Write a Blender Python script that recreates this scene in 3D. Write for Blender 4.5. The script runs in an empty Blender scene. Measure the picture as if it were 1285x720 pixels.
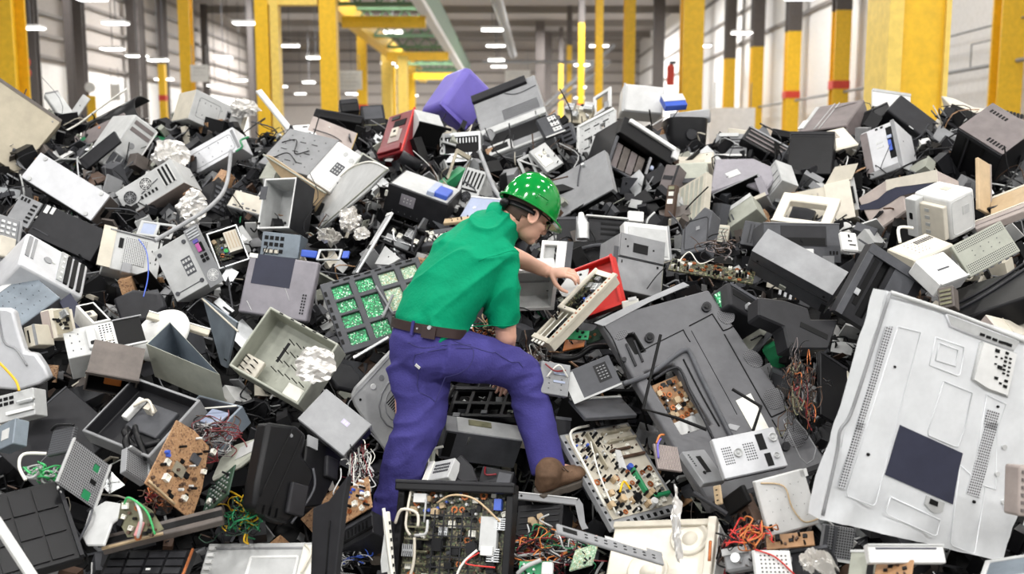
import bpy, bmesh, math, random
from mathutils import Vector, Matrix, Quaternion, noise

C = bpy.context.scene.collection
R = random.Random(7)

# ------------------------------------------------------------ materials
def lin(c):
    return tuple((v/255/12.92 if v/255 <= .04045 else ((v/255+.055)/1.055)**2.4) for v in c)

PAL = {  # rgb, roughness, metallic, mottling
 'wh': ((222,222,220), .45, 0, .05), 'lg': ((190,191,190), .5, 0, .07), 'mg': ((140,141,143), .5, 0, .08),
 'gg': ((164,166,154), .55, 0, .08), 'dg': ((80,81,85), .45, 0, .1), 'ch': ((40,40,43), .45, 0, .12),
 'bk': ((21,21,23), .38, 0, .15), 'be': ((200,193,177), .5, 0, .06), 'cr': ((218,211,196), .5, 0, .05),
 'tn': ((190,166,132), .6, 0, .08), 'tp': ((112,103,102), .5, 0, .1), 'mv': ((138,134,141), .45, 0, .08),
 'st': ((205,207,208), .38, .75, .12), 'sv': ((202,203,206), .4, .25, .05), 'bg': ((122,132,141), .45, .2, .1),
 'rd': ((214,52,46), .4, 0, .05), 'dr': ((118,24,32), .35, 0, .08), 'pu': ((104,92,180), .5, 0, .04),
 'gr': ((36,132,84), .5, 0, .15), 'br': ((158,120,84), .6, 0, .14), 'bn': ((84,62,48), .6, 0, .15),
 'bl': ((60,92,190), .4, 0, .05), 'ye': ((232,184,20), .5, 0, .06), 'yp': ((206,176,96), .5, 0, .06), 'or': ((196,116,56), .5, 0, .05),
 'cu': ((176,104,60), .4, .6, .1), 'pi': ((214,150,150), .5, 0, .05), 'mt': ((178,170,150), .45, .3, .15),
 'tr': ((50,50,52), .3, 0, .1), 'lb': ((170,180,205), .3, 0, .06), 'gn': ((70,190,110), .45, 0, .08),
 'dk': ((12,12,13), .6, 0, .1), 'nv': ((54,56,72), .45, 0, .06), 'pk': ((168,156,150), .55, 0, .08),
 'bw': ((98,90,85), .55, 0, .15), 'wr': ((238,236,226), .5, 0, .03), 'mb': ((46,44,70), .5, 0, .05),
 'pl': ((196,188,216), .45, 0, .05), 'mgn': ((190,90,160), .45, 0, .05), 'dgn': ((30,60,44), .5, 0, .15), 'ol': ((120,118,92), .5, .1, .3),
 'tv': ((98,98,101), .4, 0, .07), 'al': ((212,214,216), .38, .1, .04),
 'bc': ((184,174,152), .55, 0, .06),
 'skin': ((206,158,136), .5, 0, .05), 'hair': ((70,52,42), .6, 0, .15), 'shirt': ((0,138,98), .75, 0, .05),
 'jean': ((66,62,124), .8, 0, .08), 'boot': ((112,88,70), .7, 0, .18), 'sole': ((92,84,76), .8, 0, .12),
 'belt': ((46,30,28), .5, 0, .1), 'helm': ((4,132,52), .12, 0, .0), 'seam': ((52,50,104), .8, 0, .05),
 'colY': ((238,190,36), .5, 0, .06), 'colL': ((240,208,104), .5, 0, .06), 'colD': ((92,86,84), .6, 0, .06), 'colR': ((208,64,44), .5, 0, .05),
 'grn': ((84,116,86), .6, 0, .1), 'wallW': ((232,230,228), .7, 0, .04), 'wallG': ((176,169,164), .7, 0, .06), 'girt': ((196,190,186), .6, 0, .04), 'girtD': ((132,126,122), .6, 0, .05),
 'conc': ((130,128,124), .8, 0, .12), 'ceil': ((150,144,140), .8, 0, .06),
}
_m = {}
def M(k):
    if k in _m: return _m[k]
    m = bpy.data.materials.new('mat_' + k); m.use_nodes = True
    nt = m.node_tree; N = nt.nodes; L = nt.links
    b = N['Principled BSDF']
    if k == 'lamp':
        b.inputs['Emission Color'].default_value = (1, .99, .97, 1); b.inputs['Emission Strength'].default_value = 9
        _m[k] = m; return m
    if k in ('film', 'glass'):
        b.inputs['Base Color'].default_value = (.85, .88, .9, 1); b.inputs['Roughness'].default_value = .18
        b.inputs['Transmission Weight'].default_value = .75; b.inputs['IOR'].default_value = 1.2
        _m[k] = m; return m
    tc = N.new('ShaderNodeTexCoord')
    if k == 'foil':
        b.inputs['Base Color'].default_value = (.8, .78, .75, 1); b.inputs['Metallic'].default_value = .7; b.inputs['Roughness'].default_value = .28
        _m[k] = m; return m
    if k == 'bag':
        b.inputs['Base Color'].default_value = (.62, .6, .57, 1); b.inputs['Metallic'].default_value = .55; b.inputs['Roughness'].default_value = .35
        _m[k] = m; return m
    if k[:3] in ('pf_', 'pg_'):      # perforated sheet: pf_<base>, hole pattern follows the sheet
        base = PAL[k[3:]]
        dark = (.02, .02, .022, 1)
        mp = N.new('ShaderNodeVectorMath'); mp.operation = 'SCALE'; mp.inputs['Scale'].default_value = 105 if k[1] == 'f' else 70
        L.new(tc.outputs['Object'], mp.inputs[0])
        fr = N.new('ShaderNodeVectorMath'); fr.operation = 'FRACTION'; L.new(mp.outputs[0], fr.inputs[0])
        sb = N.new('ShaderNodeVectorMath'); sb.operation = 'SUBTRACT'; sb.inputs[1].default_value = (.5, .5, .5); L.new(fr.outputs[0], sb.inputs[0])
        sc = N.new('ShaderNodeVectorMath'); sc.operation = 'MULTIPLY'; sc.inputs[1].default_value = (1, 1, 0); L.new(sb.outputs[0], sc.inputs[0])
        ln = N.new('ShaderNodeVectorMath'); ln.operation = 'LENGTH'; L.new(sc.outputs[0], ln.inputs[0])
        ls = N.new('ShaderNodeMath'); ls.operation = 'LESS_THAN'; ls.inputs[1].default_value = .33; L.new(ln.outputs['Value'], ls.inputs[0])
        mx = N.new('ShaderNodeMixRGB'); L.new(ls.outputs[0], mx.inputs[0])
        mx.inputs[1].default_value = (*lin(base[0]), 1); mx.inputs[2].default_value = dark
        L.new(mx.outputs[0], b.inputs['Base Color']); b.inputs['Roughness'].default_value = base[1]; b.inputs['Metallic'].default_value = base[2]
        _m[k] = m; return m
    if k in ('pcbG', 'pcbL', 'pcbB', 'pcbD'):
        cols = {'pcbG': [(20,120,70), (60,190,120), (190,230,200), (30,90,60)], 'pcbL': [(150,180,150), (210,220,200), (110,150,120), (180,170,130)],
                'pcbB': [(168,130,94), (160,122,88), (182,146,110), (120,88,64)], 'pcbD': [(70,66,52), (40,40,34), (140,130,100), (92,104,72)]}[k]
        v = N.new('ShaderNodeTexVoronoi'); v.inputs['Scale'].default_value = 170; L.new(tc.outputs['Object'], v.inputs['Vector'])
        sp = N.new('ShaderNodeSeparateColor'); L.new(v.outputs['Color'], sp.inputs[0])
        cr = N.new('ShaderNodeValToRGB'); cr.color_ramp.interpolation = 'CONSTANT'; L.new(sp.outputs[0], cr.inputs[0])
        e = cr.color_ramp.elements
        e[0].color = (*lin(cols[0]), 1); e[1].position = .45; e[1].color = (*lin(cols[1]), 1)
        x = e.new(.7); x.color = (*lin(cols[2]), 1); x = e.new(.82); x.color = (*lin(cols[3]), 1)
        L.new(cr.outputs[0], b.inputs['Base Color']); b.inputs['Roughness'].default_value = .5
        _m[k] = m; return m
    rgb, ro, me, amp = PAL[k]
    c = lin(rgb)
    b.inputs['Roughness'].default_value = ro; b.inputs['Metallic'].default_value = me
    if k in ('bk', 'ch', 'dk', 'dg', 'tv', 'nv'): b.inputs['Specular IOR Level'].default_value = .22
    if amp > 0:
        oi = N.new('ShaderNodeObjectInfo')
        n = N.new('ShaderNodeTexNoise'); n.inputs['Scale'].default_value = 9; n.inputs['Detail'].default_value = 6; n.inputs['Roughness'].default_value = .65
        ad = N.new('ShaderNodeVectorMath'); ad.operation = 'ADD'; L.new(tc.outputs['Object'], ad.inputs[0]); L.new(oi.outputs['Random'], ad.inputs[1])
        L.new(ad.outputs[0], n.inputs['Vector'])
        cr = N.new('ShaderNodeValToRGB'); L.new(n.outputs['Fac'], cr.inputs[0])
        a = 2.4*amp
        cr.color_ramp.elements[0].position = .3; cr.color_ramp.elements[1].position = .68
        cr.color_ramp.elements[0].color = (*[max(0, v*(1-a)) for v in c], 1); cr.color_ramp.elements[1].color = (*[min(1, v*(1+.6*a)) for v in c], 1)
        if k not in ('skin', 'shirt', 'jean', 'hair', 'helm', 'seam', 'belt', 'wallW', 'wallG', 'ceil', 'conc', 'colY', 'colL'):   # each piece has its own age and tone
            hs = N.new('ShaderNodeHueSaturation'); mr = N.new('ShaderNodeMapRange'); mr.inputs['To Min'].default_value = .84; mr.inputs['To Max'].default_value = 1.1
            L.new(oi.outputs['Random'], mr.inputs['Value']); L.new(mr.outputs[0], hs.inputs['Value']); L.new(cr.outputs[0], hs.inputs['Color']); L.new(hs.outputs[0], b.inputs['Base Color'])
        else: L.new(cr.outputs[0], b.inputs['Base Color'])
        if k in ('shirt', 'jean', 'boot'):
            b.inputs['Specular IOR Level'].default_value = .12
            bp = N.new('ShaderNodeBump'); bp.inputs['Strength'].default_value = .25; bp.inputs['Distance'].default_value = .01
            n2 = N.new('ShaderNodeTexNoise'); n2.inputs['Scale'].default_value = 60 if k != 'jean' else 120; L.new(tc.outputs['Object'], n2.inputs['Vector'])
            L.new(n2.outputs['Fac'], bp.inputs['Height']); L.new(bp.outputs[0], b.inputs['Normal'])
    else:
        b.inputs['Base Color'].default_value = (*c, 1)
    _m[k] = m; return m

# ------------------------------------------------------------ objects
def link(name, me, parent=None, mats=None):
    o = bpy.data.objects.new(name, me); C.objects.link(o)
    if parent is not None: o.parent = parent
    if mats:
        for k in mats: me.materials.append(M(k))
    return o
def mesh_of(bm, name, smooth=False):
    bmesh.ops.recalc_face_normals(bm, faces=bm.faces[:])
    me = bpy.data.meshes.new(name); bm.to_mesh(me); bm.free()
    if smooth:
        for p in me.polygons: p.use_smooth = True
    return me
def tag(o, label, cat, group=None, kind=None):
    o['label'] = label; o['category'] = cat
    if group: o['group'] = group
    if kind: o['kind'] = kind
    return o
def bevel(o, w, seg=1, ang=35):
    m = o.modifiers.new('edge', 'BEVEL'); m.width = w; m.segments = seg; m.limit_method = 'ANGLE'; m.angle_limit = math.radians(ang); m.use_clamp_overlap = True
    return o
def box(bm, x0, y0, z0, x1, y1, z1, mi=0):
    v = [bm.verts.new(p) for p in ((x0,y0,z0),(x1,y0,z0),(x1,y1,z0),(x0,y1,z0),(x0,y0,z1),(x1,y0,z1),(x1,y1,z1),(x0,y1,z1))]
    for q in ((0,3,2,1),(4,5,6,7),(0,1,5,4),(1,2,6,5),(2,3,7,6),(3,0,4,7)):
        bm.faces.new([v[i] for i in q]).material_index = mi
def cyl(bm, c, ax, r0, r1, h, n=12, mi=0):
    """cylinder / cone from point c along unit axis ax"""
    ax = Vector(ax).normalized(); t = ax.orthogonal().normalized(); s = ax.cross(t); c = Vector(c)
    A = [bm.verts.new(c + (t*math.cos(2*math.pi*i/n)+s*math.sin(2*math.pi*i/n))*r0) for i in range(n)]
    B = [bm.verts.new(c + ax*h + (t*math.cos(2*math.pi*i/n)+s*math.sin(2*math.pi*i/n))*r1) for i in range(n)]
    for i in range(n):
        bm.faces.new((A[i], A[(i+1)%n], B[(i+1)%n], B[i])).material_index = mi
    bm.faces.new(A[::-1]).material_index = mi; bm.faces.new(B).material_index = mi
def catmull(P, n=6):
    P = [Vector(p) for p in P]; out = []
    for i in range(len(P)-1):
        p0 = P[max(i-1, 0)]; p1 = P[i]; p2 = P[i+1]; p3 = P[min(i+2, len(P)-1)]
        for k in range(n):
            t = k/n
            out.append(.5*((2*p1)+(p2-p0)*t+(2*p0-5*p1+4*p2-p3)*t*t+(3*p1-p0-3*p2+p3)*t**3))
    out.append(P[-1]); return out
def tube(bm, P, r, n=6, mi=0, flat=1.0):
    P = [Vector(p) for p in P]
    t = (P[1]-P[0]).normalized(); u = t.orthogonal().normalized(); prev = None
    for i, p in enumerate(P):
        t2 = (P[min(i+1, len(P)-1)]-P[max(i-1, 0)])
        if t2.length < 1e-9: continue
        t2.normalize(); u = (u - t2*u.dot(t2)); u = u.normalized() if u.length > 1e-6 else t2.orthogonal().normalized()
        w = t2.cross(u); rr = r[i] if isinstance(r, (list, tuple)) else r
        ring = [bm.verts.new(p + u*math.cos(2*math.pi*k/n)*rr + w*math.sin(2*math.pi*k/n)*rr*flat) for k in range(n)]
        if prev:
            for k in range(n): bm.faces.new((prev[k], prev[(k+1)%n], ring[(k+1)%n], ring[k])).material_index = mi
        else: bm.faces.new(ring[::-1]).material_index = mi
        prev = ring
    bm.faces.new(prev).material_index = mi

# a slab with true recesses, raised fields and through holes; rects = (x0,y0,x1,y1,z,mi), z None = through
def relief(bm, W, H, T, rects, taper=1.0):
    xs = sorted({0, W} | {round(min(max(r[i], 0), W), 5) for r in rects for i in (0, 2)})
    ys = sorted({0, H} | {round(min(max(r[i], 0), H), 5) for r in rects for i in (1, 3)})
    nx, ny = len(xs)-1, len(ys)-1
    Z = {}
    for i in range(nx):
        for j in range(ny):
            cx, cy = (xs[i]+xs[i+1])/2, (ys[j]+ys[j+1])/2; z, mi = 0.0, 0
            for r in rects:
                if r[0] < cx < r[2] and r[1] < cy < r[3]: z, mi = r[4], r[5]
            Z[i, j] = (z, mi)
    cache = {}
    def V(x, y, z):
        k = (round(x, 5), round(y, 5), round(z, 5))
        if k not in cache:
            f = 1-(1-taper)*min(1, max(0, -z/T)) if T > 0 else 1
            cache[k] = bm.verts.new((W/2+(x-W/2)*f, H/2+(y-H/2)*f, z))
        return cache[k]
    def Q(pts, mi):
        vs = []
        for p in pts:
            v = V(*p)
            if v not in vs: vs.append(v)
        if len(vs) > 2:
            try: bm.faces.new(vs).material_index = mi
            except ValueError: pass
    for (i, j), (z, mi) in Z.items():
        x0, x1, y0, y1 = xs[i], xs[i+1], ys[j], ys[j+1]
        if z is not None:
            Q(((x0,y0,z),(x1,y0,z),(x1,y1,z),(x0,y1,z)), mi)
            Q(((x0,y0,-T),(x0,y1,-T),(x1,y1,-T),(x1,y0,-T)), 0)
        for di, dj, a, b in ((1,0,(x1,y0),(x1,y1)), (-1,0,(x0,y1),(x0,y0)), (0,1,(x1,y1),(x0,y1)), (0,-1,(x0,y0),(x1,y0))):
            o = Z.get((i+di, j+dj))
            if z is None: continue
            low = -T if o is None or o[0] is None else o[0]
            if low < z - 1e-6:
                Q(((a[0],a[1],low),(b[0],b[1],low),(b[0],b[1],z),(a[0],a[1],z)), o[1] if (o and o[0] is not None and z <= 0) else mi)

FACE = {}
def face_frame(f, W, H, T):
    if f == 'F': return Matrix.Identity(4), W, H
    o, u, v, n, a, b = {'T': ((0,H,0), (1,0,0), (0,0,-1), (0,1,0), W, T), 'R': ((W,0,0), (0,0,-1), (0,1,0), (1,0,0), T, H),
                        'L': ((0,0,-T), (0,0,1), (0,1,0), (-1,0,0), T, H), 'B': ((0,0,-T), (1,0,0), (0,0,1), (0,-1,0), W, T)}[f]
    m = Matrix.Identity(4)
    for i in range(3): m[i][0], m[i][1], m[i][2], m[i][3] = u[i], v[i], n[i], o[i]
    return m, a, b

def feature(root, ft, W, H, T, rng):
    ty, fc, name, mk = ft[:4]; a = ft[4:]
    m, fw, fh = face_frame(fc, W, H, T)
    bm = bmesh.new(); smooth = False
    if ty == 'p':
        u0, v0, u1, v1, h = a[:5]; d = a[5] if len(a) > 5 else .001
        box(bm, u0*fw, v0*fh, min(-d, h-d), u1*fw, v1*fh, h)
    elif ty == 'g':      # grid of slots, holes or keys; grids named grille are holes, slots or screws
        u0, v0, u1, v1, nu, nv, fu, fv, h = a
        du, dv = (u1-u0)/nu, (v1-v0)/nv
        for i in range(nu):
            for j in range(nv):
                cx, cy = u0+(i+.5)*du, v0+(j+.5)*dv
                box(bm, (cx-du*fu/2)*fw, (cy-dv*fv/2)*fh, -.001, (cx+du*fu/2)*fw, (cy+dv*fv/2)*fh, h)
    elif ty == 'o':      # round knob, screw, foot, speaker cone (h < 0: shallow dish with rim)
        u, v, r, h = a[:4]; n = 24 if r > .02 else 12
        if h >= 0: cyl(bm, (u*fw, v*fh, -.001), (0,0,1), r, r*.88, h+.001, n)
        else:
            prof = ((1.0, -.001), (1.0, .008), (.9, .010), (.82, .004), (.45, h*.6+.004), (.4, h*.2+.006), (.0, h*.1+.012))
            prev = None
            for q, z in prof:
                ring = [bm.verts.new((u*fw+r*q*math.cos(2*math.pi*k/n), v*fh+r*q*math.sin(2*math.pi*k/n), z)) for k in range(n)] if q > 0 else None
                if ring is None:
                    c = bm.verts.new((u*fw, v*fh, z))
                    for k in range(n): bm.faces.new((prev[k], prev[(k+1)%n], c))
                elif prev:
                    for k in range(n): bm.faces.new((prev[k], prev[(k+1)%n], ring[(k+1)%n], ring[k]))
                prev = ring or prev
            smooth = True
    elif ty == 'f':      # fan grille: concentric rings and spokes
        u, v, r = a[:3]; n = 20
        for q in (1.0, .72, .45):
            P = [Vector((u*fw+r*q*math.cos(t), v*fh+r*q*math.sin(t), .003)) for t in [2*math.pi*k/n for k in range(n+1)]]
            tube(bm, P, r*.055, 4)
        for k in range(4):
            t = math.pi*k/4+.4
            tube(bm, [Vector((u*fw+r*s*math.cos(t), v*fh+r*s*math.sin(t), .003)) for s in (-1, 1)], r*.05, 4)
        cyl(bm, (u*fw, v*fh, 0), (0,0,1), r*.28, r*.26, .006, 14)
        b2 = bmesh.new(); cyl(b2, (u*fw, v*fh, -.001), (0,0,1), r*.98, r*.98, .0015, 20); b2.transform(m)
        link('fan', mesh_of(b2, 'fan'), root, ['dk'])
    elif ty == 't':      # bent rod or cable lying on the face, points (u, v, height)
        pts, r = a[:2]
        P = [Vector((p[0]*fw, p[1]*fh, p[2])) for p in pts]
        tube(bm, catmull(P, 5) if len(a) > 2 and a[2] else P, r, 6); smooth = True
    elif ty == 'l':      # closed raised or engraved outline (rounded rectangle)
        u0, v0, u1, v1, w = a[:5]; rr = a[5] if len(a) > 5 else .02
        x0, y0, x1, y1 = u0*fw, v0*fh, u1*fw, v1*fh; P = []
        for cx, cy, t0 in ((x1-rr, y1-rr, 0), (x0+rr, y1-rr, 90), (x0+rr, y0+rr, 180), (x1-rr, y0+rr, 270)):
            for k in range(4):
                t = math.radians(t0+30*k); P.append(Vector((cx+rr*math.cos(t), cy+rr*math.sin(t), .0)))
        P.append(P[0]); P.append(P[1]); tube(bm, P, w, 6)
    elif ty == 'q':      # free outline plate
        pts, h = a[:2]
        lo = [bm.verts.new((p[0]*fw, p[1]*fh, -.001)) for p in pts]; hi = [bm.verts.new((p[0]*fw, p[1]*fh, h)) for p in pts]
        n = len(pts)
        for i in range(n): bm.faces.new((lo[i], lo[(i+1)%n], hi[(i+1)%n], hi[i]))
        bm.faces.new(lo[::-1]); bm.faces.new(hi)
    bm.transform(m)
    o = link(name, mesh_of(bm, name, smooth), root, [mk])
    if ty == 'p' and len(a) > 4 and abs(a[4]) > .012: bevel(o, min(.006, abs(a[4])*.3), 2)
    return o

COMP = {}
def comp_mesh(kind, mk):
    k = (kind, mk)
    if k in COMP: return COMP[k]
    bm = bmesh.new()
    if kind == 'capacitor':
        cyl(bm, (0,0,0), (0,0,1), .5, .5, 1, 12); cyl(bm, (0,0,1), (0,0,1), .42, .38, .04, 12)
    elif kind == 'heat_sink':
        box(bm, -.5, -.08, 0, .5, .08, 1)
        for i in range(6): box(bm, -.5+i*.18, -.5, .1, -.42+i*.18, .5, 1)
    elif kind == 'transformer':
        box(bm, -.5, -.5, 0, .5, .5, .3); box(bm, -.4, -.5, .3, .4, .5, 1); box(bm, -.5, -.3, .35, .5, .3, .9)
    elif kind == 'connector':
        relief(bm, 1, 1, 1, [(.1,.15,.9,.85,-.5,0)]); bmesh.ops.translate(bm, verts=bm.verts, vec=(-.5,-.5,1))
    elif kind == 'coil':
        prev = None
        tube(bm, [Vector((.38*math.cos(t*.7), .38*math.sin(t*.7), .5)) for t in range(10)], .14, 6)
        for i in range(8): cyl(bm, (.38*math.cos(i*.8), .38*math.sin(i*.8), .3), (0,0,1), .16, .16, .4, 6)
    else:  # chip
        box(bm, -.5, -.38, .15, .5, .38, 1)
        for i in range(6):
            box(bm, -.44+i*.16, -.5, 0, -.36+i*.16, .5, .3)
    me = mesh_of(bm, kind); me.materials.append(M(mk)); COMP[k] = me
    return me
KINDS = (('capacitor','bk',.012,.026), ('capacitor','wh',.010,.02), ('chip','bk',.02,.006), ('connector','wr',.02,.014), ('capacitor','bn',.011,.012),
         ('transformer','tn',.026,.024), ('coil','cu',.024,.012), ('heat_sink','st',.04,.03), ('capacitor','bl',.011,.014), ('chip','dg',.014,.005), ('transformer','bk',.034,.03))
def components(root, u0, v0, u1, v1, W, H, n, seed, scale=1.0, z=0.0, picks=None):
    rg = random.Random(seed); used = []
    for _ in range(n):
        kd, mk, s, h = rg.choice([KINDS[i] for i in picks] if picks else KINDS); s *= scale*rg.uniform(.8, 1.3); h *= scale*rg.uniform(.8, 1.3)
        for _t in range(12):
            x, y = rg.uniform(u0, u1)*W, rg.uniform(v0, v1)*H
            if all(abs(x-a)+abs(y-b) > (s+c)*.55 for a, b, c in used): break
        else: continue
        used.append((x, y, s))
        o = bpy.data.objects.new(kd, comp_mesh(kd, mk)); C.objects.link(o); o.parent = root
        o.location = (x, y, z); o.rotation_euler = (0, 0, rg.choice((0, 1.5708, 0, .3))); o.scale = (s, s, h)

def thing(name, label, cat, loc, q, group=None, kind=None):
    o = bpy.data.objects.new(name, None); C.objects.link(o); o.empty_display_size = .05
    o.location = loc; o.rotation_mode = 'QUATERNION'; o.rotation_quaternion = q
    return tag(o, label, cat, group, kind)

def crumple(bm, W, H, seed, amp, n=26, outline=None):
    """a crumpled sheet: ridged folds, both sides"""
    rg = random.Random(seed); off = Vector((rg.random()*50, rg.random()*50, 0))
    g = {}
    for i in range(n+1):
        for j in range(n+1):
            u, v = i/n, j/n
            x, y = u*W, v*H
            d = min(u, v, 1-u, 1-v)
            e = 1 + .16*noise.noise(Vector((u*5, v*5, seed)))
            x = W/2+(x-W/2)*e; y = H/2+(y-H/2)*e
            z = 0; f = 1.0
            for k in range(4):
                z += (1-2*abs(noise.noise((Vector((u*2.6, v*2.6, k*3.1))+off)*f)))*amp/f; f *= 1.9
            rr = math.hypot(u-.5, v-.5)*2
            if rr > .92 + .16*noise.noise(Vector((u*3, v*3, seed+9))): continue
            z -= amp*1.5*max(0, rr-.3)**2
            g[i, j] = bm.verts.new((x, y, z))
    for i in range(n):
        for j in range(n):
            q = [g.get(k) for k in ((i, j), (i+1, j), (i+1, j+1), (i, j+1))]
            if all(q): bm.faces.new(q)
            elif sum(1 for v in q if v) == 3: bm.faces.new([v for v in q if v])

# one call per thing.  kind, name, label, category, location, rotation, (width, height, depth), material, features, options
def I(kind, name, label, cat, loc, q, dim, mat, feats=(), **k):
    W, H, T = dim
    rng = random.Random(len(label)*131+len(name))
    root = thing(name, label, cat, loc, q, k.get('group'), k.get('kind'))
    body = k.get('body', 'housing')
    if kind in ('box', 'open', 'frame', 'poly', 'board'):
        bm = bmesh.new(); mats = [mat]
        def mi(x):
            if x not in mats: mats.append(x)
            return mats.index(x)
        if kind == 'poly':
            pts = k['poly']; n = len(pts)
            lo = [bm.verts.new((x, y, -T)) for x, y in pts]; hi = [bm.verts.new((x, y, 0)) for x, y in pts]
            if k.get('hollow'):
                w = k['hollow']; cx = sum(p[0] for p in pts)/n; cy = sum(p[1] for p in pts)/n
                def ins(p):
                    v = Vector((cx-p[0], cy-p[1])); v.normalize(); return (p[0]+v.x*w, p[1]+v.y*w)
                ih = [bm.verts.new((*ins(p), 0)) for p in pts]; il = [bm.verts.new((*ins(p), -T+w*.3)) for p in pts]
                ii = mi(k.get('inner', mat))
                for i in range(n):
                    j = (i+1) % n
                    bm.faces.new((hi[i], hi[j], ih[j], ih[i])); bm.faces.new((ih[i], ih[j], il[j], il[i])).material_index = ii
                bm.faces.new(il).material_index = ii
            else: bm.faces.new(hi)
            for i in range(n): bm.faces.new((lo[i], lo[(i+1)%n], hi[(i+1)%n], hi[i]))
            bm.faces.new(lo[::-1])
        else:
            rects = []
            if kind == 'open':
                w = k.get('wall', .012); rects.append((w, w, W-w, H-w, -T+w, mi(k.get('inner', mat))))
            for h in k.get('hs', ()):
                rects.append((h[0]*W, h[1]*H, h[2]*W, h[3]*H, h[4], mi(h[5] if len(h) > 5 else mat)))
            relief(bm, W, H, T, rects, k.get('taper', 1.0))
        if k.get('dent'):      # hammered, buckled sheet metal: hollows near the edges and along the bottom
            bmesh.ops.triangulate(bm, faces=bm.faces[:]); bmesh.ops.subdivide_edges(bm, edges=bm.edges[:], cuts=24, use_grid_fill=True)
            for v in bm.verts:
                u, w = v.co.x/W, v.co.y/H; e = min(u, 1-u, 1-w); mk = max(math.exp(-(e/.035)**2), min(1, max(0, (.2-w)/.14)), .12)
                q = Vector((v.co.x*5, v.co.y*5, 1.7)); v.co.z -= k['dent']*mk*(abs(noise.noise(q))*1.5+abs(noise.noise(q*2.3))*.7)
        o = link(body, mesh_of(bm, body), root, mats)
        if k.get('dent'):
            for p in o.data.polygons: p.use_smooth = True
            o.data.set_sharp_from_angle(angle=math.radians(45))
        r = 0 if k.get('dent') else k.get('r', .003)
        if r: 
            bevel(o, min(r, T*.45), 3 if r > .008 else 1, 35)
            if r > .008:
                for p in o.data.polygons: p.use_smooth = True
                o.data.set_sharp_from_angle(angle=math.radians(38))
        if k.get('bend'):   # gentle warp of a thin sheet
            b = k['bend']; sub = o.modifiers.new('cut', 'SUBSURF'); sub.subdivision_type = 'SIMPLE'; sub.levels = sub.render_levels = 3
            sd = o.modifiers.new('bend', 'SIMPLE_DEFORM'); sd.deform_method = 'BEND'; sd.angle = math.radians(b); sd.deform_axis = 'Y'
    elif kind == 'disc':
        bm = bmesh.new(); n = 40; prof = k.get('prof', ((0, .25), (.55, .22), (.85, .12), (.96, .0), (1, -.12), (.97, -.2), (.8, -.06), (0, .1))); prev = None
        for qq, z in prof:
            ring = [bm.verts.new((W/2+W/2*qq*math.cos(2*math.pi*i/n), H/2+H/2*qq*math.sin(2*math.pi*i/n), z*T)) for i in range(n)] if qq > 0 else [bm.verts.new((W/2, H/2, z*T))]
            if prev:
                if len(prev) == 1:
                    for i in range(n): bm.faces.new((prev[0], ring[i], ring[(i+1)%n]))
                elif len(ring) == 1:
                    for i in range(n): bm.faces.new((prev[i], prev[(i+1)%n], ring[0]))
                else:
                    for i in range(n): bm.faces.new((prev[i], prev[(i+1)%n], ring[(i+1)%n], ring[i]))
            prev = ring
        link(body, mesh_of(bm, body, True), root, [mat])
    elif kind == 'drum':   # rounded tub standing along +y
        bm = bmesh.new(); n = 32; prev = None
        for y, s in ((0, .80), (.03, .86), (.5, .94), (.94, 1.0), (1.0, 1.0), (1.0, .9), (.96, .86), (.9, .0)):
            ring = []
            for i in range(n):
                t = 2*math.pi*i/n; c, s_ = math.cos(t), math.sin(t); e = .55
                ring.append(bm.verts.new((W/2+W/2*s*math.copysign(abs(c)**e, c), y*H, -T/2+T/2*s*math.copysign(abs(s_)**e, s_))) if s else bm.verts.new((W/2, y*H, -T/2)))
            if prev:
                for i in range(n): bm.faces.new((prev[i], prev[(i+1)%n], ring[(i+1)%n], ring[i]))
            else: bm.faces.new(ring)
            prev = ring
        bmesh.ops.remove_doubles(bm, verts=bm.verts[:], dist=1e-5)
        o = link(body, mesh_of(bm, body, True), root, [mat]); o.data.set_sharp_from_angle(angle=math.radians(50))
    elif kind == 'foil':
        bm = bmesh.new(); crumple(bm, W, H, k.get('seed', 3), k.get('amp', .03), k.get('n', 26))
        o = link(body if 'body' in k else 'sheet', mesh_of(bm, 'sheet'), root, [mat]); s = o.modifiers.new('gauge', 'SOLIDIFY'); s.thickness = .0015
    elif kind == 'shell':   # half pipe cover, axis along x, bulging to the viewer
        bm = bmesh.new(); n = 14; prev = None; w = k.get('wall', .006)
        for i in range(n+1):
            t = math.pi*i/n; rings = []
            for x in (0, W):
                for rr in (1, 1-w*2/H):
                    rings.append(bm.verts.new((x, H/2-H/2*math.cos(t)*rr, -T+T*math.sin(t)*rr)))
            if prev:
                a, b = prev, rings
                bm.faces.new((a[0], a[2], b[2], b[0])); bm.faces.new((a[1], b[1], b[3], a[3])); bm.faces.new((a[0], b[0], b[1], a[1])); bm.faces.new((a[2], a[3], b[3], b[2]))
            prev = rings
        link(body, mesh_of(bm, body, True), root, [mat])
    for f in feats:
        if f[0] == 'c': components(root, f[4], f[5], f[6], f[7], W, H, f[8], f[9], f[10] if len(f) > 10 else 1, f[11] if len(f) > 11 else 0, f[12] if len(f) > 12 else None)
        else: feature(root, f, W, H, T, rng)
    return root

def rod(name, label, cat, pts, r, mat, smooth=True, n=8, flat=1.0, kind=None, group=None):
    bm = bmesh.new(); o0 = Vector(pts[0]); P = [Vector(p)-o0 for p in pts]
    tube(bm, catmull(P, 6) if smooth else P, r, n, 0, flat)
    o = link(name, mesh_of(bm, name, True), None, [mat]); o.location = o0
    o.data.set_sharp_from_angle(angle=math.radians(50))
    return tag(o, label, cat, group, kind)

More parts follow.
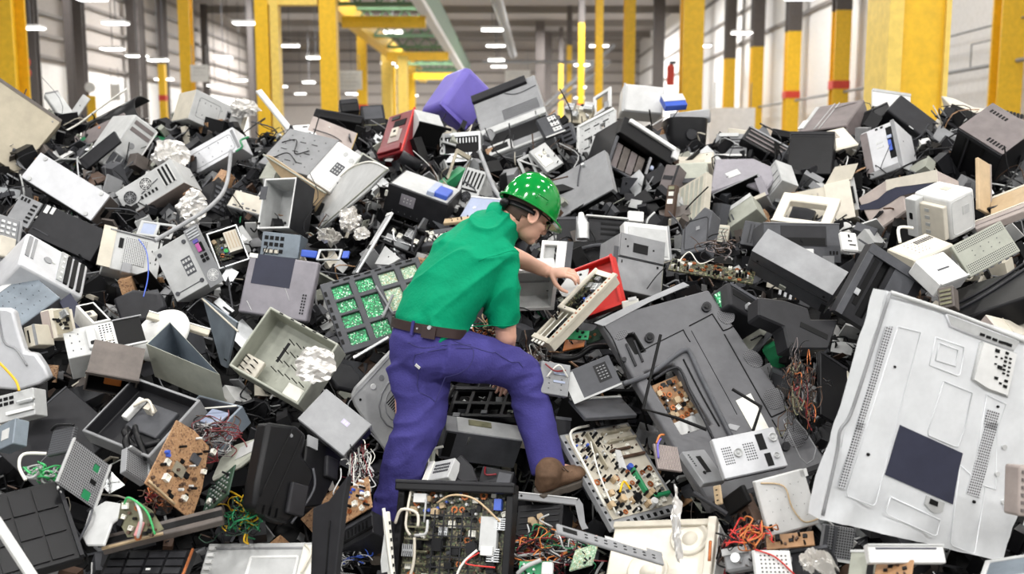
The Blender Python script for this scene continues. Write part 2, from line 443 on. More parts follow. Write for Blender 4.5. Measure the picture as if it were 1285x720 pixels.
def wires(name, label, cat, loc, ax, ay, az, n, seed, mats, r=.0022, kind='stuff', length=.5):
    """a tangle nobody could count: loops of thin cable around loc, half extents along ax, ay, az"""
    rg = random.Random(seed); bm = bmesh.new(); ax, ay, az = Vector(ax), Vector(ay), Vector(az)
    hubs = [Vector((rg.gauss(0, .45), rg.gauss(0, .45), rg.gauss(0, .4))) for _ in range(max(3, n//9))]
    for i in range(n):
        h = rg.choice(hubs); p = h+Vector((rg.gauss(0, .2), rg.gauss(0, .2), rg.gauss(0, .2))); d = Vector((rg.gauss(0, 1), rg.gauss(0, 1), rg.gauss(0, .6))); P = []
        for s in range(rg.randint(4, 8)):
            P.append(ax*p.x + ay*p.y + az*p.z)
            d = d*.9 + Vector((rg.gauss(0, .7), rg.gauss(0, .7), rg.gauss(0, .6))) - p*.55; d.normalize(); p = p + d*length*.8
        tube(bm, catmull(P, 5), r*rg.uniform(.6, 1.3), 5, rg.randrange(len(mats)))
    o = link(name, mesh_of(bm, name, True), None, mats); o.location = loc
    return tag(o, label, cat, None, kind)

# positions below: fitted to image coordinates at assumed depths, baked in metres
PJ = {'pel': (-.367,4.199,1.287), 'wst': (-.348,4.222,1.38), 'belt': (-.358,4.212,1.351), 'mid': (-.278,4.269,1.505), 'chs': (-.183,4.336,1.63), 'upc': (-.122,4.389,1.723), 'nck': (-.027,4.43,1.798), 'head': (.073,4.425,1.837), 'rsh': (-.053,4.259,1.659), 'relb': (-.026,4.271,1.301), 'rcuf': (-.043,4.263,1.352), 'rwri': (-.027,4.414,1.165), 'rfin': (-.041,4.404,1.086), 'lsh': (-.177,4.55,1.717), 'lelb': (-.04,4.779,1.62), 'lcuf': (-.093,4.703,1.654), 'lwri': (.174,4.646,1.536), 'lknu': (.276,4.597,1.542), 'lhip': (-.432,4.22,1.22), 'lt1': (-.397,4.198,1.13), 'lt2': (-.391,4.157,.982), 'lkne': (-.434,4.119,.853), 'lc1': (-.479,4.111,.715), 'lc2': (-.519,4.112,.572), 'lhem': (-.552,4.111,.422), 'lank': (-.561,4.122,.425), 'lheel': (-.569,4.074,.373), 'ltoe': (-.624,4.326,.372), 'rhip': (-.302,4.144,1.256), 'rt1': (-.179,4.181,1.228), 'rt2': (-.05,4.236,1.189), 'rkne': (.047,4.269,1.139), 'rc1': (.092,4.247,.976), 'rc2': (.133,4.178,.835), 'rhem': (.159,4.133,.732), 'rank': (.17,4.135,.742), 'rheel': (.112,4.015,.678), 'rtoe': (.304,4.142,.718), 'pk0': (-.133,4.031,1.313), 'pk1': (-.409,4.024,1.261), 'pk2': (-.389,4.004,1.118), 'pk3': (-.271,4.001,1.092), 'pk4': (-.166,4.014,1.189), 'ss0': (-.271,4.035,1.345), 'ss1': (-.139,4.032,1.326), 'ss2': (-.008,4.076,1.277), 'ss3': (.072,4.117,1.207), 'yk0': (-.468,4.032,1.319), 'yk1': (-.353,4.029,1.3), 'yk2': (-.139,4.034,1.336), 'tab': (-.402,4.018,1.219), 'clip': (-.367,3.938,1.377), 'snap': (-.358,3.921,1.399), 'loop': (-.465,3.991,1.393), 'stud': (-.456,3.941,1.399)}
MOUND = [[(-3.019,3.468,.02),(-2.838,3.468,.02),(-2.657,3.468,.02),(-2.477,3.468,.02),(-2.296,3.468,.02),(-2.115,3.468,.02),(-1.941,3.479,.02),(-1.784,3.527,.02),(-1.631,3.594,.02),(-1.469,3.658,.02),(-1.292,3.695,.02),(-1.1,3.698,.02),(-.907,3.698,.02),(-.715,3.698,.02),(-.522,3.698,.02),(-.329,3.698,.02),(-.136,3.698,.02),(.056,3.698,.02),(.249,3.698,.02),(.442,3.698,.02),(.634,3.698,.02),(.826,3.695,.02),(.994,3.604,.02),(1.124,3.43,.02),(1.247,3.283,.02),(1.375,3.183,.02),(1.501,3.101,.02),(1.639,3.056,.02),(1.796,3.053,.02),(1.955,3.053,.02),(2.114,3.053,.02),(2.273,3.053,.02),(2.432,3.053,.02),(2.591,3.053,.02)],
[(-3.134,3.651,.02),(-2.947,3.651,.02),(-2.759,3.651,.02),(-2.572,3.651,.02),(-2.384,3.651,.02),(-2.196,3.651,.02),(-2.015,3.662,.02),(-1.851,3.712,.02),(-1.691,3.78,.02),(-1.522,3.844,.02),(-1.338,3.882,.02),(-1.139,3.885,.02),(-.94,3.885,.02),(-.74,3.885,.02),(-.541,3.885,.02),(-.341,3.885,.02),(-.141,3.885,.02),(.058,3.885,.02),(.258,3.885,.02),(.457,3.885,.02),(.657,3.885,.02),(.856,3.881,.02),(1.03,3.789,.02),(1.168,3.613,.02),(1.298,3.464,.072),(1.432,3.362,.131),(1.565,3.279,.18),(1.71,3.234,.207),(1.874,3.23,.209),(2.04,3.23,.209),(2.206,3.23,.209),(2.372,3.23,.209),(2.538,3.23,.209),(2.704,3.23,.209)],
[(-3.211,3.775,.164),(-3.019,3.775,.164),(-2.827,3.775,.164),(-2.635,3.775,.164),(-2.443,3.775,.164),(-2.25,3.775,.164),(-2.064,3.787,.158),(-1.896,3.837,.132),(-1.731,3.905,.097),(-1.558,3.97,.064),(-1.369,4.008,.044),(-1.166,4.011,.043),(-.961,4.011,.043),(-.757,4.011,.043),(-.553,4.011,.043),(-.349,4.011,.043),(-.145,4.011,.043),(.06,4.011,.043),(.264,4.011,.043),(.468,4.011,.043),(.672,4.011,.043),(.876,4.008,.045),(1.055,3.915,.092),(1.197,3.737,.183),(1.331,3.587,.26),(1.471,3.484,.313),(1.608,3.4,.356),(1.757,3.354,.38),(1.926,3.351,.381),(2.097,3.351,.381),(2.267,3.351,.381),(2.438,3.351,.381),(2.609,3.351,.381),(2.779,3.351,.381)],
[(-3.335,3.947,.287),(-3.135,3.947,.287),(-2.935,3.947,.287),(-2.736,3.947,.287),(-2.536,3.947,.287),(-2.337,3.947,.287),(-2.137,3.947,.287),(-1.962,3.997,.264),(-1.79,4.066,.233),(-1.61,4.131,.203),(-1.414,4.17,.185),(-1.204,4.173,.183),(-.993,4.173,.183),(-.782,4.173,.183),(-.6,4.382,.087),(-.379,4.382,.087),(-.157,4.382,.087),(.065,4.382,.087),(.286,4.382,.087),(.484,4.173,.183),(.695,4.173,.183),(.905,4.17,.185),(1.091,4.076,.228),(1.24,3.897,.31),(1.381,3.746,.38),(1.527,3.642,.427),(1.671,3.557,.466),(1.827,3.512,.487),(2.003,3.508,.489),(2.18,3.508,.489),(2.358,3.508,.489),(2.535,3.508,.489),(2.712,3.508,.489),(2.89,3.508,.489)],
[(-3.406,4.054,.417),(-3.202,4.054,.417),(-2.998,4.054,.417),(-2.794,4.054,.417),(-2.59,4.054,.417),(-2.387,4.054,.417),(-2.183,4.054,.417),(-2.003,4.105,.396),(-1.827,4.174,.367),(-1.643,4.24,.34),(-1.443,4.278,.324),(-1.229,4.281,.323),(-1.013,4.281,.323),(-.798,4.281,.323),(-.612,4.492,.235),(-.386,4.492,.235),(-.16,4.492,.235),(.066,4.492,.235),(.292,4.492,.235),(.493,4.281,.323),(.709,4.281,.323),(.923,4.278,.324),(1.113,4.184,.363),(1.266,4.004,.438),(1.412,3.852,.501),(1.562,3.747,.544),(1.711,3.662,.579),(1.871,3.616,.599),(2.051,3.613,.6),(2.233,3.613,.6),(2.414,3.613,.6),(2.596,3.613,.6),(2.778,3.613,.6),(2.959,3.613,.6)],
[(-3.494,4.183,.546),(-3.285,4.183,.546),(-3.076,4.183,.546),(-2.867,4.183,.546),(-2.658,4.183,.546),(-2.448,4.183,.546),(-2.239,4.183,.546),(-2.055,4.233,.527),(-1.873,4.303,.501),(-1.684,4.369,.477),(-1.478,4.408,.462),(-1.259,4.411,.461),(-1.038,4.411,.461),(-.818,4.411,.461),(-.626,4.623,.382),(-.395,4.623,.382),(-.164,4.623,.382),(.067,4.623,.382),(.299,4.623,.382),(.505,4.411,.461),(.726,4.411,.461),(.946,4.408,.462),(1.141,4.313,.497),(1.3,4.132,.565),(1.451,3.979,.622),(1.606,3.874,.661),(1.76,3.789,.692),(1.926,3.742,.71),(2.111,3.739,.711),(2.298,3.739,.711),(2.484,3.739,.711),(2.671,3.739,.711),(2.858,3.739,.711),(3.045,3.739,.711)],
[(-3.492,4.204,.719),(-3.283,4.204,.719),(-3.074,4.204,.719),(-2.865,4.204,.719),(-2.656,4.204,.719),(-2.447,4.204,.719),(-2.238,4.204,.719),(-2.054,4.255,.702),(-1.873,4.325,.679),(-1.683,4.392,.658),(-1.478,4.431,.645),(-1.258,4.434,.644),(-1.038,4.434,.644),(-.817,4.434,.644),(-.626,4.647,.574),(-.395,4.647,.574),(-.164,4.647,.574),(.067,4.647,.574),(.298,4.647,.574),(.505,4.434,.644),(.726,4.434,.644),(.945,4.431,.645),(1.147,4.36,.668),(1.322,4.226,.712),(1.485,4.096,.755),(1.645,3.991,.789),(1.804,3.905,.818),(1.974,3.858,.833),(2.164,3.854,.834),(2.355,3.854,.834),(2.547,3.854,.834),(2.739,3.854,.834),(2.93,3.854,.834),(3.122,3.854,.834)],
[(-3.613,4.374,.85),(-3.397,4.374,.85),(-3.18,4.374,.85),(-2.964,4.374,.85),(-2.748,4.374,.85),(-2.532,4.374,.85),(-2.315,4.374,.85),(-2.124,4.425,.836),(-1.935,4.495,.815),(-1.739,4.562,.796),(-1.526,4.602,.785),(-1.299,4.605,.784),(-1.072,4.605,.784),(-.844,4.605,.784),(-.617,4.605,.784),(-.389,4.605,.784),(-.161,4.605,.784),(.066,4.605,.784),(.294,4.605,.784),(.522,4.605,.784),(.749,4.605,.784),(.976,4.601,.785),(1.191,4.554,.799),(1.39,4.468,.823),(1.572,4.362,.854),(1.745,4.256,.884),(1.915,4.169,.908),(2.098,4.122,.922),(2.299,4.119,.923),(2.503,4.119,.923),(2.707,4.119,.923),(2.91,4.119,.923),(3.114,4.119,.923),(3.318,4.119,.923)],
[(-3.738,4.55,.992),(-3.514,4.55,.992),(-3.29,4.55,.992),(-3.067,4.55,.992),(-2.843,4.55,.992),(-2.619,4.55,.992),(-2.396,4.55,.992),(-2.196,4.602,.979),(-2.001,4.673,.962),(-1.796,4.74,.945),(-1.576,4.779,.936),(-1.342,4.783,.935),(-1.107,4.783,.935),(-.872,4.783,.935),(-.637,4.783,.935),(-.402,4.783,.935),(-.167,4.783,.935),(.069,4.783,.935),(.304,4.783,.935),(.539,4.783,.935),(.774,4.783,.935),(1.008,4.779,.936),(1.231,4.732,.947),(1.437,4.645,.968),(1.627,4.538,.994),(1.807,4.432,1.02),(1.985,4.345,1.042),(2.175,4.298,1.053),(2.384,4.294,1.054),(2.595,4.294,1.054),(2.806,4.294,1.054),(3.017,4.294,1.054),(3.228,4.294,1.054),(3.44,4.294,1.054)],
[(-3.889,4.76,1.139),(-3.656,4.76,1.139),(-3.423,4.76,1.139),(-3.191,4.76,1.139),(-2.958,4.76,1.139),(-2.725,4.76,1.139),(-2.492,4.76,1.139),(-2.284,4.812,1.129),(-2.079,4.883,1.114),(-1.866,4.951,1.101),(-1.637,4.991,1.092),(-1.394,4.994,1.092),(-1.15,4.994,1.092),(-.905,4.994,1.092),(-.661,4.994,1.092),(-.417,4.994,1.092),(-.173,4.994,1.092),(.071,4.994,1.092),(.315,4.994,1.092),(.56,4.994,1.092),(.804,4.994,1.092),(1.047,4.99,1.093),(1.279,4.943,1.102),(1.494,4.855,1.12),(1.693,4.748,1.141),(1.882,4.641,1.163),(2.069,4.554,1.181),(2.268,4.506,1.19),(2.486,4.503,1.191),(2.706,4.503,1.191),(2.926,4.503,1.191),(3.146,4.503,1.191),(3.367,4.503,1.191),(3.587,4.503,1.191)],
[(-4.054,4.987,1.278),(-3.811,4.987,1.278),(-3.569,4.987,1.278),(-3.326,4.987,1.278),(-3.084,4.987,1.278),(-2.841,4.987,1.278),(-2.598,4.987,1.278),(-2.38,5.039,1.27),(-2.165,5.111,1.258),(-1.942,5.178,1.247),(-1.703,5.219,1.24),(-1.45,5.222,1.24),(-1.196,5.222,1.24),(-.942,5.222,1.24),(-.688,5.222,1.24),(-.434,5.222,1.24),(-.18,5.222,1.24),(.074,5.222,1.24),(.328,5.222,1.24),(.582,5.222,1.24),(.836,5.222,1.24),(1.09,5.218,1.24),(1.331,5.17,1.248),(1.556,5.083,1.263),(1.765,4.975,1.28),(1.964,4.867,1.298),(2.161,4.779,1.313),(2.369,4.732,1.321),(2.598,4.728,1.321),(2.828,4.728,1.321),(3.058,4.728,1.321),(3.288,4.728,1.321),(3.518,4.728,1.321),(3.748,4.728,1.321)],
[(-4.271,5.279,1.425),(-4.015,5.279,1.425),(-3.76,5.279,1.425),(-3.504,5.279,1.425),(-3.248,5.279,1.425),(-2.993,5.279,1.425),(-2.737,5.279,1.425),(-2.506,5.332,1.418),(-2.278,5.404,1.409),(-2.042,5.472,1.4),(-1.79,5.512,1.395),(-1.524,5.515,1.394),(-1.257,5.515,1.394),(-.99,5.515,1.394),(-.723,5.515,1.394),(-.456,5.515,1.394),(-.189,5.515,1.394),(.078,5.515,1.394),(.345,5.515,1.394),(.612,5.515,1.394),(.879,5.515,1.394),(1.145,5.512,1.395),(1.4,5.464,1.401),(1.637,5.375,1.412),(1.86,5.267,1.426),(2.071,5.159,1.44),(2.281,5.071,1.451),(2.503,5.023,1.457),(2.744,5.019,1.458),(2.987,5.019,1.458),(3.23,5.019,1.458),(3.473,5.019,1.458),(3.716,5.019,1.458),(3.959,5.019,1.458)],
[(-4.495,5.581,1.567),(-4.226,5.581,1.567),(-3.957,5.581,1.567),(-3.688,5.581,1.567),(-3.419,5.581,1.567),(-3.15,5.581,1.567),(-2.881,5.581,1.567),(-2.637,5.634,1.562),(-2.395,5.706,1.555),(-2.146,5.774,1.548),(-1.881,5.815,1.544),(-1.601,5.818,1.544),(-1.321,5.818,1.544),(-1.04,5.818,1.544),(-.76,5.818,1.544),(-.479,5.818,1.544),(-.199,5.818,1.544),(.082,5.818,1.544),(.362,5.818,1.544),(.643,5.818,1.544),(.923,5.818,1.544),(1.203,5.815,1.544),(1.471,5.766,1.549),(1.722,5.678,1.557),(1.958,5.569,1.568),(2.183,5.46,1.578),(2.406,5.372,1.587),(2.641,5.324,1.591),(2.896,5.32,1.592),(3.152,5.32,1.592),(3.409,5.32,1.592),(3.665,5.32,1.592),(3.922,5.32,1.592),(4.178,5.32,1.592)],
[(-4.732,5.897,1.702),(-4.449,5.897,1.702),(-4.166,5.897,1.702),(-3.882,5.897,1.702),(-3.599,5.897,1.702),(-3.316,5.897,1.702),(-3.033,5.897,1.702),(-2.774,5.95,1.699),(-2.519,6.023,1.694),(-2.255,6.091,1.689),(-1.976,6.132,1.687),(-1.682,6.135,1.686),(-1.387,6.135,1.686),(-1.093,6.135,1.686),(-.798,6.135,1.686),(-.503,6.135,1.686),(-.209,6.135,1.686),(.086,6.135,1.686),(.381,6.135,1.686),(.675,6.135,1.686),(.97,6.135,1.686),(1.264,6.132,1.687),(1.546,6.083,1.69),(1.811,5.994,1.696),(2.061,5.885,1.703),(2.3,5.776,1.711),(2.538,5.687,1.717),(2.787,5.639,1.72),(3.056,5.635,1.72),(3.327,5.635,1.72),(3.597,5.635,1.72),(3.868,5.635,1.72),(4.138,5.635,1.72),(4.409,5.635,1.72)],
[(-4.953,6.192,1.831),(-4.656,6.192,1.831),(-4.36,6.192,1.831),(-4.064,6.192,1.831),(-3.767,6.192,1.831),(-3.471,6.192,1.831),(-3.174,6.192,1.831),(-2.902,6.245,1.828),(-2.634,6.318,1.825),(-2.357,6.387,1.822),(-2.064,6.428,1.82),(-1.757,6.431,1.82),(-1.449,6.431,1.82),(-1.142,6.431,1.82),(-.834,6.431,1.82),(-.526,6.431,1.82),(-.218,6.431,1.82),(.09,6.431,1.82),(.398,6.431,1.82),(.705,6.431,1.82),(1.013,6.431,1.82),(1.32,6.427,1.82),(1.616,6.379,1.823),(1.894,6.29,1.826),(2.157,6.18,1.831),(2.41,6.071,1.836),(2.661,5.982,1.84),(2.923,5.933,1.842),(3.205,5.929,1.842),(3.489,5.929,1.842),(3.773,5.929,1.842),(4.057,5.929,1.842),(4.34,5.929,1.842),(4.624,5.929,1.842)],
[(-5.194,6.514,1.972),(-4.883,6.514,1.972),(-4.572,6.514,1.972),(-4.261,6.514,1.972),(-3.95,6.514,1.972),(-3.639,6.514,1.972),(-3.329,6.514,1.972),(-3.042,6.567,1.971),(-2.759,6.64,1.969),(-2.468,6.71,1.968),(-2.161,6.751,1.967),(-1.84,6.754,1.967),(-1.517,6.754,1.967),(-1.195,6.754,1.967),(-.873,6.754,1.967),(-.551,6.754,1.967),(-.228,6.754,1.967),(.094,6.754,1.967),(.416,6.754,1.967),(.739,6.754,1.967),(1.061,6.754,1.967),(1.382,6.75,1.967),(1.692,6.701,1.968),(1.985,6.612,1.97),(2.262,6.502,1.972),(2.529,6.392,1.974),(2.794,6.303,1.976),(3.071,6.254,1.977),(3.368,6.25,1.977),(3.666,6.25,1.977),(3.964,6.25,1.977),(4.262,6.25,1.977),(4.561,6.25,1.977),(4.859,6.25,1.977)],
[(-5.394,6.784,2.1),(-5.071,6.784,2.1),(-4.748,6.784,2.1),(-4.426,6.784,2.1),(-4.103,6.784,2.1),(-3.78,6.784,2.1),(-3.457,6.784,2.1),(-3.159,6.837,2.1),(-2.864,6.911,2.1),(-2.56,6.98,2.1),(-2.241,7.021,2.1),(-1.908,7.024,2.1),(-1.574,7.024,2.1),(-1.24,7.024,2.1),(-.905,7.024,2.1),(-.571,7.024,2.1),(-.237,7.024,2.1),(.097,7.024,2.1),(.432,7.024,2.1),(.766,7.024,2.1),(1.1,7.024,2.1),(1.434,7.02,2.1),(1.756,6.972,2.1),(2.061,6.882,2.1),(2.35,6.772,2.1),(2.629,6.662,2.1),(2.906,6.572,2.1),(3.195,6.523,2.1),(3.503,6.52,2.1),(3.814,6.52,2.1),(4.124,6.52,2.1),(4.434,6.52,2.1),(4.744,6.52,2.1),(5.055,6.52,2.1)],
[(-5.571,7.023,2.221),(-5.237,7.023,2.221),(-4.904,7.023,2.221),(-4.57,7.023,2.221),(-4.237,7.023,2.221),(-3.904,7.023,2.221),(-3.57,7.023,2.221),(-3.261,7.076,2.222),(-2.956,7.149,2.223),(-2.642,7.219,2.224),(-2.312,7.26,2.225),(-1.961,7.233,2.209),(-1.599,7.147,2.163),(-1.272,7.22,2.202),(-.919,7.138,2.159),(-.583,7.183,2.183),(-.244,7.263,2.225),(.101,7.263,2.225),(.445,7.263,2.225),(.79,7.263,2.225),(1.116,7.134,2.157),(1.419,6.945,2.062),(1.757,6.977,2.103),(2.095,7.005,2.162),(2.427,7.01,2.221),(2.716,6.9,2.219),(3.004,6.81,2.217),(3.304,6.761,2.217),(3.601,6.714,2.195),(3.92,6.714,2.195),(4.239,6.714,2.195),(4.558,6.714,2.195),(4.876,6.714,2.195),(5.195,6.714,2.195)],
[(-5.715,7.219,2.326),(-5.373,7.219,2.326),(-5.031,7.219,2.326),(-4.689,7.219,2.326),(-4.347,7.219,2.326),(-4.005,7.219,2.326),(-3.663,7.219,2.326),(-3.336,7.25,2.316),(-2.96,7.16,2.229),(-2.654,7.254,2.244),(-2.358,7.415,2.31),(-1.961,7.233,2.209),(-1.599,7.147,2.163),(-1.272,7.22,2.202),(-.919,7.138,2.159),(-.583,7.183,2.183),(-.247,7.356,2.276),(.102,7.401,2.301),(.446,7.274,2.231),(.796,7.321,2.256),(1.116,7.134,2.157),(1.419,6.945,2.062),(1.757,6.977,2.103),(2.095,7.005,2.162),(2.433,7.03,2.231),(2.748,6.987,2.264),(3.053,6.929,2.279),(3.306,6.766,2.219),(3.601,6.714,2.195),(3.92,6.714,2.195),(4.239,6.714,2.195),(4.558,6.714,2.195),(4.876,6.714,2.195),(5.195,6.714,2.195)],
[(-5.787,7.316,2.374),(-5.441,7.316,2.374),(-5.095,7.316,2.374),(-4.748,7.316,2.374),(-4.402,7.316,2.374),(-4.055,7.316,2.374),(-3.709,7.316,2.374),(-3.336,7.25,2.316),(-2.96,7.16,2.229),(-2.654,7.254,2.244),(-2.358,7.415,2.31),(-1.961,7.233,2.209),(-1.599,7.147,2.163),(-1.272,7.22,2.202),(-.919,7.138,2.159),(-.583,7.183,2.183),(-.247,7.356,2.276),(.102,7.401,2.301),(.446,7.274,2.231),(.796,7.321,2.256),(1.116,7.134,2.157),(1.419,6.945,2.062),(1.757,6.977,2.103),(2.095,7.005,2.162),(2.433,7.03,2.231),(2.748,6.987,2.264),(3.053,6.929,2.279),(3.306,6.766,2.219),(3.601,6.714,2.195),(3.92,6.714,2.195),(4.239,6.714,2.195),(4.558,6.714,2.195),(4.876,6.714,2.195),(5.195,6.714,2.195)],
[(-5.787,7.316,2.374),(-5.441,7.316,2.374),(-5.095,7.316,2.374),(-4.748,7.316,2.374),(-4.402,7.316,2.374),(-4.055,7.316,2.374),(-3.709,7.316,2.374),(-3.336,7.25,2.316),(-2.96,7.16,2.229),(-2.654,7.254,2.244),(-2.358,7.415,2.31),(-1.961,7.233,2.209),(-1.599,7.147,2.163),(-1.272,7.22,2.202),(-.919,7.138,2.159),(-.583,7.183,2.183),(-.247,7.356,2.276),(.102,7.401,2.301),(.446,7.274,2.231),(.796,7.321,2.256),(1.116,7.134,2.157),(1.419,6.945,2.062),(1.757,6.977,2.103),(2.095,7.005,2.162),(2.433,7.03,2.231),(2.748,6.987,2.264),(3.053,6.929,2.279),(3.306,6.766,2.219),(3.601,6.714,2.195),(3.92,6.714,2.195),(4.239,6.714,2.195),(4.558,6.714,2.195),(4.876,6.714,2.195),(5.195,6.714,2.195)],
[(-6.366,7.816,2.124),(-5.985,7.816,2.124),(-5.604,7.816,2.124),(-5.223,7.816,2.124),(-4.842,7.816,2.124),(-4.46,7.816,2.124),(-4.08,7.816,2.124),(-3.67,7.75,2.066),(-3.256,7.66,1.979),(-2.919,7.754,1.994),(-2.594,7.915,2.06),(-2.157,7.733,1.959),(-1.759,7.647,1.913),(-1.399,7.72,1.952),(-1.011,7.638,1.909),(-.641,7.683,1.933),(-.272,7.856,2.026),(.112,7.901,2.051),(.491,7.774,1.981),(.876,7.821,2.006),(1.228,7.634,1.907),(1.561,7.445,1.812),(1.933,7.477,1.853),(2.305,7.505,1.912),(2.676,7.53,1.981),(3.023,7.487,2.014),(3.358,7.429,2.029),(3.637,7.266,1.969),(3.961,7.214,1.945),(4.312,7.214,1.945),(4.663,7.214,1.945),(5.014,7.214,1.945),(5.364,7.214,1.945),(5.715,7.214,1.945)],
[(-6.366,8.416,1.374),(-5.985,8.416,1.374),(-5.604,8.416,1.374),(-5.223,8.416,1.374),(-4.842,8.416,1.374),(-4.46,8.416,1.374),(-4.08,8.416,1.374),(-3.67,8.35,1.316),(-3.256,8.26,1.229),(-2.919,8.354,1.244),(-2.594,8.515,1.31),(-2.157,8.333,1.209),(-1.759,8.247,1.163),(-1.399,8.32,1.202),(-1.011,8.238,1.159),(-.641,8.283,1.183),(-.272,8.456,1.276),(.112,8.501,1.301),(.491,8.374,1.231),(.876,8.421,1.256),(1.228,8.234,1.157),(1.561,8.045,1.062),(1.933,8.077,1.103),(2.305,8.105,1.162),(2.676,8.13,1.231),(3.023,8.087,1.264),(3.358,8.029,1.279),(3.637,7.866,1.219),(3.961,7.814,1.195),(4.312,7.814,1.195),(4.663,7.814,1.195),(5.014,7.814,1.195),(5.364,7.814,1.195),(5.715,7.814,1.195)],
[(-6.366,9.016,.574),(-5.985,9.016,.574),(-5.604,9.016,.574),(-5.223,9.016,.574),(-4.842,9.016,.574),(-4.46,9.016,.574),(-4.08,9.016,.574),(-3.67,8.95,.516),(-3.256,8.86,.429),(-2.919,8.954,.444),(-2.594,9.115,.51),(-2.157,8.933,.409),(-1.759,8.847,.363),(-1.399,8.92,.402),(-1.011,8.838,.359),(-.641,8.883,.383),(-.272,9.056,.476),(.112,9.101,.501),(.491,8.974,.431),(.876,9.021,.456),(1.228,8.834,.357),(1.561,8.645,.262),(1.933,8.677,.303),(2.305,8.705,.362),(2.676,8.73,.431),(3.023,8.687,.464),(3.358,8.629,.479),(3.637,8.466,.419),(3.961,8.414,.395),(4.312,8.414,.395),(4.663,8.414,.395),(5.014,8.414,.395),(5.364,8.414,.395),(5.715,8.414,.395)],
[(-6.366,9.516,0.0),(-5.985,9.516,0.0),(-5.604,9.516,0.0),(-5.223,9.516,0.0),(-4.842,9.516,0.0),(-4.46,9.516,0.0),(-4.08,9.516,0.0),(-3.67,9.45,0.0),(-3.256,9.36,0.0),(-2.919,9.454,0.0),(-2.594,9.615,0.0),(-2.157,9.433,0.0),(-1.759,9.347,0.0),(-1.399,9.42,0.0),(-1.011,9.338,0.0),(-.641,9.383,0.0),(-.272,9.556,0.0),(.112,9.601,0.0),(.491,9.474,0.0),(.876,9.521,0.0),(1.228,9.334,0.0),(1.561,9.145,0.0),(1.933,9.177,0.0),(2.305,9.205,0.0),(2.676,9.23,0.0),(3.023,9.187,0.0),(3.358,9.129,0.0),(3.637,8.966,0.0),(3.961,8.914,0.0),(4.312,8.914,0.0),(4.663,8.914,0.0),(5.014,8.914,0.0),(5.364,8.914,0.0),(5.715,8.914,0.0)]]
LAMPS = [('ceiling lamp at far left beside the thick yellow column',-19.3,40.92,6.97,.95),
('lamp cut by the top edge left of the slim dark post',-15.27,37.24,7.55,.95),
('upper lamp left of the wide dark post',-17.1,44.08,7.55,.95),
('lamp below the upper one, left of the wide dark post',-19.3,49.19,6.98,.95),
('lamp just left of the slim dark post',-19.3,52.38,6.94,.95),
('lamp just right of the slim dark post',-19.3,55.41,7.0,.95),
('flat low lamp above the far yellow pole',-19.3,56.28,6.04,.9),
('bright lamp left of the paired yellow columns, highest there',-11.5,44.08,7.55,.95),
('lamp right of the second yellow column',-17.04,60.01,7.55,.95),
('lowest lamp left of the paired columns, wide one',-19.3,69.21,6.25,.9),
('low small lamp right of the notice sign',-19.3,65.9,6.31,.9),
('small low lamp left of the paired columns',-19.18,71.51,7.05,.9),
('lamp seen between the paired yellow columns, upper',-11.65,53.28,7.55,.95),
('lamp beside the right column of the pair',-11.59,60.01,7.55,.95),
('flat lamp between the paired columns, lower',-16.28,81.38,7.55,.9),
('small lamp at the left column of the pair',-17.93,78.5,7.05,.9),
('lowest lamp between the paired columns',-18.44,88.23,7.05,.9),
('small low lamp under the white notice sign, left one',-13.99,88.23,7.05,.9),
('small low lamp under the white notice sign, right one',-13.46,88.84,7.05,.9),
('lamp right of the pale yellow column',-7.72,63.78,7.55,.95),
('small lamp under the crane girder',-7.08,66.16,7.55,.95),
('small lamp high under the crane girder',-6.62,56.74,8.64,.95),
('flat lamp between far yellow columns',-9.74,79.69,7.25,.9),
('lowest lamp left of the purple bin',-8.89,90.73,7.05,.9),
('topmost lamp above the grey printer',-.89,46.36,7.55,.95),
('second lamp down above the grey printer',-.85,53.28,7.55,.95),
('third lamp down above the grey printer',-.94,61.57,7.55,.95),
('fourth lamp down above the grey printer',-.86,66.16,7.55,.95),
('lamp left of the tall yellow column, upper',4.56,53.28,7.55,.95),
('lamp between the thin yellow columns, upper',4.46,64.95,7.55,.95),
('lamp between the thin yellow columns, middle',5.56,82.65,7.25,.9),
('lowest lamp between the thin yellow columns',6.22,93.51,6.99,.9),
('lamp right of the yellow column with pale edge',9.9,53.28,7.55,.95),
('bright lamp above the yellow wall posts',10.76,47.6,7.55,.95),
('lamp cut by the top edge before the right wall',10.41,37.05,7.55,.95)]
LE, WS = (360.0,.5)
# ------------------------------------------------------------ the equipment on the heap
I('box', 'beige_cabinet', 'large plain beige equipment cabinet standing at the top left edge of the heap', 'cabinet', (-3.203,6.49,1.957), (.6117,.58,-.1066,.5273), (.473,.63,.15), 'bc', [('p','F','edge_trim','bw',.955,0,1,1,.004),('o','F','screw','mg',.9,.06,.006,.004),('o','F','screw','mg',.9,.94,.006,.004)])
I('box', 'plastic_cover', 'small white plastic cover tilted behind the large beige cabinet', 'cover', (-3.214,7.187,2.342), (.827,.4006,.0457,.3917), (.105,.247,.05), 'lg', [('t','F','lip','mg',[(.05,.97,.003),(.95,.97,.003)],.005,1)], r=.006)
I('box', 'metal_strip', 'narrow light grey metal flap standing between white cover and black hood', 'panel', (-3.122,7.25,2.344), (.7087,.5217,-.3179,.3529), (.16,.067,.012), 'lg', [('o','F','screw','dg',.5,.5,.004,.004)])
I('shell', 'monitor_hood', 'curved black plastic hood with white cable beside the large beige cabinet', 'hood', (-3.117,7.062,2.1), (.8722,.4322,-.2291,-.0041), (.576,.285,.16), 'bk', [('t','F','cable','wr',[(.05,.3,.1),(.2,.62,.03),(.55,.85,.02),(.95,.9,.04)],.007,1),('p','F','rim','dg',0,0,1,.06,.01)])
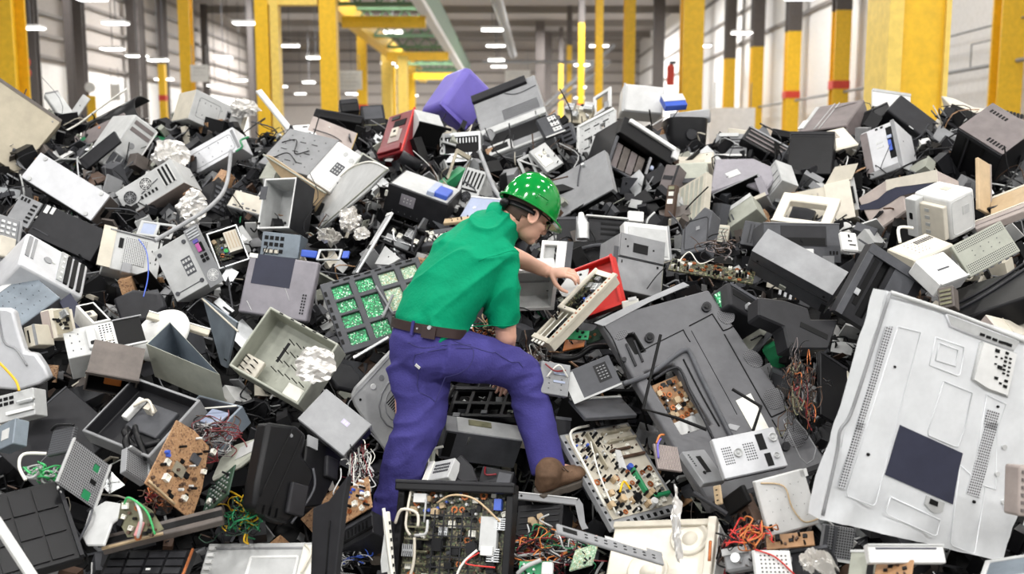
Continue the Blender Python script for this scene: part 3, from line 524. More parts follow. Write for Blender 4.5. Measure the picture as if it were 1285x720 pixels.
I('box', 'drawer_plate', 'taupe flat panel inside the curved black hood', 'panel', (-2.98,6.863,2.111), (.8608,.4637,-.2009,.0605), (.399,.12,.02), 'tp', [('o','F','lock','cu',.5,.75,.01,.004),('t','F','strap','wr',[(.1,.2,.004),(.16,.9,.01)],.004,1)])
I('box', 'slate_board', 'dark slate panel with light edge leaning left of the beige computer tower', 'panel', (-2.752,6.439,1.973), (.7908,.5222,-.2692,.1716), (.31,.097,.02), 'ch', [('p','F','edge_strip','lg',0,0,.03,1,.003),('p','F','edge_strip','lg',0,.96,1,1,.003)])
I('box', 'computer_tower', 'beige computer tower with two slot bays, upright left of the crumpled foil', 'computer', (-2.648,6.478,2.023), (.706,.5446,.4508,.0408), (.186,.398,.38), 'lg', [('p','F','drive_bay','tp',.14,.86,.92,.93,.003),('p','F','drive_bay','tp',.14,.73,.92,.8,.003),('o','F','badge','mg',.5,.52,.022,.004),('o','F','power_button','mg',.5,.44,.008,.005),('p','F','bracket','st',.1,.28,.9,.36,.006),('g','F','vent','dg',.06,.04,.94,.27,4,1,.8,.98,.005),('p','F','light_edge','wh',.96,.02,1,.98,.006)], r=.012)
I('box', 'computer_case', 'white computer case lying on its side with power inlet, top left crest', 'computer', (-2.27,7.073,2.327), (.7159,.5599,.387,.1557), (.43,.225,.237), 'lg', [('p','F','inlet_plate','mg',.62,.25,.7,.8,.004),('p','F','socket','bk',.63,.3,.69,.48,.008),('p','F','socket','bk',.63,.58,.69,.75,.008),('g','F','grille','dg',.05,.1,.58,.9,5,2,.06,.1,.004),('l','F','embossing','mg',.1,.18,.5,.82,.002,.015),('p','F','lid_edge','be',.93,0,1,1,.006),('p','L','end_panel','be',.02,.03,.98,.97,.003)])
I('box', 'computer_case', 'white computer case with curved carrying handle, right of the silver foil', 'computer', (-2.148,6.554,1.909), (.7884,.5638,-.2048,.1366), (.444,.167,.18), 'sv', [('t','F','handle','dg',[(.05,.25,.01),(.16,.35,.02),(.2,.6,.02),(.14,.85,.01)],.007,1),('l','F','embossing','mg',.25,.15,.92,.8,.002,.02),('g','F','grille','dg',.3,.1,.95,.9,4,2,.05,.08,.004),('p','F','drive_bay','mg',.94,.1,.985,.9,.004)])
I('foil', 'foil_sheet', 'crumpled silver foil sheet beside the beige computer tower front', 'foil', (-2.364,6.473,2.008), (.8103,.5627,.0567,-.1536), (.304,.229,.03), 'foil', [], seed=4, amp=.04)
I('foil', 'foil_sheet', 'crumpled silver foil caught on the crest right of the white computer case', 'foil', (-2.093,7.371,2.319), (.8231,.562,-.0248,-.0781), (.27,.176,.03), 'foil', [], seed=8, amp=.05)
I('foil', 'foil_sheet', 'crumpled silver foil under the bent grey pipe at left', 'foil', (-1.93,5.721,1.618), (.813,.563,-.1239,-.0819), (.211,.27,.03), 'foil', [], seed=5, amp=.05)
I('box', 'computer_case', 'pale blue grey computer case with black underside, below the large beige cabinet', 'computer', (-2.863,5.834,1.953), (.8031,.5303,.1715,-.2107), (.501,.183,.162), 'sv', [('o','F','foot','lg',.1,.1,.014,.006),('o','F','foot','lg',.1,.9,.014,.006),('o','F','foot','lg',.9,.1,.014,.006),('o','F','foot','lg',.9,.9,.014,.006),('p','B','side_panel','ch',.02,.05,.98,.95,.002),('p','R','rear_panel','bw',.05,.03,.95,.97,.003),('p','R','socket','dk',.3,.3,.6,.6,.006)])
I('box', 'computer_tower', 'dark charcoal computer tower with rear fan, above the silver tower at far left', 'computer', (-2.665,5.461,1.657), (.8193,.5331,.1132,-.1782), (.402,.19,.3), 'ch', [('p','F','rear_panel','mg',-.36,.12,-.02,.95,.01),('f','F','fan_grille','lg',-.24,.5,.028),('g','F','port_block','dk',-.14,.2,-.04,.85,1,5,.7,.5,.013),('p','F','label','wh',.04,.74,.1,.98,.002),('p','F','label','wh',.13,.78,.18,.99,.002),('g','F','vent','dk',-.34,.78,-.18,.92,3,1,.6,.8,.012)])
I('box', 'computer_tower', 'silver grey computer tower with dark drive slots and round badge at far left', 'computer', (-2.33,4.678,1.577), (.8824,.2058,.3714,.2028), (.337,.259,.3), 'sv', [('p','F','drive_bay','mg',.04,.3,.1,.9,.004),('p','F','drive_bay','mg',.13,.3,.17,.9,.004),('o','F','badge','mg',.38,.5,.022,.006),('o','F','power_button','wh',.47,.52,.009,.006),('p','F','bracket','st',.55,.1,.64,.95,.008),('p','F','drive_slot','dk',.66,.1,.72,.92,.01),('p','F','drive_slot','dk',.76,.08,.82,.92,.01),('p','F','drive_slot','dk',.87,.08,.93,.92,.01),('g','F','grille','wh',.56,.1,.64,.9,1,5,.4,.3,.012)], r=.016)
I('box', 'computer_tower', 'silver computer rear with round fan, white slots and metal mesh disc', 'computer', (-2.311,5.998,1.71), (.7567,.5953,-.193,.1893), (.396,.172,.3), 'lg', [('f','F','fan_grille','mg',.17,.55,.04),('f','F','fan_grille','wh',.48,.68,.04),('g','F','expansion_slot','dk',.72,.2,.93,.95,3,1,.45,.9,.004),('g','F','expansion_slot','wh',.7,.2,.95,.95,4,1,.25,.95,.006),('p','F','socket','bk',.12,.1,.22,.26,.006),('g','F','port_block','dk',.3,.25,.62,.4,5,1,.5,.8,.004),('t','F','seam','dg',[(.35,.45,.002),(.68,.62,.002)],.003,1),('p','B','side_panel','pk',0,0,1,1,.001)])
I('box', 'metal_chassis', 'pale metal chassis with square mesh vent and hanging bracket, left of centre', 'chassis', (-2.136,5.163,1.506), (.8707,.4137,.2317,.1303), (.277,.246,.1), 'lg', [('p','F','vent_panel','pf_lg',.3,.2,.72,.85,.004),('p','F','socket','dk',.2,.55,.28,.8,.004),('p','F','flap','be',-.12,0.0,.12,1.02,.006),('p','F','bracket','mg',.32,-.08,.5,.16,.03),('t','F','rail','mg',[(0.0,.95,.006),(1,.95,.006)],.005,1),('g','F','grille','dk',.78,.2,.97,.8,2,2,.15,.12,.003)])
I('box', 'computer_tower', 'pale computer tower with purple video ports beside its plain grey side panel', 'computer', (-1.706,5.013,1.34), (.7498,.6096,-.2271,.1206), (.198,.291,.16), 'lg', [('o','F','foot','dg',.12,.12,.012,.006),('o','F','foot','dg',.12,.88,.012,.006),('o','F','foot','dg',.88,.12,.012,.006),('o','F','foot','dg',.88,.88,.012,.006),('p','F','label','dg',.58,.3,.86,.62,.0015),('g','F','label_print','lg',.59,.31,.85,.61,3,3,.7,.5,.002),('t','F','seam','dg',[(.1,.12,.002),(.9,.12,.002)],.002,1),('p','F','rear_panel','mg',1.0,-.08,1.42,1.04,.004),('g','F','expansion_slot','st',1.05,.82,1.38,1.02,1,4,.95,.5,.01),('p','F','video_port','mgn',1.14,.56,1.26,.72,.014),('p','F','video_port','pu',1.12,.74,1.26,.8,.012),('p','F','socket','dk',1.26,.55,1.32,.72,.012),('g','F','port_block','dk',1.12,.36,1.34,.52,2,2,.7,.7,.01),('f','F','fan_grille','wh',1.22,.1,.03)])
I('open', 'computer_case', 'open computer case showing a green speckled board and cream power supply', 'computer', (-1.585,5.351,1.467), (.8181,.5293,-.034,.2224), (.173,.221,.1), 'st', [('p','F','board','pcbD',.1,.3,.6,.92,-.07,.01),('p','F','power_supply','cr',.5,.35,.92,.9,-.01,.05),('g','F','vent','tn',.52,.4,.9,.88,4,1,.2,.9,-.005),('o','F','fan','gn',.4,.4,.012,-.001),('c','F','x','x',.12,.4,.5,.9,10,3,.8,-.065,None)], inner='bk')
I('box', 'optical_drive', 'cream flat drive lying beside white computer panel, upper left centre', 'drive', (-1.711,5.975,1.778), (.8769,.4445,.0461,-.1772), (.224,.121,.06), 'cr', [('o','F','spindle','mg',.4,.35,.008,.004),('g','F','vent','dg',.1,.1,.9,.25,4,1,.6,.5,.0015),('p','F','lid_edge','mg',0,0,1,.05,.003),('p','B','front_panel','mg',.05,.1,.95,.9,.003)])
I('box', 'drive_rack', 'dark drive rack with slotted rails below the bent pipe', 'drive rack', (-1.823,5.993,1.758), (.8168,.3964,.3735,.1904), (.161,.213,.12), 'ch', [('g','F','rail','dg',.1,.08,.9,.92,1,5,.9,.5,.006),('p','F','latch','mg',.8,.4,.95,.6,.008)])
I('frame', 'plastic_surround', 'clear grey plastic frame lying under the computer rear with round fan', 'frame', (-2.083,5.497,1.646), (.8697,.4814,.0026,-.1088), (.211,.091,.01), 'lg', [('p','F','pane','lb',.08,.1,.5,.9,-.003)], hs=[(.1,.15,.48,.85,None),(.56,.15,.92,.85,None)])
I('box', 'tray_computer', 'grey open sided computer with cream drive at the far left edge', 'computer', (-2.59,4.826,1.451), (.7651,.4558,.3801,.2497), (.149,.392,.15), 'mg', [('p','F','drive','cr',.25,.42,.8,.7,.03),('p','F','bracket','wh',.6,.04,.95,.14,.02),('p','F','opening','dk',.2,.12,.9,.36,.002),('g','F','vent','st',.25,.74,.85,.95,3,3,.6,.5,.006),('t','F','rail','mg',[(.92,.02,.01),(.95,.98,.01)],.008,1)])
I('box', 'metal_sheet', 'blue grey steel panel with worn spots at the left edge below silver tower', 'panel', (-2.293,4.533,1.286), (.8405,.3319,-.1671,.3942), (.239,.278,.1), 'bg', [('g','F','grille','dk',.1,.1,.9,.9,6,4,.08,.1,.002),('p','F','lid_edge','wh',.02,.9,.98,1,.003),('p','B','front_panel','dg',.02,.05,.98,.95,.002)])
I('poly', 'plastic_shell', 'white plastic shell with stepped rounded outline at the left edge', 'shell', (-2.282,4.141,1.091), (.7533,.6577,0.0,0.0), (.312,.353,.05), 'sv', [('t','F','rim','mg',[(.3,.98,.004),(.38,.6,.004),(.55,.5,.004),(.7,.3,.004)],.004,1)], poly=[(0.0,.014),(.183,0.0),(.271,.027),(.312,.054),(.292,.102),(.254,.159),(.207,.166),(.176,.265),(.159,.339),(.129,.353),(0.0,.353)], r=.012)
I('box', 'disk_drive', 'small cream disk drive beside the white stepped shell', 'drive', (-2.093,4.223,1.258), (.7781,.5953,-.1999,.0171), (.06,.093,.1), 'be', [('p','F','drive_slot','dk',.3,.2,.4,.8,.003),('p','F','lid_edge','mg',.8,0,1,1,.004)])
I('box', 'optical_drive', 'beige drive with cream face and open silver mechanism, left of white rack', 'drive', (-2.054,4.311,1.273), (.7652,.6244,-.1551,.0213), (.061,.134,.14), 'cr', [('p','F','front_panel','pk',.05,.04,.7,.96,.004),('p','F','mechanism','mt',1.02,.1,2.3,.9,-.005),('c','F','x','x',1.1,.15,2.2,.85,10,6,.8,-.005,[0,2,3,7])])
I('poly', 'metal_sheet', 'dusky blue grey panel wedge beside the small white drive cage', 'panel', (-2.187,4.63,1.348), (.8593,.4264,.1912,-.2079), (.195,.137,.012), 'nv', [], poly=[(.154,0.0),(.195,.07),(.121,.099),(.009,.137),(0.0,.073)])
I('open', 'drive_cage', 'small white drive cage with open front above the white rear panel', 'drive cage', (-1.886,4.421,1.332), (.8695,.2338,.0685,.4297), (.088,.153,.09), 'wh', [('p','F','drive','cr',.1,.5,.8,.8,-.02,.05),('p','F','latch','dg',.3,.55,.5,.68,-.015),('p','F','socket','dk',.6,.15,.8,.4,-.05)], inner='dk', wall=.014)
I('poly', 'fabric_pouch', 'dark pouch slumped in the gap below the mesh chassis', 'bag', (-2.046,4.918,1.253), (.8786,.4555,-.0862,-.1144), (.325,.188,.05), 'ch', [], poly=[(.095,0.0),(.25,.009),(.325,.088),(.271,.168),(.105,.188),(0.0,.134)], r=.018)
I('box', 'computer_chassis', 'white computer rear plate with pierced square and open black end', 'computer', (-1.906,4.197,1.218), (.9182,.3188,.006,.235), (.248,.171,.14), 'lg', [('p','F','vent_panel','pg_wh',.58,.16,.8,.94,.003),('p','F','power_block','lg',.36,.1,.52,.82,.02),('p','F','socket','dk',.4,.2,.5,.34,.024),('p','F','plug','cr',.66,.3,.78,.55,.006),('p','F','opening','dk',.84,.03,1.3,.99,.0015),('p','F','rim','lg',.83,-.02,1.34,.04,.006),('p','F','rim','mg',.83,.96,1.34,1.0,.006),('g','F','grille','dg',.04,.1,.3,.9,2,3,.14,.12,.003)])
I('open', 'printer_case', 'brown grey box with dark hollow and orange wood block inside', 'box', (-1.814,4.11,1.102), (.3872,.8974,.2029,-.0596), (.206,.149,.16), 'bw', [('p','F','drawer','mg',.08,.55,.6,.8,-.05,.02),('p','F','block','or',.35,-0.0,.7,.45,-.04,.03),('p','F','lid','bw',-.02,.9,1.02,1.02,.004),('p','T','lid','bw',0,0,1,1,.004)], inner='dk')
I('disc', 'round_dish', 'white round plastic lid behind the triangular grey hopper', 'lid', (-1.753,4.494,1.11), (.8493,.4806,-.2153,-.0369), (.325,.242,.1), 'wh', [])
I('poly', 'hopper', 'grey green triangular hollow hopper with white rim in lower left heap', 'hopper', (-1.577,4.215,1.28), (.9342,.2829,.0907,-.1974), (.387,.156,.208), 'gg', [('p','F','rim','wr',0,0,.001,.001,.001)], poly=[(0.0,0.0),(.387,0.0),(0.0,.156)], hollow=.008, inner='bg')
I('box', 'trim_strip', 'cream bar lying across the white round lid', 'strip', (-1.677,4.508,1.35), (.9522,.2321,.1901,.0583), (.287,.045,.02), 'be', [('p','F','lid_edge','lg',0,.8,1,1,.003)])
I('poly', 'metal_sheet', 'narrow blue grey triangular side panel standing left of the mauve panel', 'panel', (-1.391,4.698,1.028), (.7199,.4277,-.5429,-.0636), (.344,.488,.012), 'bg', [('t','F','rim','be',[(.02,.98,.004),(.5,.5,.004),(.98,.02,.004)],.005,1)], poly=[(.002,.063),(.062,0.0),(.344,.058),(0.0,.488)])
I('box', 'charcoal_board', 'large charcoal panel leaning at left edge under the stepped white shell', 'panel', (-1.853,3.812,.737), (.8387,.3227,-.2026,.3891), (.37,.375,.025), 'ch', [('t','F','scratch','mg',[(.1,.4,0.0),(.6,.45,0.0)],.0015,1),('p','F','rim','dg',0,.98,1,1,.003)])
I('open', 'chassis_tray', 'grey open tray holding a black drive and loose black cables', 'chassis', (-1.745,3.919,.98), (.9138,.3107,-.0136,-.2611), (.391,.308,.08), 'mg', [('p','F','drive_unit','dg',.28,.35,.75,.8,-.05,.05),('p','F','bracket','wh',.22,.42,.3,.78,-.02,.03),('p','F','block','cr',.42,.62,.5,.72,-.01,.04),('t','F','cable','bk',[(.4,.3,-.03),(.5,.2,0.0),(.7,.1,-.02),(.9,.3,-.03)],.014,1),('t','F','cable','bk',[(.5,.25,-.02),(.65,.05,.01),(.85,-.1,-.02)],.014,1),('t','F','cable','bk',[(.5,.35,-.02),(.72,.18,.01),(.95,0.0,-.02)],.012,1),('t','F','cable','cr',[(.3,.6,-.01),(.45,.72,.01),(.6,.6,-.01)],.006,1)], inner='ch', wall=.014)
I('open', 'metal_box', 'bluish metal box with open top beside the wire tangle, lower left', 'box', (-1.457,4.062,.953), (.9281,.2508,-.0457,-.2715), (.266,.21,.1), 'bg', [('p','F','plate','lb',.3,.5,.7,.9,-.04,.01),('t','F','wire','wr',[(0.0,.5,.002),(.9,.95,.002)],.004,1)], inner='dg')
I('frame', 'mesh_plate', 'white pierced metal plate with green patches showing through', 'plate', (-1.631,3.433,.931), (.7941,.2891,.5083,.1659), (.2,.189,.008), 'pf_mg', [('p','F','green_patch','gr',.66,.68,.8,.84,-.004),('p','F','green_patch','gr',.62,.05,.82,.24,-.004),('p','F','green_patch','gr',.32,.33,.52,.42,-.004),('p','F','opening','dk',.68,.4,.82,.5,.001),('p','F','rim','lg',0,0,.03,1,.008),('p','F','rim','lg',.97,0,1,1,.008)], hs=[(.66,.68,.8,.84,None),(.62,.05,.82,.24,None)])
I('box', 'mesh_bracket', 'bare grey pierced bracket beside the brown circuit board', 'bracket', (-1.461,3.639,.905), (.8181,.2069,.4732,.2529), (.115,.114,.03), 'pf_mg', [('p','F','rim','st',0,.9,1.3,1,.02),('p','F','rim','st',.95,0,1.05,1,.015)])
I('poly', 'circuit_board', 'brown circuit board with scattered parts in the lower left heap', 'circuit board', (-1.312,3.43,.927), (.7638,.3607,.525,.1043), (.264,.284,.006), 'pcbB', [('c','F','x','x',.05,.05,.9,.95,34,11,1.0,0,[0,1,3,4,4,2,8]),('p','F','shield','dg',.5,.62,.66,.74,.012),('p','F','shield','mt',.3,.35,.52,.5,.006),('t','F','rim','tn',[(.03,.05,.004),(.6,.02,.004)],.005,1)], poly=[(.002,0.0),(.264,0.0),(.247,.126),(.189,.274),(.094,.284),(0.0,.268)], r=0)
I('poly', 'plastic_cover', 'pale grey curved cover right of the brown circuit board', 'cover', (-1.19,3.789,.816), (.904,.2608,-.3025,-.1526), (.267,.15,.02), 'gg', [('p','F','plate','lg',.5,.3,.9,.7,.003)], poly=[(.178,0.0),(.267,.034),(.225,.123),(.083,.15),(.002,.11),(0.0,0.0)], r=.008)
I('box', 'pcb_card', 'dark green board standing on edge right of the brown circuit board', 'circuit board', (-1.177,3.613,.726), (.8677,.2745,-.3961,-.1217), (.2,.139,.006), 'dgn', [('g','F','connector','st',.1,.1,.9,.9,6,5,.35,.3,.004),('c','F','x','x',.1,.1,.9,.9,8,4,.7,0,[2,0,3])])
I('frame', 'printer_cover', 'black ribbed plastic cover at the bottom left corner', 'cover', (-1.72,3.18,.668), (.884,.3393,.0843,.3103), (.274,.337,.05), 'bk', [('g','F','rib_panel','bk',.04,.05,.9,.95,3,3,.9,.9,.006),('p','F','rim','ch',.94,.02,.99,.98,.012),('p','F','label','wh',.93,.86,.96,.9,.014),('p','F','label','wh',.95,.8,.97,.83,.014)], r=.006)
I('box', 'trim_strip', 'white straight trim strip at the bottom left corner before the black cover', 'strip', (-1.543,3.042,.724), (.7817,.4177,.1145,.4488), (.032,.251,.02), 'wh', [('p','F','lid_edge','lg',0.0,0,.2,1,.002)])
I('box', 'black_beam', 'long dark trim beam lying above the louvred panel, bottom left', 'beam', (-1.461,3.389,.693), (.9598,.238,-.0567,.1377), (.424,.071,.03), 'bw', [('p','F','face','dk',0.0,.3,1,.7,.002),('p','F','edge','tn',0.0,0.0,.5,.14,.006)])
I('frame', 'louvre_plate', 'black louvred plastic panel lying flat at the bottom left', 'panel', (-1.519,3.438,.536), (.9349,.3251,-.0985,-.1033), (.36,.144,.03), 'bk', [('g','F','louvre','ch',.04,.06,.96,.94,4,4,.85,.75,.008),('p','F','label','wh',.55,.4,.6,.45,.01),('p','F','edge','cu',.98,0,1,1,.006)])
I('poly', 'circuit_board', 'small circuit board with green wire loops and a pink block', 'circuit board', (-1.428,3.387,.763), (.8119,.5637,.0512,-.1431), (.184,.133,.006), 'ol', [('c','F','x','x',.1,.1,.9,.85,18,9,.9,0,[0,2,3,4,6]),('p','F','block','pi',.5,.1,.62,.5,.014,.001),('t','F','cable','gn',[(.1,.8,.01),(.2,1.0,.03),(.6,.8,.02),(.9,.3,.01)],.004,1),('t','F','cable','lg',[(.3,.95,.01),(.6,.6,.04),(.62,.1,.02)],.006,1)], poly=[(.069,0.0),(.15,.031),(.184,.064),(.117,.113),(.03,.133),(0.0,.106),(.012,.046)], r=0)
I('poly', 'plastic_sheet', 'crumpled pale plastic piece left of the small board, bottom left', 'plastic', (-1.574,3.402,.686), (.9156,.3289,-.1942,-.1255), (.203,.191,.012), 'lg', [('t','F','cable','dg',[(.1,.1,.006),(.25,.5,.02),(.15,.8,.01)],.005,1)], poly=[(.063,.012),(.154,0.0),(.148,.088),(.203,.118),(.175,.161),(.065,.191),(0.0,.161),(.016,.056)], r=.004)
I('box', 'printer_bed', 'light grey printer base with white square frame at the bottom edge', 'printer', (-1.183,3.523,.476), (.9198,.369,-.097,-.0917), (.456,.189,.12), 'lg', [('l','F','frame','wh',.43,-.2,.86,.7,.006,.008),('p','F','mechanism','wr',.9,.05,1.03,.9,.02),('g','F','clip','wh',.02,.1,.1,.95,1,6,.7,.5,.012),('t','F','wire','cr',[(.92,.9,.02),(1.0,.7,.03),(.95,.3,.03)],.005,1),('p','F','lid_edge','mg',0.0,.86,.9,.9,.004)])
I('poly', 'printer_cover', 'large rounded black printer cover left of the standing leg', 'cover', (-.951,3.466,.794), (.7717,.4669,.3956,.1731), (.27,.369,.08), 'bk', [('t','F','seam','dk',[(.1,.2,.002),(.42,.96,.002)],.003,1),('t','F','seam','dk',[(.3,.1,.002),(.62,.93,.002)],.003,1),('o','F','screw','mg',.42,.88,.008,.004),('p','F','block','ch',.55,.1,.85,.42,.02),('g','F','clip','dk',.05,.02,.5,.14,4,1,.6,.8,.012),('t','F','rim','dg',[(.9,.62,.004),(.98,.4,.004),(.7,.02,.004)],.005,1)], poly=[(.111,.004),(.18,0.0),(.238,.084),(.27,.22),(.187,.263),(.191,.347),(.134,.369),(.055,.357),(0.0,.349),(.001,.122),(.009,.03)], r=.016)
I('poly', 'printer_cover', 'second black plastic cover behind the large rounded one', 'cover', (-.8,3.63,.771), (.7758,.3694,.4503,.2428), (.24,.293,.05), 'bk', [('p','F','lever','mg',.05,.82,.3,.98,.006),('p','F','bracket','ch',.5,.5,.8,.8,.02)], poly=[(.029,0.0),(.124,.031),(.224,.209),(.24,.293),(.014,.273),(0.0,.106)], r=.006)
I('poly', 'upright_board', 'tall dark grey panel standing left of the work boot', 'panel', (-.719,3.354,.607), (.7999,.5254,-.2436,-.1575), (.164,.348,.03), 'ch', [('t','F','seam','dk',[(.5,0.0,.002),(.55,.55,.002)],.003,1)], poly=[(.124,0.0),(.147,.249),(.164,.348),(.077,.262),(0.0,.24),(.005,0.0)], r=.004)
I('box', 'circuit_board', 'brown circuit board with coloured parts and wires beside the standing leg', 'circuit board', (-.656,3.629,.689), (.849,.3927,-.3507,-.0449), (.176,.127,.006), 'pcbB', [('c','F','x','x',.05,.1,.95,.95,26,21,.9,0,[0,1,8,8,3,6])], r=0)
I('box', 'stereo_unit', 'dark grey unit with ridged edge under the brown board near the boot', 'player', (-.694,3.755,.528), (.8848,.3342,-.3227,-.0356), (.196,.1,.14), 'ch', [('p','F','rim','dg',0.0,.75,1,.86,.006),('p','F','rim','dk',0.0,.2,1,.3,.003),('g','F','vent','dk',.1,.35,.9,.68,8,1,.4,.9,.002)])
I('box', 'flat_unit', 'mauve grey flat panel with dark blue patch and scratches, left of the green boards', 'panel', (-1.367,4.895,1.31), (.8081,.5803,-.0013,-.1012), (.364,.304,.05), 'mv', [('p','F','patch','nv',.1,.5,.66,1.0,.0012),('p','F','label','wr',0.0,.93,.12,1.0,.002),('g','F','vent','ch',.86,.1,.93,.45,2,7,.6,.6,.002),('t','F','scratch','lg',[(.1,.2,0),(.2,.05,0)],.0015,1),('t','F','scratch','lg',[(.6,.5,0),(.7,.3,0)],.0012,1)], r=.01)
I('frame', 'board_tray', 'black plastic rack of green circuit panels left of the worker', 'rack', (-.787,4.587,1.159), (.8606,.4669,-.0297,.2011), (.503,.383,.03), 'dg', [('p','F','green_panel','pcbG',.09,.08,.27,.26,-.016,.004),('p','F','green_panel','pcbG',.09,.32,.27,.5,-.016,.004),('p','F','green_panel','pcbG',.09,.54,.27,.7,-.016,.004),('p','F','green_panel','pcbG',.09,.74,.27,.92,-.016,.004),('p','F','green_panel','pcbG',.33,.08,.5,.3,-.016,.004),('p','F','green_panel','pcbG',.33,.36,.5,.68,-.016,.004),('p','F','green_panel','pcbG',.33,.74,.5,.92,-.016,.004),('p','F','green_panel','pcbL',.56,.08,.73,.3,-.016,.004),('p','F','green_panel','pcbL',.56,.36,.73,.68,-.016,.004),('p','F','green_panel','pcbL',.56,.74,.73,.92,-.016,.004),('p','F','green_panel','pcbL',.79,.36,.95,.68,-.016,.004),('p','F','green_panel','pcbL',.79,.74,.95,.92,-.016,.004),('p','F','backing','dk',.02,.02,.98,.98,-.026,.003),('g','F','grille','dk',0.0,.1,.045,.9,1,7,.6,.6,.002),('g','F','grille','dk',.1,.955,.95,.99,8,1,.6,.7,.002),('t','F','strut','mg',[(.45,.3,.01),(.62,.55,.02)],.008,1),('t','F','strut','mg',[(.5,.75,.01),(.56,.3,.015)],.006,1)], hs=[(.09,.08,.27,.26,None),(.09,.32,.27,.5,None),(.09,.54,.27,.7,None),(.09,.74,.27,.92,None),(.33,.08,.5,.3,None),(.33,.36,.5,.68,None),(.33,.74,.5,.92,None),(.56,.08,.73,.3,None),(.56,.36,.73,.68,None),(.56,.74,.73,.92,None),(.79,.36,.95,.68,None),(.79,.74,.95,.92,None)])
I('open', 'open_case', 'beige open metal case with punched floor below the mauve panel', 'case', (-1.229,4.232,1.182), (.8352,.4839,.0954,-.2434), (.372,.313,.144), 'gg', [('p','F','bracket','cr',.04,.02,.3,.3,-.05,.03),('g','F','grille','dk',.06,.04,.28,.28,2,3,.25,.16,-.045),('p','F','slot','dk',.36,.4,.4,.72,-.08),('g','F','grille','dk',.4,.2,.9,.8,5,4,.08,.08,-.08),('p','F','label','wr',.66,.06,.88,.24,-.08),('g','F','grille','dk',.1,.975,.9,.995,5,1,.3,.8,.002)], inner='gg', wall=.01)
I('foil', 'bag', 'crumpled silver antistatic bag lying on the open beige case', 'bag', (-.943,4.04,1.177), (.8518,.4691,.0373,-.2301), (.203,.186,.03), 'bag', [], seed=12, amp=.018, body='sheet', n=18)
I('poly', 'plastic_cover', 'dull black plastic cover between beige case and the round speaker panel', 'cover', (-.826,4.359,1.069), (.886,.3416,.282,.1368), (.17,.146,.03), 'ch', [], poly=[(0.0,.05),(.052,0.0),(.158,.011),(.17,.094),(.117,.146),(.002,.13)], r=.01)
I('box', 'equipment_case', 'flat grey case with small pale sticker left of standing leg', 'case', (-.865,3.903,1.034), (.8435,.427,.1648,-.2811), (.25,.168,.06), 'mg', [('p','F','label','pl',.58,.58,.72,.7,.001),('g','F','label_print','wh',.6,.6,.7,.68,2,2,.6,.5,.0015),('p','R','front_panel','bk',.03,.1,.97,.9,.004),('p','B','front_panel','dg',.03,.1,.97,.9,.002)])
I('poly', 'grille_plate', 'light grey panel with round slotted grille behind the standing leg', 'panel', (-.764,4.266,.99), (.732,.4973,.4539,-.1044), (.471,.462,.02), 'lg', [('l','F','rim','mg',.05,.05,.95,.95,.003,.03),('g','F','vent','dk',.34,.36,.62,.52,12,1,.45,.95,.001),('g','F','vent','dk',.34,.56,.62,.7,12,1,.45,.95,.001),('t','F','ring','mg',[(.74,.52,.001),(.7195,.6368,.001),(.6611,.7352,.001),(.5742,.7996,.001),(.4724,.8199,.001),(.3718,.7928,.001),(.2883,.7226,.001),(.235,.6205,.001),(.2204,.5025,.001),(.2468,.3872,.001),(.3101,.293,.001),(.4001,.2345,.001),(.5027,.2212,.001),(.6018,.255,.001),(.6816,.3306,.001),(.7296,.4362,.001),(.7382,.555,.001)],.004,0),('t','F','ring','mg',[(.68,.52,.001),(.6642,.6096,.001),(.6193,.685,.001),(.5525,.7344,.001),(.4742,.7499,.001),(.3968,.7291,.001),(.3325,.6754,.001),(.2916,.597,.001),(.2803,.5066,.001),(.3006,.4182,.001),(.3493,.3459,.001),(.4185,.3011,.001),(.4975,.2909,.001),(.5737,.3168,.001),(.6351,.3748,.001),(.672,.4557,.001),(.6786,.5468,.001)],.003,0),('o','F','knob','wh',.13,.38,.014,.004),('o','F','knob','mg',.13,.5,.014,.004),('o','F','screw','dk',.12,.2,.006,.004)], poly=[(.062,.056),(.434,0.0),(.471,.032),(.337,.438),(.286,.462),(.032,.412),(.007,.368),(0.0,.114),(.014,.074)], r=.006)
I('box', 'metal_strip', 'thin bright metal rod left of the worker at belt height', 'rod', (-.706,4.36,1.184), (.9046,.3344,-.2457,.0979), (.183,.015,.006), 'st', [('p','F','tip','wh',0.0,0.0,.06,1,.002)], r=.001)
I('box', 'metal_strip', 'long silver metal strip leaning behind the rack of green boards', 'strip', (-.854,5.258,1.457), (.7889,.3475,-.2915,-.4147), (.071,.39,.012), 'st', [('p','F','slot','dk',.2,.05,.4,.2,.002),('p','F','slot','dk',.2,.4,.6,.46,.002),('p','F','tip','wh',0.0,.95,1,1,.004)])
I('box', 'storage_unit', 'pinkish grey box with stained side on the crest left of the red unit', 'box', (-1.388,6.787,2.217), (.8543,.4773,.2048,-.0204), (.317,.154,.25), 'pk', [('p','R','side_panel','yp',0.0,0.0,1,1,.002),('t','F','cable','dg',[(.1,.35,.003),(.5,.38,.01),(.75,.3,.003)],.003,1),('o','F','screw','wh',.4,.75,.006,.004)])
I('box', 'black_case', 'flat black plastic case lying behind the pinkish grey box', 'case', (-1.465,7.409,2.361), (.895,.4341,.0443,-.0923), (.37,.078,.2), 'bk', [('p','F','rim','ch',.02,.7,.98,.9,.003)], r=.012)
I('box', 'black_case', 'small black case with sloping lid on the crest under the paper notices', 'case', (-1.3,7.681,2.394), (.8467,.5121,.0306,.1412), (.146,.119,.15), 'bk', [('p','F','lid','ch',.1,.6,.9,.9,.004)], r=.015)
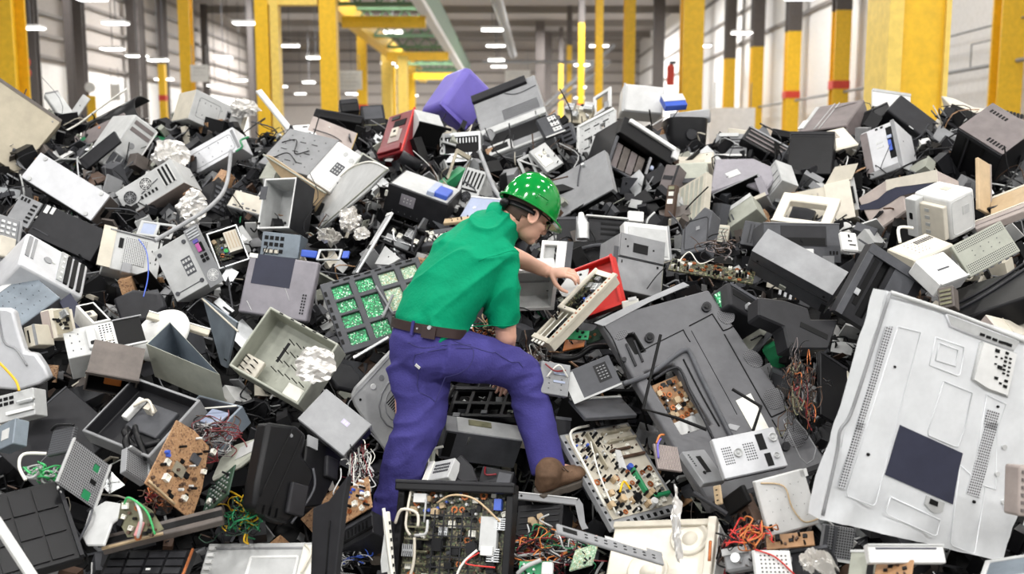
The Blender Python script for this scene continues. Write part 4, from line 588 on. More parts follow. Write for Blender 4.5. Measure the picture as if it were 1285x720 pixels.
I('drum', 'bin', 'dark grey round bin behind the red unit on the crest', 'bin', (-1.054,7.14,2.212), (.8056,.589,-.0581,-.0264), (.174,.118,.16), 'bk', [('t','F','rim','ol',[(.05,.6,.01),(.5,.55,.02),(.95,.62,.01)],.004,1)])
I('box', 'speaker_box', 'dark slate box beside the dark round bin on the crest', 'box', (-1.111,7.502,2.323), (.8494,.5103,.0335,.1299), (.173,.13,.15), 'ch', [('p','F','grille','dg',.1,.1,.9,.9,.004)])
I('box', 'stereo_unit', 'red and dark red plastic unit with cream switches on the crest', 'player', (-.923,6.775,2.047), (.8479,.4138,-.2361,-.2327), (.257,.361,.18), 'dr', [('p','F','slot','dk',.35,.66,.78,.8,.004),('p','F','switch_plate','pk',.3,.3,.72,.58,.003),('p','F','switch','cr',.36,.42,.6,.62,.014),('p','F','switch','bk',.45,.5,.55,.56,.017),('p','F','handle','dr',.08,.06,.9,.2,.02),('p','F','rim','rd',.95,0.0,1.0,1,.008),('p','F','slot','bk',.2,.84,.5,.92,.006)], r=.012)
I('shell', 'grey_hoop', 'curved grey pipe hood at the right foot of the red unit', 'hood', (-.727,6.429,2.049), (.7917,.5492,.2436,-.1106), (.14,.087,.06), 'ch', [])
I('box', 'monitor', 'black flat monitor with pale grey back standing right of the red unit', 'monitor', (-.682,6.749,2.153), (.4702,.8418,.2636,.0287), (.185,.174,.16), 'lg', [('p','F','screen','dk',0.0,0.0,1.0,1.0,.004),('p','F','bezel','bk',-.03,-.04,1.03,.06,.01),('p','F','bezel','bk',-.03,.94,1.25,1.04,.01)])
I('box', 'purple_bin', 'purple plastic bin upturned on the crest behind the grey printer', 'bin', (-.518,7.344,2.438), (.7546,.5136,.4065,-.0393), (.338,.411,.34), 'pu', [('p','F','rim','pu',-.03,-.02,1.03,.05,.012),('o','F','dimple','pl',.7,.6,.008,.002)], r=.05)
I('box', 'printer', 'big grey printer tipped on end with dark handle strip, by the purple bin', 'printer', (-.169,6.813,2.035), (.917,.3533,-.1833,.0262), (.484,.693,.12), 'mg', [('p','F','handle_strip','ch',0.0,.89,.86,1.0,.03),('p','F','lid','mg',.02,.44,.98,.87,.012),('g','F','vent','dg',.38,.46,.95,.62,1,7,.96,.25,.015),('p','F','output_slot','bk',.05,.14,.98,.33,.003),('p','F','tray','lg',.06,0.0,.42,.14,.035),('p','F','slot','dk',.1,.03,.36,.11,.038),('p','F','lip','lg',0.0,0.0,1,.03,.02),('p','F','rim','lg',0.0,.34,1,.43,.02),('t','F','seam','dg',[(.5,.86,.013),(.68,.78,.013),(.98,.8,.013)],.005,1)], r=.012)
I('box', 'control_unit', 'dark control panel with white square labels at the printer edge', 'control panel', (.225,6.69,2.194), (.8289,.5079,-.0612,.2261), (.145,.143,.05), 'dg', [('p','F','label','wh',.5,.12,.92,.32,.002),('p','F','label','wh',.5,.4,.92,.6,.002),('p','F','label','wh',.5,.68,.88,.9,.002),('g','F','label_print','dk',.55,.15,.88,.88,2,6,.5,.4,.003),('p','F','rim','wh',0,-.06,1,0,.006)])
I('box', 'metal_chassis', 'black and silver metal cage beneath the purple bin', 'chassis', (-.484,6.806,2.02), (.8044,.5898,-.0667,-.0251), (.28,.209,.2), 'st', [('p','F','opening','dk',.12,.3,.95,.85,.002),('g','F','vent','st',.15,.62,.92,.8,10,1,.3,.95,.005),('p','F','rail','wh',0.0,0.0,.1,1,.008),('g','F','grille','dk',.02,.1,.08,.9,1,4,.6,.5,.01),('t','F','wire','wr',[(.3,.2,.01),(.6,.1,.02),(.9,.25,.01)],.005,1)])
I('box', 'trim_strip', 'long white strip standing on the crest by twin yellow columns', 'strip', (-1.586,7.099,2.25), (.7717,.4686,.0377,.4284), (.051,.363,.015), 'wh', [('p','F','lid_edge','lg',0,0,.3,1,.002)])
I('box', 'metal_chassis', 'pale grey slotted chassis lying at the foot of the long white strip', 'chassis', (-1.661,6.565,2.028), (.8974,.3549,.0004,-.2622), (.419,.356,.1), 'mg', [('g','F','grille','dk',.1,.1,.8,.85,3,3,.5,.06,.002),('t','F','cable','bk',[(.1,.6,.006),(.35,.7,.02),(.5,.4,.01),(.7,.55,.01)],.004,1),('t','F','cable','bk',[(.2,.2,.006),(.4,.35,.02),(.65,.2,.01)],.004,1),('g','F','grille','dk',.05,.05,.95,.95,4,4,.06,.06,.003)])
I('box', 'drive_tag', 'small white plate with slot and dark square beside the long white strip', 'plate', (-1.408,6.695,2.147), (.8707,.4047,.0791,.2681), (.141,.171,.01), 'wh', [('p','F','slot','dk',.45,.84,.7,.9,.002),('g','F','label_print','dk',.5,.15,.75,.6,2,3,.7,.6,.0015)])
I('box', 'disk_unit', 'bright white drive box with dark square sticker and round dimples', 'drive', (-1.295,6.296,1.941), (.814,.4778,.0891,-.3179), (.203,.311,.08), 'wh', [('p','F','label','dg',.5,.36,.85,.62,.0015),('g','F','label_print','lg',.52,.38,.83,.6,3,3,.5,.5,.002),('o','F','dimple','lg',.55,.85,.018,.003),('o','F','dimple','lg',.85,.8,.02,.003),('l','F','rim','lg',.05,.05,.95,.95,.002,.01)], r=.006)
I('open', 'open_case', 'white hollow case with dark side and sticker, standing left of the curved cover', 'case', (-1.476,5.748,1.657), (.8201,.545,-.1156,-.1308), (.219,.309,.2), 'wh', [('p','F','label','dg',-.06,.58,.14,.84,.002),('p','R','side_panel','ch',0.0,0.0,1.0,1.0,.003),('o','F','foot','dk',.05,.1,.008,.004),('o','F','foot','dk',.85,.1,.008,.004)], inner='lg', wall=.012)
I('box', 'rack_unit', 'steel chassis with blue connector blocks below the hollow white case', 'chassis', (-1.393,5.471,1.533), (.782,.6205,.0156,-.0571), (.215,.134,.16), 'bg', [('g','F','grille','dk',.05,.1,.6,.9,4,3,.7,.6,.003),('p','F','connector','bl',1.08,.1,1.5,.4,.02),('g','F','connector','cr',.1,.1,.5,.3,3,1,.6,.7,.02)])
I('frame', 'wire_bracket', 'silver wire handle frame above the mauve panel', 'bracket', (-1.059,5.338,1.521), (.8953,.4258,-.0685,-.1112), (.14,.072,.01), 'st', [('p','F','connector','bl',1.1,.1,1.35,.7,.01,.002)], hs=[(.1,.12,.9,.86,None)])
I('open', 'computer_case', 'black computer case with grey open top and blue bundle inside', 'computer', (-.77,5.925,1.757), (.5843,.7903,.0394,-.1802), (.374,.173,.3), 'ch', [('p','F','label','mv',.24,.42,.48,.82,.0015),('g','F','label_print','wh',.28,.5,.44,.74,3,2,.3,.4,.002),('p','F','foot','wr',-.02,.55,.02,.75,.01),('g','F','grille','mg',.1,.06,.95,.2,8,1,.06,.2,.002),('p','T','top_panel','lg',.03,.05,.97,.95,.003),('p','T','bundle','bl',.7,.15,.93,.6,.03),('p','T','bundle','lb',.6,.1,.72,.7,.03)], inner='ch', hs=[(0,0,1,1,0,'ch')])
I('foil', 'foil_sheet', 'crumpled silver foil hanging under the large curved cover', 'foil', (-1.004,5.578,1.648), (.8251,.5288,.1907,.0567), (.157,.165,.03), 'foil', [], seed=21, amp=.05)
I('foil', 'foil_sheet', 'dull crumpled foil lump below the curved cover corner', 'foil', (-1.089,5.457,1.587), (.8308,.5386,.137,.0291), (.149,.113,.03), 'bag', [], seed=22, amp=.05)
I('foil', 'foil_sheet', 'small bright foil scrap beside the silver metal strip', 'foil', (-.878,5.483,1.603), (.8231,.5564,-.053,-.1004), (.098,.092,.02), 'foil', [], seed=23, amp=.03, n=16)
I('box', 'computer_tower', 'grey computer rear with two fans left of worker shoulder', 'computer', (-.404,6.13,1.721), (.8062,.539,-.0213,-.2431), (.153,.325,.25), 'lg', [('f','F','fan_grille','dg',.5,.42,.035),('f','F','fan_grille','dg',.45,.14,.028),('g','F','expansion_slot','dk',.1,.62,.95,.95,5,1,.4,.95,.003),('p','F','slot','dk',.2,.54,.9,.58,.003)])
I('box', 'clear_sheet', 'bluish clear plastic sheet leaning behind the worker shoulder', 'plastic', (-.317,5.783,1.705), (.8961,.3576,-.0712,-.2532), (.207,.197,.008), 'lb', [('o','F','dimple','lg',.3,.55,.012,.003),('p','F','edge','wh',0,.95,1,1,.003)])
I('frame', 'open_bracket', 'thin metal frame standing left of the grey computer rear', 'frame', (-.44,6.377,1.848), (.7444,.5678,.3446,.0693), (.123,.305,.02), 'mt', [('t','F','strut','mg',[(.1,.1,.01),(.9,.9,.01)],.006,1)], hs=[(.12,.1,.88,.9,None)])
I('box', 'motherboard_unit', 'dark board unit with white sockets behind the worker lower back', 'circuit board', (-.534,5.606,1.564), (.9193,.342,-.1373,-.1382), (.215,.125,.05), 'dg', [('g','F','connector','wr',.1,.2,.9,.6,5,1,.5,.8,.012),('c','F','x','x',.1,.1,.9,.95,12,14,1.0,0,[0,1,3,2])])
I('box', 'wood_strip', 'tan strip board edge resting behind the worker shoulder', 'strip', (-.4,5.774,1.687), (.9549,.2691,-.0887,-.0891), (.174,.047,.02), 'tn', [('c','F','x','x',.05,.1,.95,.9,6,15,.6,0,[4,0])])
I('open', 'drive_mechanism', 'black gear mechanism below the black computer case, left of the worker', 'mechanism', (-.778,5.621,1.608), (.8691,.4389,.0733,-.2163), (.259,.165,.06), 'bk', [('c','F','x','x',.1,.1,.9,.9,16,31,1.2,-.05,[0,1,2,7,3]),('t','F','rod','st',[(.1,.2,0.0),(.9,.3,0.0)],.006,1)], inner='dk')
I('box', 'printer', 'small white rounded printer on top of the black slatted machine, at the crest', 'printer', (.801,7.388,2.394), (.7729,.6327,.0314,-.0367), (.304,.208,.28), 'wh', [('p','F','lid_edge','lg',0.0,0.0,.05,1,.003),('p','F','lid','wh',.1,.06,.96,.94,.004)], r=.02)
I('open', 'printer', 'black machine with white L shaped rim and brown slatted tray', 'printer', (.593,6.348,2.01), (.8074,.5081,.2999,-.0042), (.38,.372,.3), 'bk', [('p','F','slat','tp',.12,.06,.24,.6,-.03,.01),('p','F','slat','bw',.26,.06,.4,.6,-.03,.01),('p','F','slat','tp',.42,.06,.56,.6,-.03,.01),('p','F','slat','bw',.58,.06,.72,.6,-.03,.01),('p','F','rail','mg',.74,.05,.78,.62,.01),('p','F','rim','dg',0.0,0.0,1,.05,.02),('p','F','rim','dg',0.0,0.0,.05,.62,.02),('p','F','rim','dg',.95,0.0,1,.62,.02),('p','F','clip','lb',.8,.4,.86,.48,.02),('p','F','upper_block','bk',0.0,.66,1.15,1.0,.04,.02),('p','F','white_rim','wh',.1,.92,1.2,1.0,.06),('p','F','white_rim','wh',1.08,.78,1.2,1.0,.06)], inner='dk', wall=.02)
I('box', 'flat_case', 'blue edged flat pack lying on the glossy black bin', 'case', (1.095,7.247,2.383), (.4005,.9072,.0967,.0854), (.167,.051,.12), 'bl', [('p','T','lid','wh',0.0,.4,1,1,.004)])
I('drum', 'bin', 'glossy black rounded bin with grey top right of the small white printer', 'bin', (1.062,6.847,2.068), (.7701,.6374,.0221,.0122), (.297,.275,.3), 'bk', [('o','F','badge','ch',.55,.55,.04,.012)])
I('box', 'bin_cover', 'grey slab lid over the glossy black bin', 'lid', (1.103,7.107,2.311), (.975,.1781,-.075,-.1095), (.288,.159,.05), 'mg', [('p','F','rim','lg',0,.9,1,1,.002)], r=.012)
I('frame', 'server_plate', 'pale grey slotted server panel left of the black slatted machine', 'panel', (.44,6.796,2.02), (.8546,.3852,-.3051,-.1679), (.311,.329,.03), 'lg', [('g','F','grille','dk',.15,.15,.9,.9,3,3,.6,.12,.002),('g','F','grille','dg',.05,.05,.95,.95,5,5,.08,.08,.003),('p','F','rim','wh',0,.94,1,1,.01),('p','F','rim','wh',0,0,.05,1,.01)], hs=[(.3,.35,.4,.55,None),(.6,.6,.75,.75,None)])
I('frame', 'white_surround', 'white bent frame behind the slotted server panel on the crest', 'frame', (.61,7.607,2.356), (.8382,.3775,-.3484,-.183), (.176,.203,.02), 'wh', [('p','F','clip','mg',.7,0.0,.9,.3,.01)], hs=[(.14,.14,.84,.84,None)])
I('box', 'metal_bracket', 'small jagged metal bracket on the crest right of the big grey printer', 'bracket', (.367,7.325,2.318), (.8706,.4526,-.0266,-.1913), (.195,.162,.06), 'mt', [('c','F','x','x',.05,.05,.95,.95,9,41,1.3,0,[7,0,3,1]),('p','F','knob','bk',.1,.8,.3,1.0,.02),('p','F','knob','bk',.5,.82,.66,1.0,.02)])
I('box', 'card_unit', 'dark drive card right of the dark control panel', 'drive', (.36,6.927,2.127), (.781,.5717,-.2512,-.0062), (.098,.153,.06), 'dg', [('g','F','grille','dk',.1,.1,.9,.9,1,4,.8,.5,.002)])
I('box', 'drive', 'light silver drive mechanism tilted above the worker helmet', 'drive', (.225,6.369,1.969), (.8236,.457,-.0903,.3234), (.134,.188,.04), 'lg', [('p','F','plate','wr',.1,.2,.6,.8,.004),('o','F','hub','mg',.6,.5,.012,.006),('c','F','x','x',.1,.1,.9,.9,6,42,.7,.003,[3,0])])
I('frame', 'open_bracket', 'open white metal frame pieces under the silver drive mechanism', 'frame', (.09,6.463,1.906), (.7756,.5906,-.2037,.09), (.17,.162,.02), 'lg', [('t','F','strut','wh',[(.1,.9,.006),(.9,.1,.006)],.006,1)], hs=[(.12,.12,.45,.88,None),(.55,.12,.88,.88,None)])
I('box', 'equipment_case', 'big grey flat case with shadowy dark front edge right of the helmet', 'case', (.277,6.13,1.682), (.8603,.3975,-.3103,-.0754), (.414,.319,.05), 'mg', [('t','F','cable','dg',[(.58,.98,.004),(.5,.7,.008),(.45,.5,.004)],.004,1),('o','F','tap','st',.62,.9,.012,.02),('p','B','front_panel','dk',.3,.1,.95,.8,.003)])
I('box', 'brown_tower', 'slim brown tower leaning right of the black slatted machine', 'computer', (.859,6.225,1.715), (.7928,.4998,-.1585,-.3105), (.099,.342,.2), 'tp', [('p','F','rim','ch',.85,0,1,1,.003),('p','F','drive_bay','ch',.1,.7,.8,.78,.003)])
I('box', 'switch_board', 'brown narrow panel with two white buttons right of the slim brown tower', 'panel', (.909,5.964,1.712), (.7814,.556,-.179,-.2197), (.057,.199,.04), 'bn', [('p','F','button','wr',.2,.4,.8,.55,.006),('p','F','button','wr',.25,.65,.8,.78,.006),('p','F','button','ol',.2,.85,.8,.95,.006)])
I('box', 'rounded_case', 'beige rounded case with dark base below the glossy black bin', 'case', (1.025,6.321,1.9), (.8626,.4847,-.0948,-.1092), (.204,.151,.16), 'gg', [('p','F','base','dg',0.0,0.0,1.0,.2,.004),('p','F','lid','be',.1,.9,.9,1.2,-.03)], r=.018)
I('box', 'beige_block', 'flat beige block between the glossy black bin and the rounded case', 'block', (1.061,6.657,2.0), (.9389,.29,-.1028,-.1545), (.264,.136,.12), 'be', [('p','F','lid_edge','lg',0,.85,1,1,.002)], r=.006)
I('box', 'ribbed_plate', 'pale ribbed plastic panel leaning below the rounded case', 'panel', (.98,6.003,1.613), (.8191,.3408,-.3794,-.2626), (.242,.344,.05), 'be', [('g','F','rib','gg',.08,.05,.92,.95,5,1,.55,.98,.004)])
I('box', 'ribbed_block', 'small pale ribbed block right of the dark speaker wedge', 'block', (1.104,5.647,1.597), (.8465,.506,-.0433,-.1596), (.117,.111,.08), 'be', [('g','F','rib','gg',.05,.08,.95,.92,1,4,.98,.4,.004)])
I('poly', 'speaker', 'dark grey speaker wedge standing right of centre', 'speaker', (.917,5.419,1.526), (.8536,.3917,-.2747,-.2061), (.192,.293,.1), 'dg', [('l','F','rim','ch',.12,.12,.88,.75,.003,.02),('p','F','badge','mg',.5,.5,.62,.58,.003)], poly=[(.154,0.0),(.192,.249),(.141,.293),(.005,.182),(0.0,.015)], r=.006)
I('box', 'laser_unit', 'beige slab with rounded end under the grey monitor hood', 'block', (1.219,5.901,1.603), (.8849,.2982,-.3528,-.0597), (.282,.151,.12), 'gg', [('p','F','lid_edge','lg',0,.8,1,1,.003),('g','F','vent','dg',.1,.2,.5,.6,5,1,.4,.9,.002)])
I('box', 'printer', 'grey tower unit with dark slot and seam standing in the centre', 'printer', (.531,5.071,1.402), (.8151,.5497,.1753,.051), (.263,.304,.24), 'mg', [('p','F','slot','dk',.26,.68,.62,.84,.003),('t','F','seam','ch',[(0.0,.58,.001),(1.0,.58,.001)],.003,1),('p','F','upper_block','mg',.02,.6,1.0,1.0,.008),('p','F','slot','dk',.3,.7,.62,.86,.012),('o','F','screw','dk',.18,.78,.006,.01),('o','F','screw','dk',.75,.8,.006,.01),('o','F','screw','dk',.12,.9,.005,.01),('p','F','screw','dk',.08,.48,.1,.53,.003),('p','R','side_panel','gg',0.0,.05,.6,.6,.002),('p','F','screw','dk',.86,.5,.9,.54,.003),('p','F','lip','dg',-.1,.1,0.0,.75,0.0)])
I('box', 'monitor', 'white and grey panel monitor standing behind the grey tower unit', 'monitor', (.627,5.427,1.529), (.8518,.5019,.1239,.0849), (.274,.216,.07), 'wh', [('p','F','screen_back','lg',.08,.1,.92,.86,.004),('p','F','edge','mg',.96,0,1,1,.004),('t','F','cable','lg',[(.5,1.0,0.0),(.55,1.15,0.0),(.7,1.35,0.0)],.006,1)], r=.008)
I('box', 'printer', 'dark printer with ridged front and white cover rim, right of helmet', 'printer', (.424,5.582,1.598), (.8131,.5771,.0728,.0236), (.226,.149,.22), 'ch', [('g','F','rib','dk',.3,.25,.95,.85,1,3,.9,.4,.004),('p','F','side_panel','mg',-.3,-0.0,-.02,.95,0.0),('p','F','rim','wh',-.08,.95,1.2,1.02,.03),('p','F','block','wh',1.0,.9,1.4,1.3,.03)])
I('box', 'slate_case', 'dark slate case between the helmet and the silver tube', 'case', (.256,5.74,1.579), (.8183,.5604,-.0816,-.0987), (.136,.154,.2), 'ch', [('p','F','rim','dg',0,.9,1,1,.003)])
I('box', 'black_case', 'black satchel shaped case behind the held circuit unit', 'case', (.307,5.487,1.451), (.8878,.4273,-.1167,-.125), (.281,.19,.2), 'bk', [('t','F','rim','dg',[(.05,.4,.006),(.3,.62,.02),(.7,.7,.02),(.98,.6,.006)],.012,1),('p','F','pocket','dk',.1,.05,.9,.35,.006)], r=.02)
I('frame', 'white_surround', 'white metal frame corner just right of the worker face', 'frame', (.143,5.283,1.488), (.8188,.5605,-.0558,-.1111), (.139,.151,.05), 'wh', [('p','F','edge','dg',1.0,0,1.24,1.0,0.0),('p','F','plate','lg',.1,.1,.5,.85,-.03)], hs=[(.12,.1,.62,.84,None)])
I('box', 'grey_printer', 'low grey printer right of the glossy black bin on the crest', 'printer', (1.368,6.826,2.068), (.8718,.4549,-.0849,-.1608), (.218,.185,.2), 'mg', [('g','F','vent','ch',.1,.3,.9,.8,1,4,.95,.4,.003),('p','F','lid','lg',.1,.85,.7,1.0,.01),('p','F','edge','wh',0.0,0,1,.08,.006)])
I('box', 'slatted_unit', 'long dark slatted unit slanting on the crest left of two black boxes', 'printer', (1.538,6.758,2.185), (.8642,.4126,.1703,-.2322), (.326,.136,.14), 'bk', [('g','F','slat','tp',.05,.1,.95,.9,1,3,.96,.35,.006),('p','F','rim','mg',0,.9,1,1,.008)])
I('box', 'beige_block', 'small beige block at the crest left of the slatted unit', 'block', (1.512,7.086,2.2), (.8537,.5051,-.0003,-.1272), (.133,.078,.1), 'be', [('p','F','lid_edge','pk',0,0,1,.2,.003)], r=.006)
I('box', 'light_case', 'pale grey box with ruled front at left of the beige picture frame', 'box', (1.531,6.113,1.771), (.7924,.2766,-.518,-.1652), (.218,.199,.12), 'lg', [('t','F','seam','dg',[(.05,.3,.001),(.95,.3,.001)],.002,1),('t','F','seam','dg',[(.05,.55,.001),(.95,.55,.001)],.002,1),('l','F','rim','mg',.06,.08,.94,.9,.002,.01)])
I('box', 'dark_rod_case', 'long dark bar lying on the crest left of the taupe printer', 'bar', (1.784,6.928,2.219), (.9204,.3508,.0386,-.1682), (.146,.061,.06), 'bk', [('p','F','rim','ch',0,.8,1,1,.002)])
I('box', 'black_case', 'square black box below the taupe topped printer at right', 'box', (1.744,6.383,1.959), (.8472,.496,-.0918,-.1666), (.277,.308,.3), 'bk', [('p','F','lid_edge','ch',0.0,.93,1,1,.004),('p','F','rim','ch',0.0,.88,.98,.9,.002)], r=.01)
I('box', 'printer', 'dark printer with taupe lid and light stripes on the right crest', 'printer', (1.98,7.001,2.232), (.9082,.2146,-.1446,-.3289), (.355,.384,.2), 'tp', [('p','F','stripe','lg',.02,.1,.1,.95,.004),('t','F','stripe','lg',[(.35,0.0,.003),(.4,1.0,.003)],.003,1),('t','F','stripe','lg',[(.45,0.0,.003),(.5,1.0,.003)],.003,1),('p','F','label','wh',-.02,.1,.08,.4,.008),('p','B','front_panel','dk',.03,.05,.97,.95,.003)], r=.01)
I('box', 'beige_box', 'beige flat case with small vent between two black boxes on right', 'case', (2.088,6.526,2.1), (.8955,.3764,-.002,.2375), (.228,.178,.12), 'cr', [('g','F','vent','tp',.4,.55,.6,.9,2,5,.8,.5,.002),('p','F','lid_edge','be',0,0,1,.08,.003)])
I('box', 'printer', 'silver and grey printer front with dark left strip and blue cartridge', 'printer', (2.219,6.229,1.923), (.811,.4502,-.3306,-.1741), (.226,.34,.26), 'sv', [('p','F','side_strip','tp',-0.0,0.0,.2,.96,.006),('p','F','opening','dk',.72,.25,.9,.9,.002),('p','F','cartridge','bl',.74,.4,.82,.62,.012),('p','F','cartridge','lb',.74,.66,.86,.72,.012),('p','F','rim','mg',.9,0.0,1,1,.01),('p','F','lip','mg',.1,-.05,.95,.08,.03),('g','F','label_print','lg',.38,.52,.6,.7,3,2,.6,.5,.002),('g','F','grille','dk',.4,.92,.7,.97,2,1,.5,.8,.002)], r=.008)
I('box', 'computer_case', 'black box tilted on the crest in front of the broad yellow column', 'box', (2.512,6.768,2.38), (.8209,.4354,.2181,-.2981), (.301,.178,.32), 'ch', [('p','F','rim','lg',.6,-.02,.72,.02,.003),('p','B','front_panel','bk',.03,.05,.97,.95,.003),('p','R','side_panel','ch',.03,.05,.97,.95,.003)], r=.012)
I('box', 'black_case', 'small black panel box left of the tilted black box on the crest', 'box', (2.398,6.934,2.274), (.9121,.2823,-.2697,-.1253), (.211,.127,.16), 'bk', [('p','F','rim','ch',0,.85,1,1,.003)])
I('box', 'white_board', 'white thin panel behind the black boxes before the broad yellow column', 'panel', (2.561,7.179,2.42), (.8233,.5616,.0817,.0027), (.289,.136,.02), 'wh', [('p','F','edge','lg',0,.85,1,1,.004)])
I('poly', 'monitor_shell', 'cream monitor shell with black hollow on the right crest', 'shell', (2.817,6.857,2.219), (.9065,.276,-.1514,-.2815), (.425,.47,.14), 'cr', [('q','F','hollow','dk',[(.2,.02),(.28,.7),(.7,.35),(.8,.4),(.8,0.0)],.004)], poly=[(.392,0.0),(.425,.121),(.385,.206),(.27,.255),(.113,.414),(.02,.47),(.106,.327),(0.0,.073)], r=.012)
I('box', 'toothed_rail', 'beige rail with black teeth behind the taupe topped printer', 'rail', (3.17,6.648,2.282), (.8226,.5567,.1116,-.0287), (.263,.11,.08), 'pk', [('g','F','tooth','bk',.02,.75,.9,1.05,9,1,.6,.9,.01)])
I('box', 'printer', 'large black printer with taupe lid and vents at the right edge of the crest', 'printer', (2.681,6.186,2.022), (.3117,.8342,-.2209,-.3976), (.303,.311,.3), 'bk', [('p','T','lid','tp',0.0,0.0,1,1,.006),('g','T','vent','dk',.55,.08,.95,.2,6,1,.6,.9,.008),('g','T','vent','dk',.1,.75,.5,.85,6,1,.6,.9,.008),('p','F','groove','dk',.2,.05,.24,.95,.002),('p','F','edge','ch',.26,0.0,.3,1,.012),('p','F','groove','dk',.6,.05,.64,.95,.002),('p','F','rim','ch',0,.92,1,1,.01)])
I('frame', 'crt_surround', 'cream monitor front bezel with empty opening, right of centre', 'bezel', (1.455,5.6,1.713), (.9114,.3195,-.0344,-.257), (.322,.264,.05), 'cr', [('p','F','lip','be',0.0,0.0,1,.04,.008)], hs=[(.17,.2,.82,.74,None)], r=.006)
I('box', 'crt_monitor', 'beige tube monitor on its side with long tapered back, right of centre', 'monitor', (1.848,5.778,1.692), (.8056,.5369,-.2268,-.1061), (.144,.234,.16), 'be', [('p','F','screen_rim','cr',0.0,0.0,1,1,.006),('p','F','socket','dk',.75,.35,1.1,.8,0.0),('q','F','tube_back','be',[(0.0,.95),(-1.3,.98),(-1.75,.8),(-1.6,.3),(0.0,.05)],-.01),('g','F','vent','pk',-1.5,.55,-.2,.85,6,1,.2,.9,-.006),('p','F','edge_strip','lg',1.0,.2,1.18,1.05,-.02),('q','F','top_flap','be',[(0.0,.96),(.55,1.4),(1.45,1.35),(1.1,.98)],-.004)], r=.008)
I('box', 'crt_monitor', 'large white tube monitor with cubic hood on the right slope', 'monitor', (2.246,5.072,1.644), (.604,.7545,.0424,.2533), (.182,.23,.229), 'wh', [('l','F','rim','lg',.1,.1,.9,.9,.002,.02),('p','F','recess','lg',.5,.5,.75,.7,.002),('p','L','neck','cr',.15,.05,.95,.85,.03),('p','L','port_plate','lg',0.0,.02,.3,.95,.06),('p','L','socket','dk',.1,.45,.2,.62,.064),('g','L','vent','lg',.4,.1,.6,.8,1,4,.6,.4,.034),('p','T','label','be',.5,.4,.7,.6,.002)], r=.018)
I('box', 'monitor_stand', 'white tube monitor casing tipped forward below the large white monitor', 'monitor', (1.876,4.601,1.597), (.9461,.1603,-.0758,.2709), (.283,.165,.12), 'cr', [('g','F','vent','dg',.5,.62,.95,.8,8,1,.4,.9,.003),('g','F','grille','tp',.25,.2,.6,.85,4,5,.15,.12,.002),('t','F','cable','wr',[(.3,.95,.01),(.5,1.3,.05),(.8,1.2,.03)],.008,1),('p','B','slot','lg',.3,.4,.7,.48,.002),('p','L','side_panel','be',.02,.05,.98,.95,.003)], r=.008)
I('box', 'monitor_casing', 'white square casing face below the tipped monitor casing', 'casing', (1.901,4.364,1.513), (.9031,.3329,.0011,.2714), (.193,.164,.08), 'wh', [('p','F','slot','dg',.3,.45,.7,.5,.002),('p','F','rim','lg',0,0,1,.06,.003)], r=.006)
I('box', 'mesh_sheet', 'grey green panel with pinhole mesh and clipped edge at right', 'panel', (2.14,4.61,1.518), (.8054,.5446,-.1238,.1986), (.284,.169,.03), 'gg', [('p','F','mesh','pf_gg',.05,.05,.96,.35,.001),('p','F','mesh','pf_gg',.05,.75,.96,.95,.001),('g','F','grille','dg',.2,.4,.85,.7,4,2,.1,.15,.002),('g','F','clip','dg',.05,-.04,.95,0.0,6,1,.5,.9,0.0)])
I('box', 'wood_board', 'upright tan wooden panel right of the large white monitor', 'panel', (2.534,5.406,1.792), (.7767,.5363,.3002,.1381), (.137,.303,.02), 'tn', [('p','F','edge','pk',.9,0,1,1,.002)])
I('box', 'wood_plank', 'pale tan plank at the right edge behind the upright wooden panel', 'plank', (2.596,5.405,1.757), (.9003,.2005,-.2902,-.2549), (.198,.174,.03), 'tn', [('p','F','edge','cr',0,.9,1,1,.002)])
I('box', 'wood_plank', 'lower tan boards at the right edge under the wooden panel', 'plank', (2.397,5.143,1.7), (.9451,.1188,-.2463,-.1789), (.267,.102,.04), 'pk', [('p','F','groove','tp',0,.4,1,.48,.002),('p','F','edge','cr',0,.9,1,1,.004)])
I('box', 'video_recorder', 'dark grey recorder with recess and white label right of centre', 'player', (1.351,5.286,1.518), (.8051,.5915,.0366,.0249), (.422,.218,.18), 'dg', [('p','F','recess','ch',.22,.4,.82,.92,.002),('p','F','recess','dk',.24,.42,.8,.62,.003),('p','F','label','wh',.42,.06,.64,.34,.002),('g','F','socket','dk',.84,.2,.97,.3,3,1,.5,.9,.003),('t','F','rim','mg',[(0.0,.97,.002),(1,.99,.002)],.003,1),('o','F','knob','dk',.5,.55,.012,.006)])
I('box', 'dark_case', 'dark grey case with fine ribs left of the recorder with white label', 'case', (1.272,5.547,1.588), (.8409,.5112,-.0191,-.1766), (.15,.149,.16), 'dg', [('g','F','rib','ch',.2,.1,.95,.9,6,1,.3,.95,.003)])
I('box', 'white_bracket', 'white bracket with comma shaped slots right of the recorder', 'bracket', (1.73,5.167,1.59), (.8397,.5133,.1373,.1124), (.102,.108,.03), 'wh', [('p','F','slot','dk',.4,.3,.8,.36,.002),('p','F','slot','dk',.35,.5,.6,.56,.002),('p','F','slot','dk',.4,.7,.5,.86,.002)], r=.008)
I('box', 'equipment_case', 'long grey metal case slanting down at right of the electronics board', 'case', (1.186,5.013,1.503), (.3105,.8954,-.1259,-.2933), (.438,.181,.16), 'dg', [('p','T','top_panel','mg',0.0,0.0,1,1,.002),('o','F','screw','dk',.1,.7,.006,.004),('o','F','screw','dk',.92,.75,.006,.004),('p','F','latch','gg',.42,.1,.5,.25,.006),('t','F','seam','ch',[(.02,.6,.001),(.98,.6,.001)],.002,1),('p','F','clip','ch',.93,.1,.99,.5,.01)])
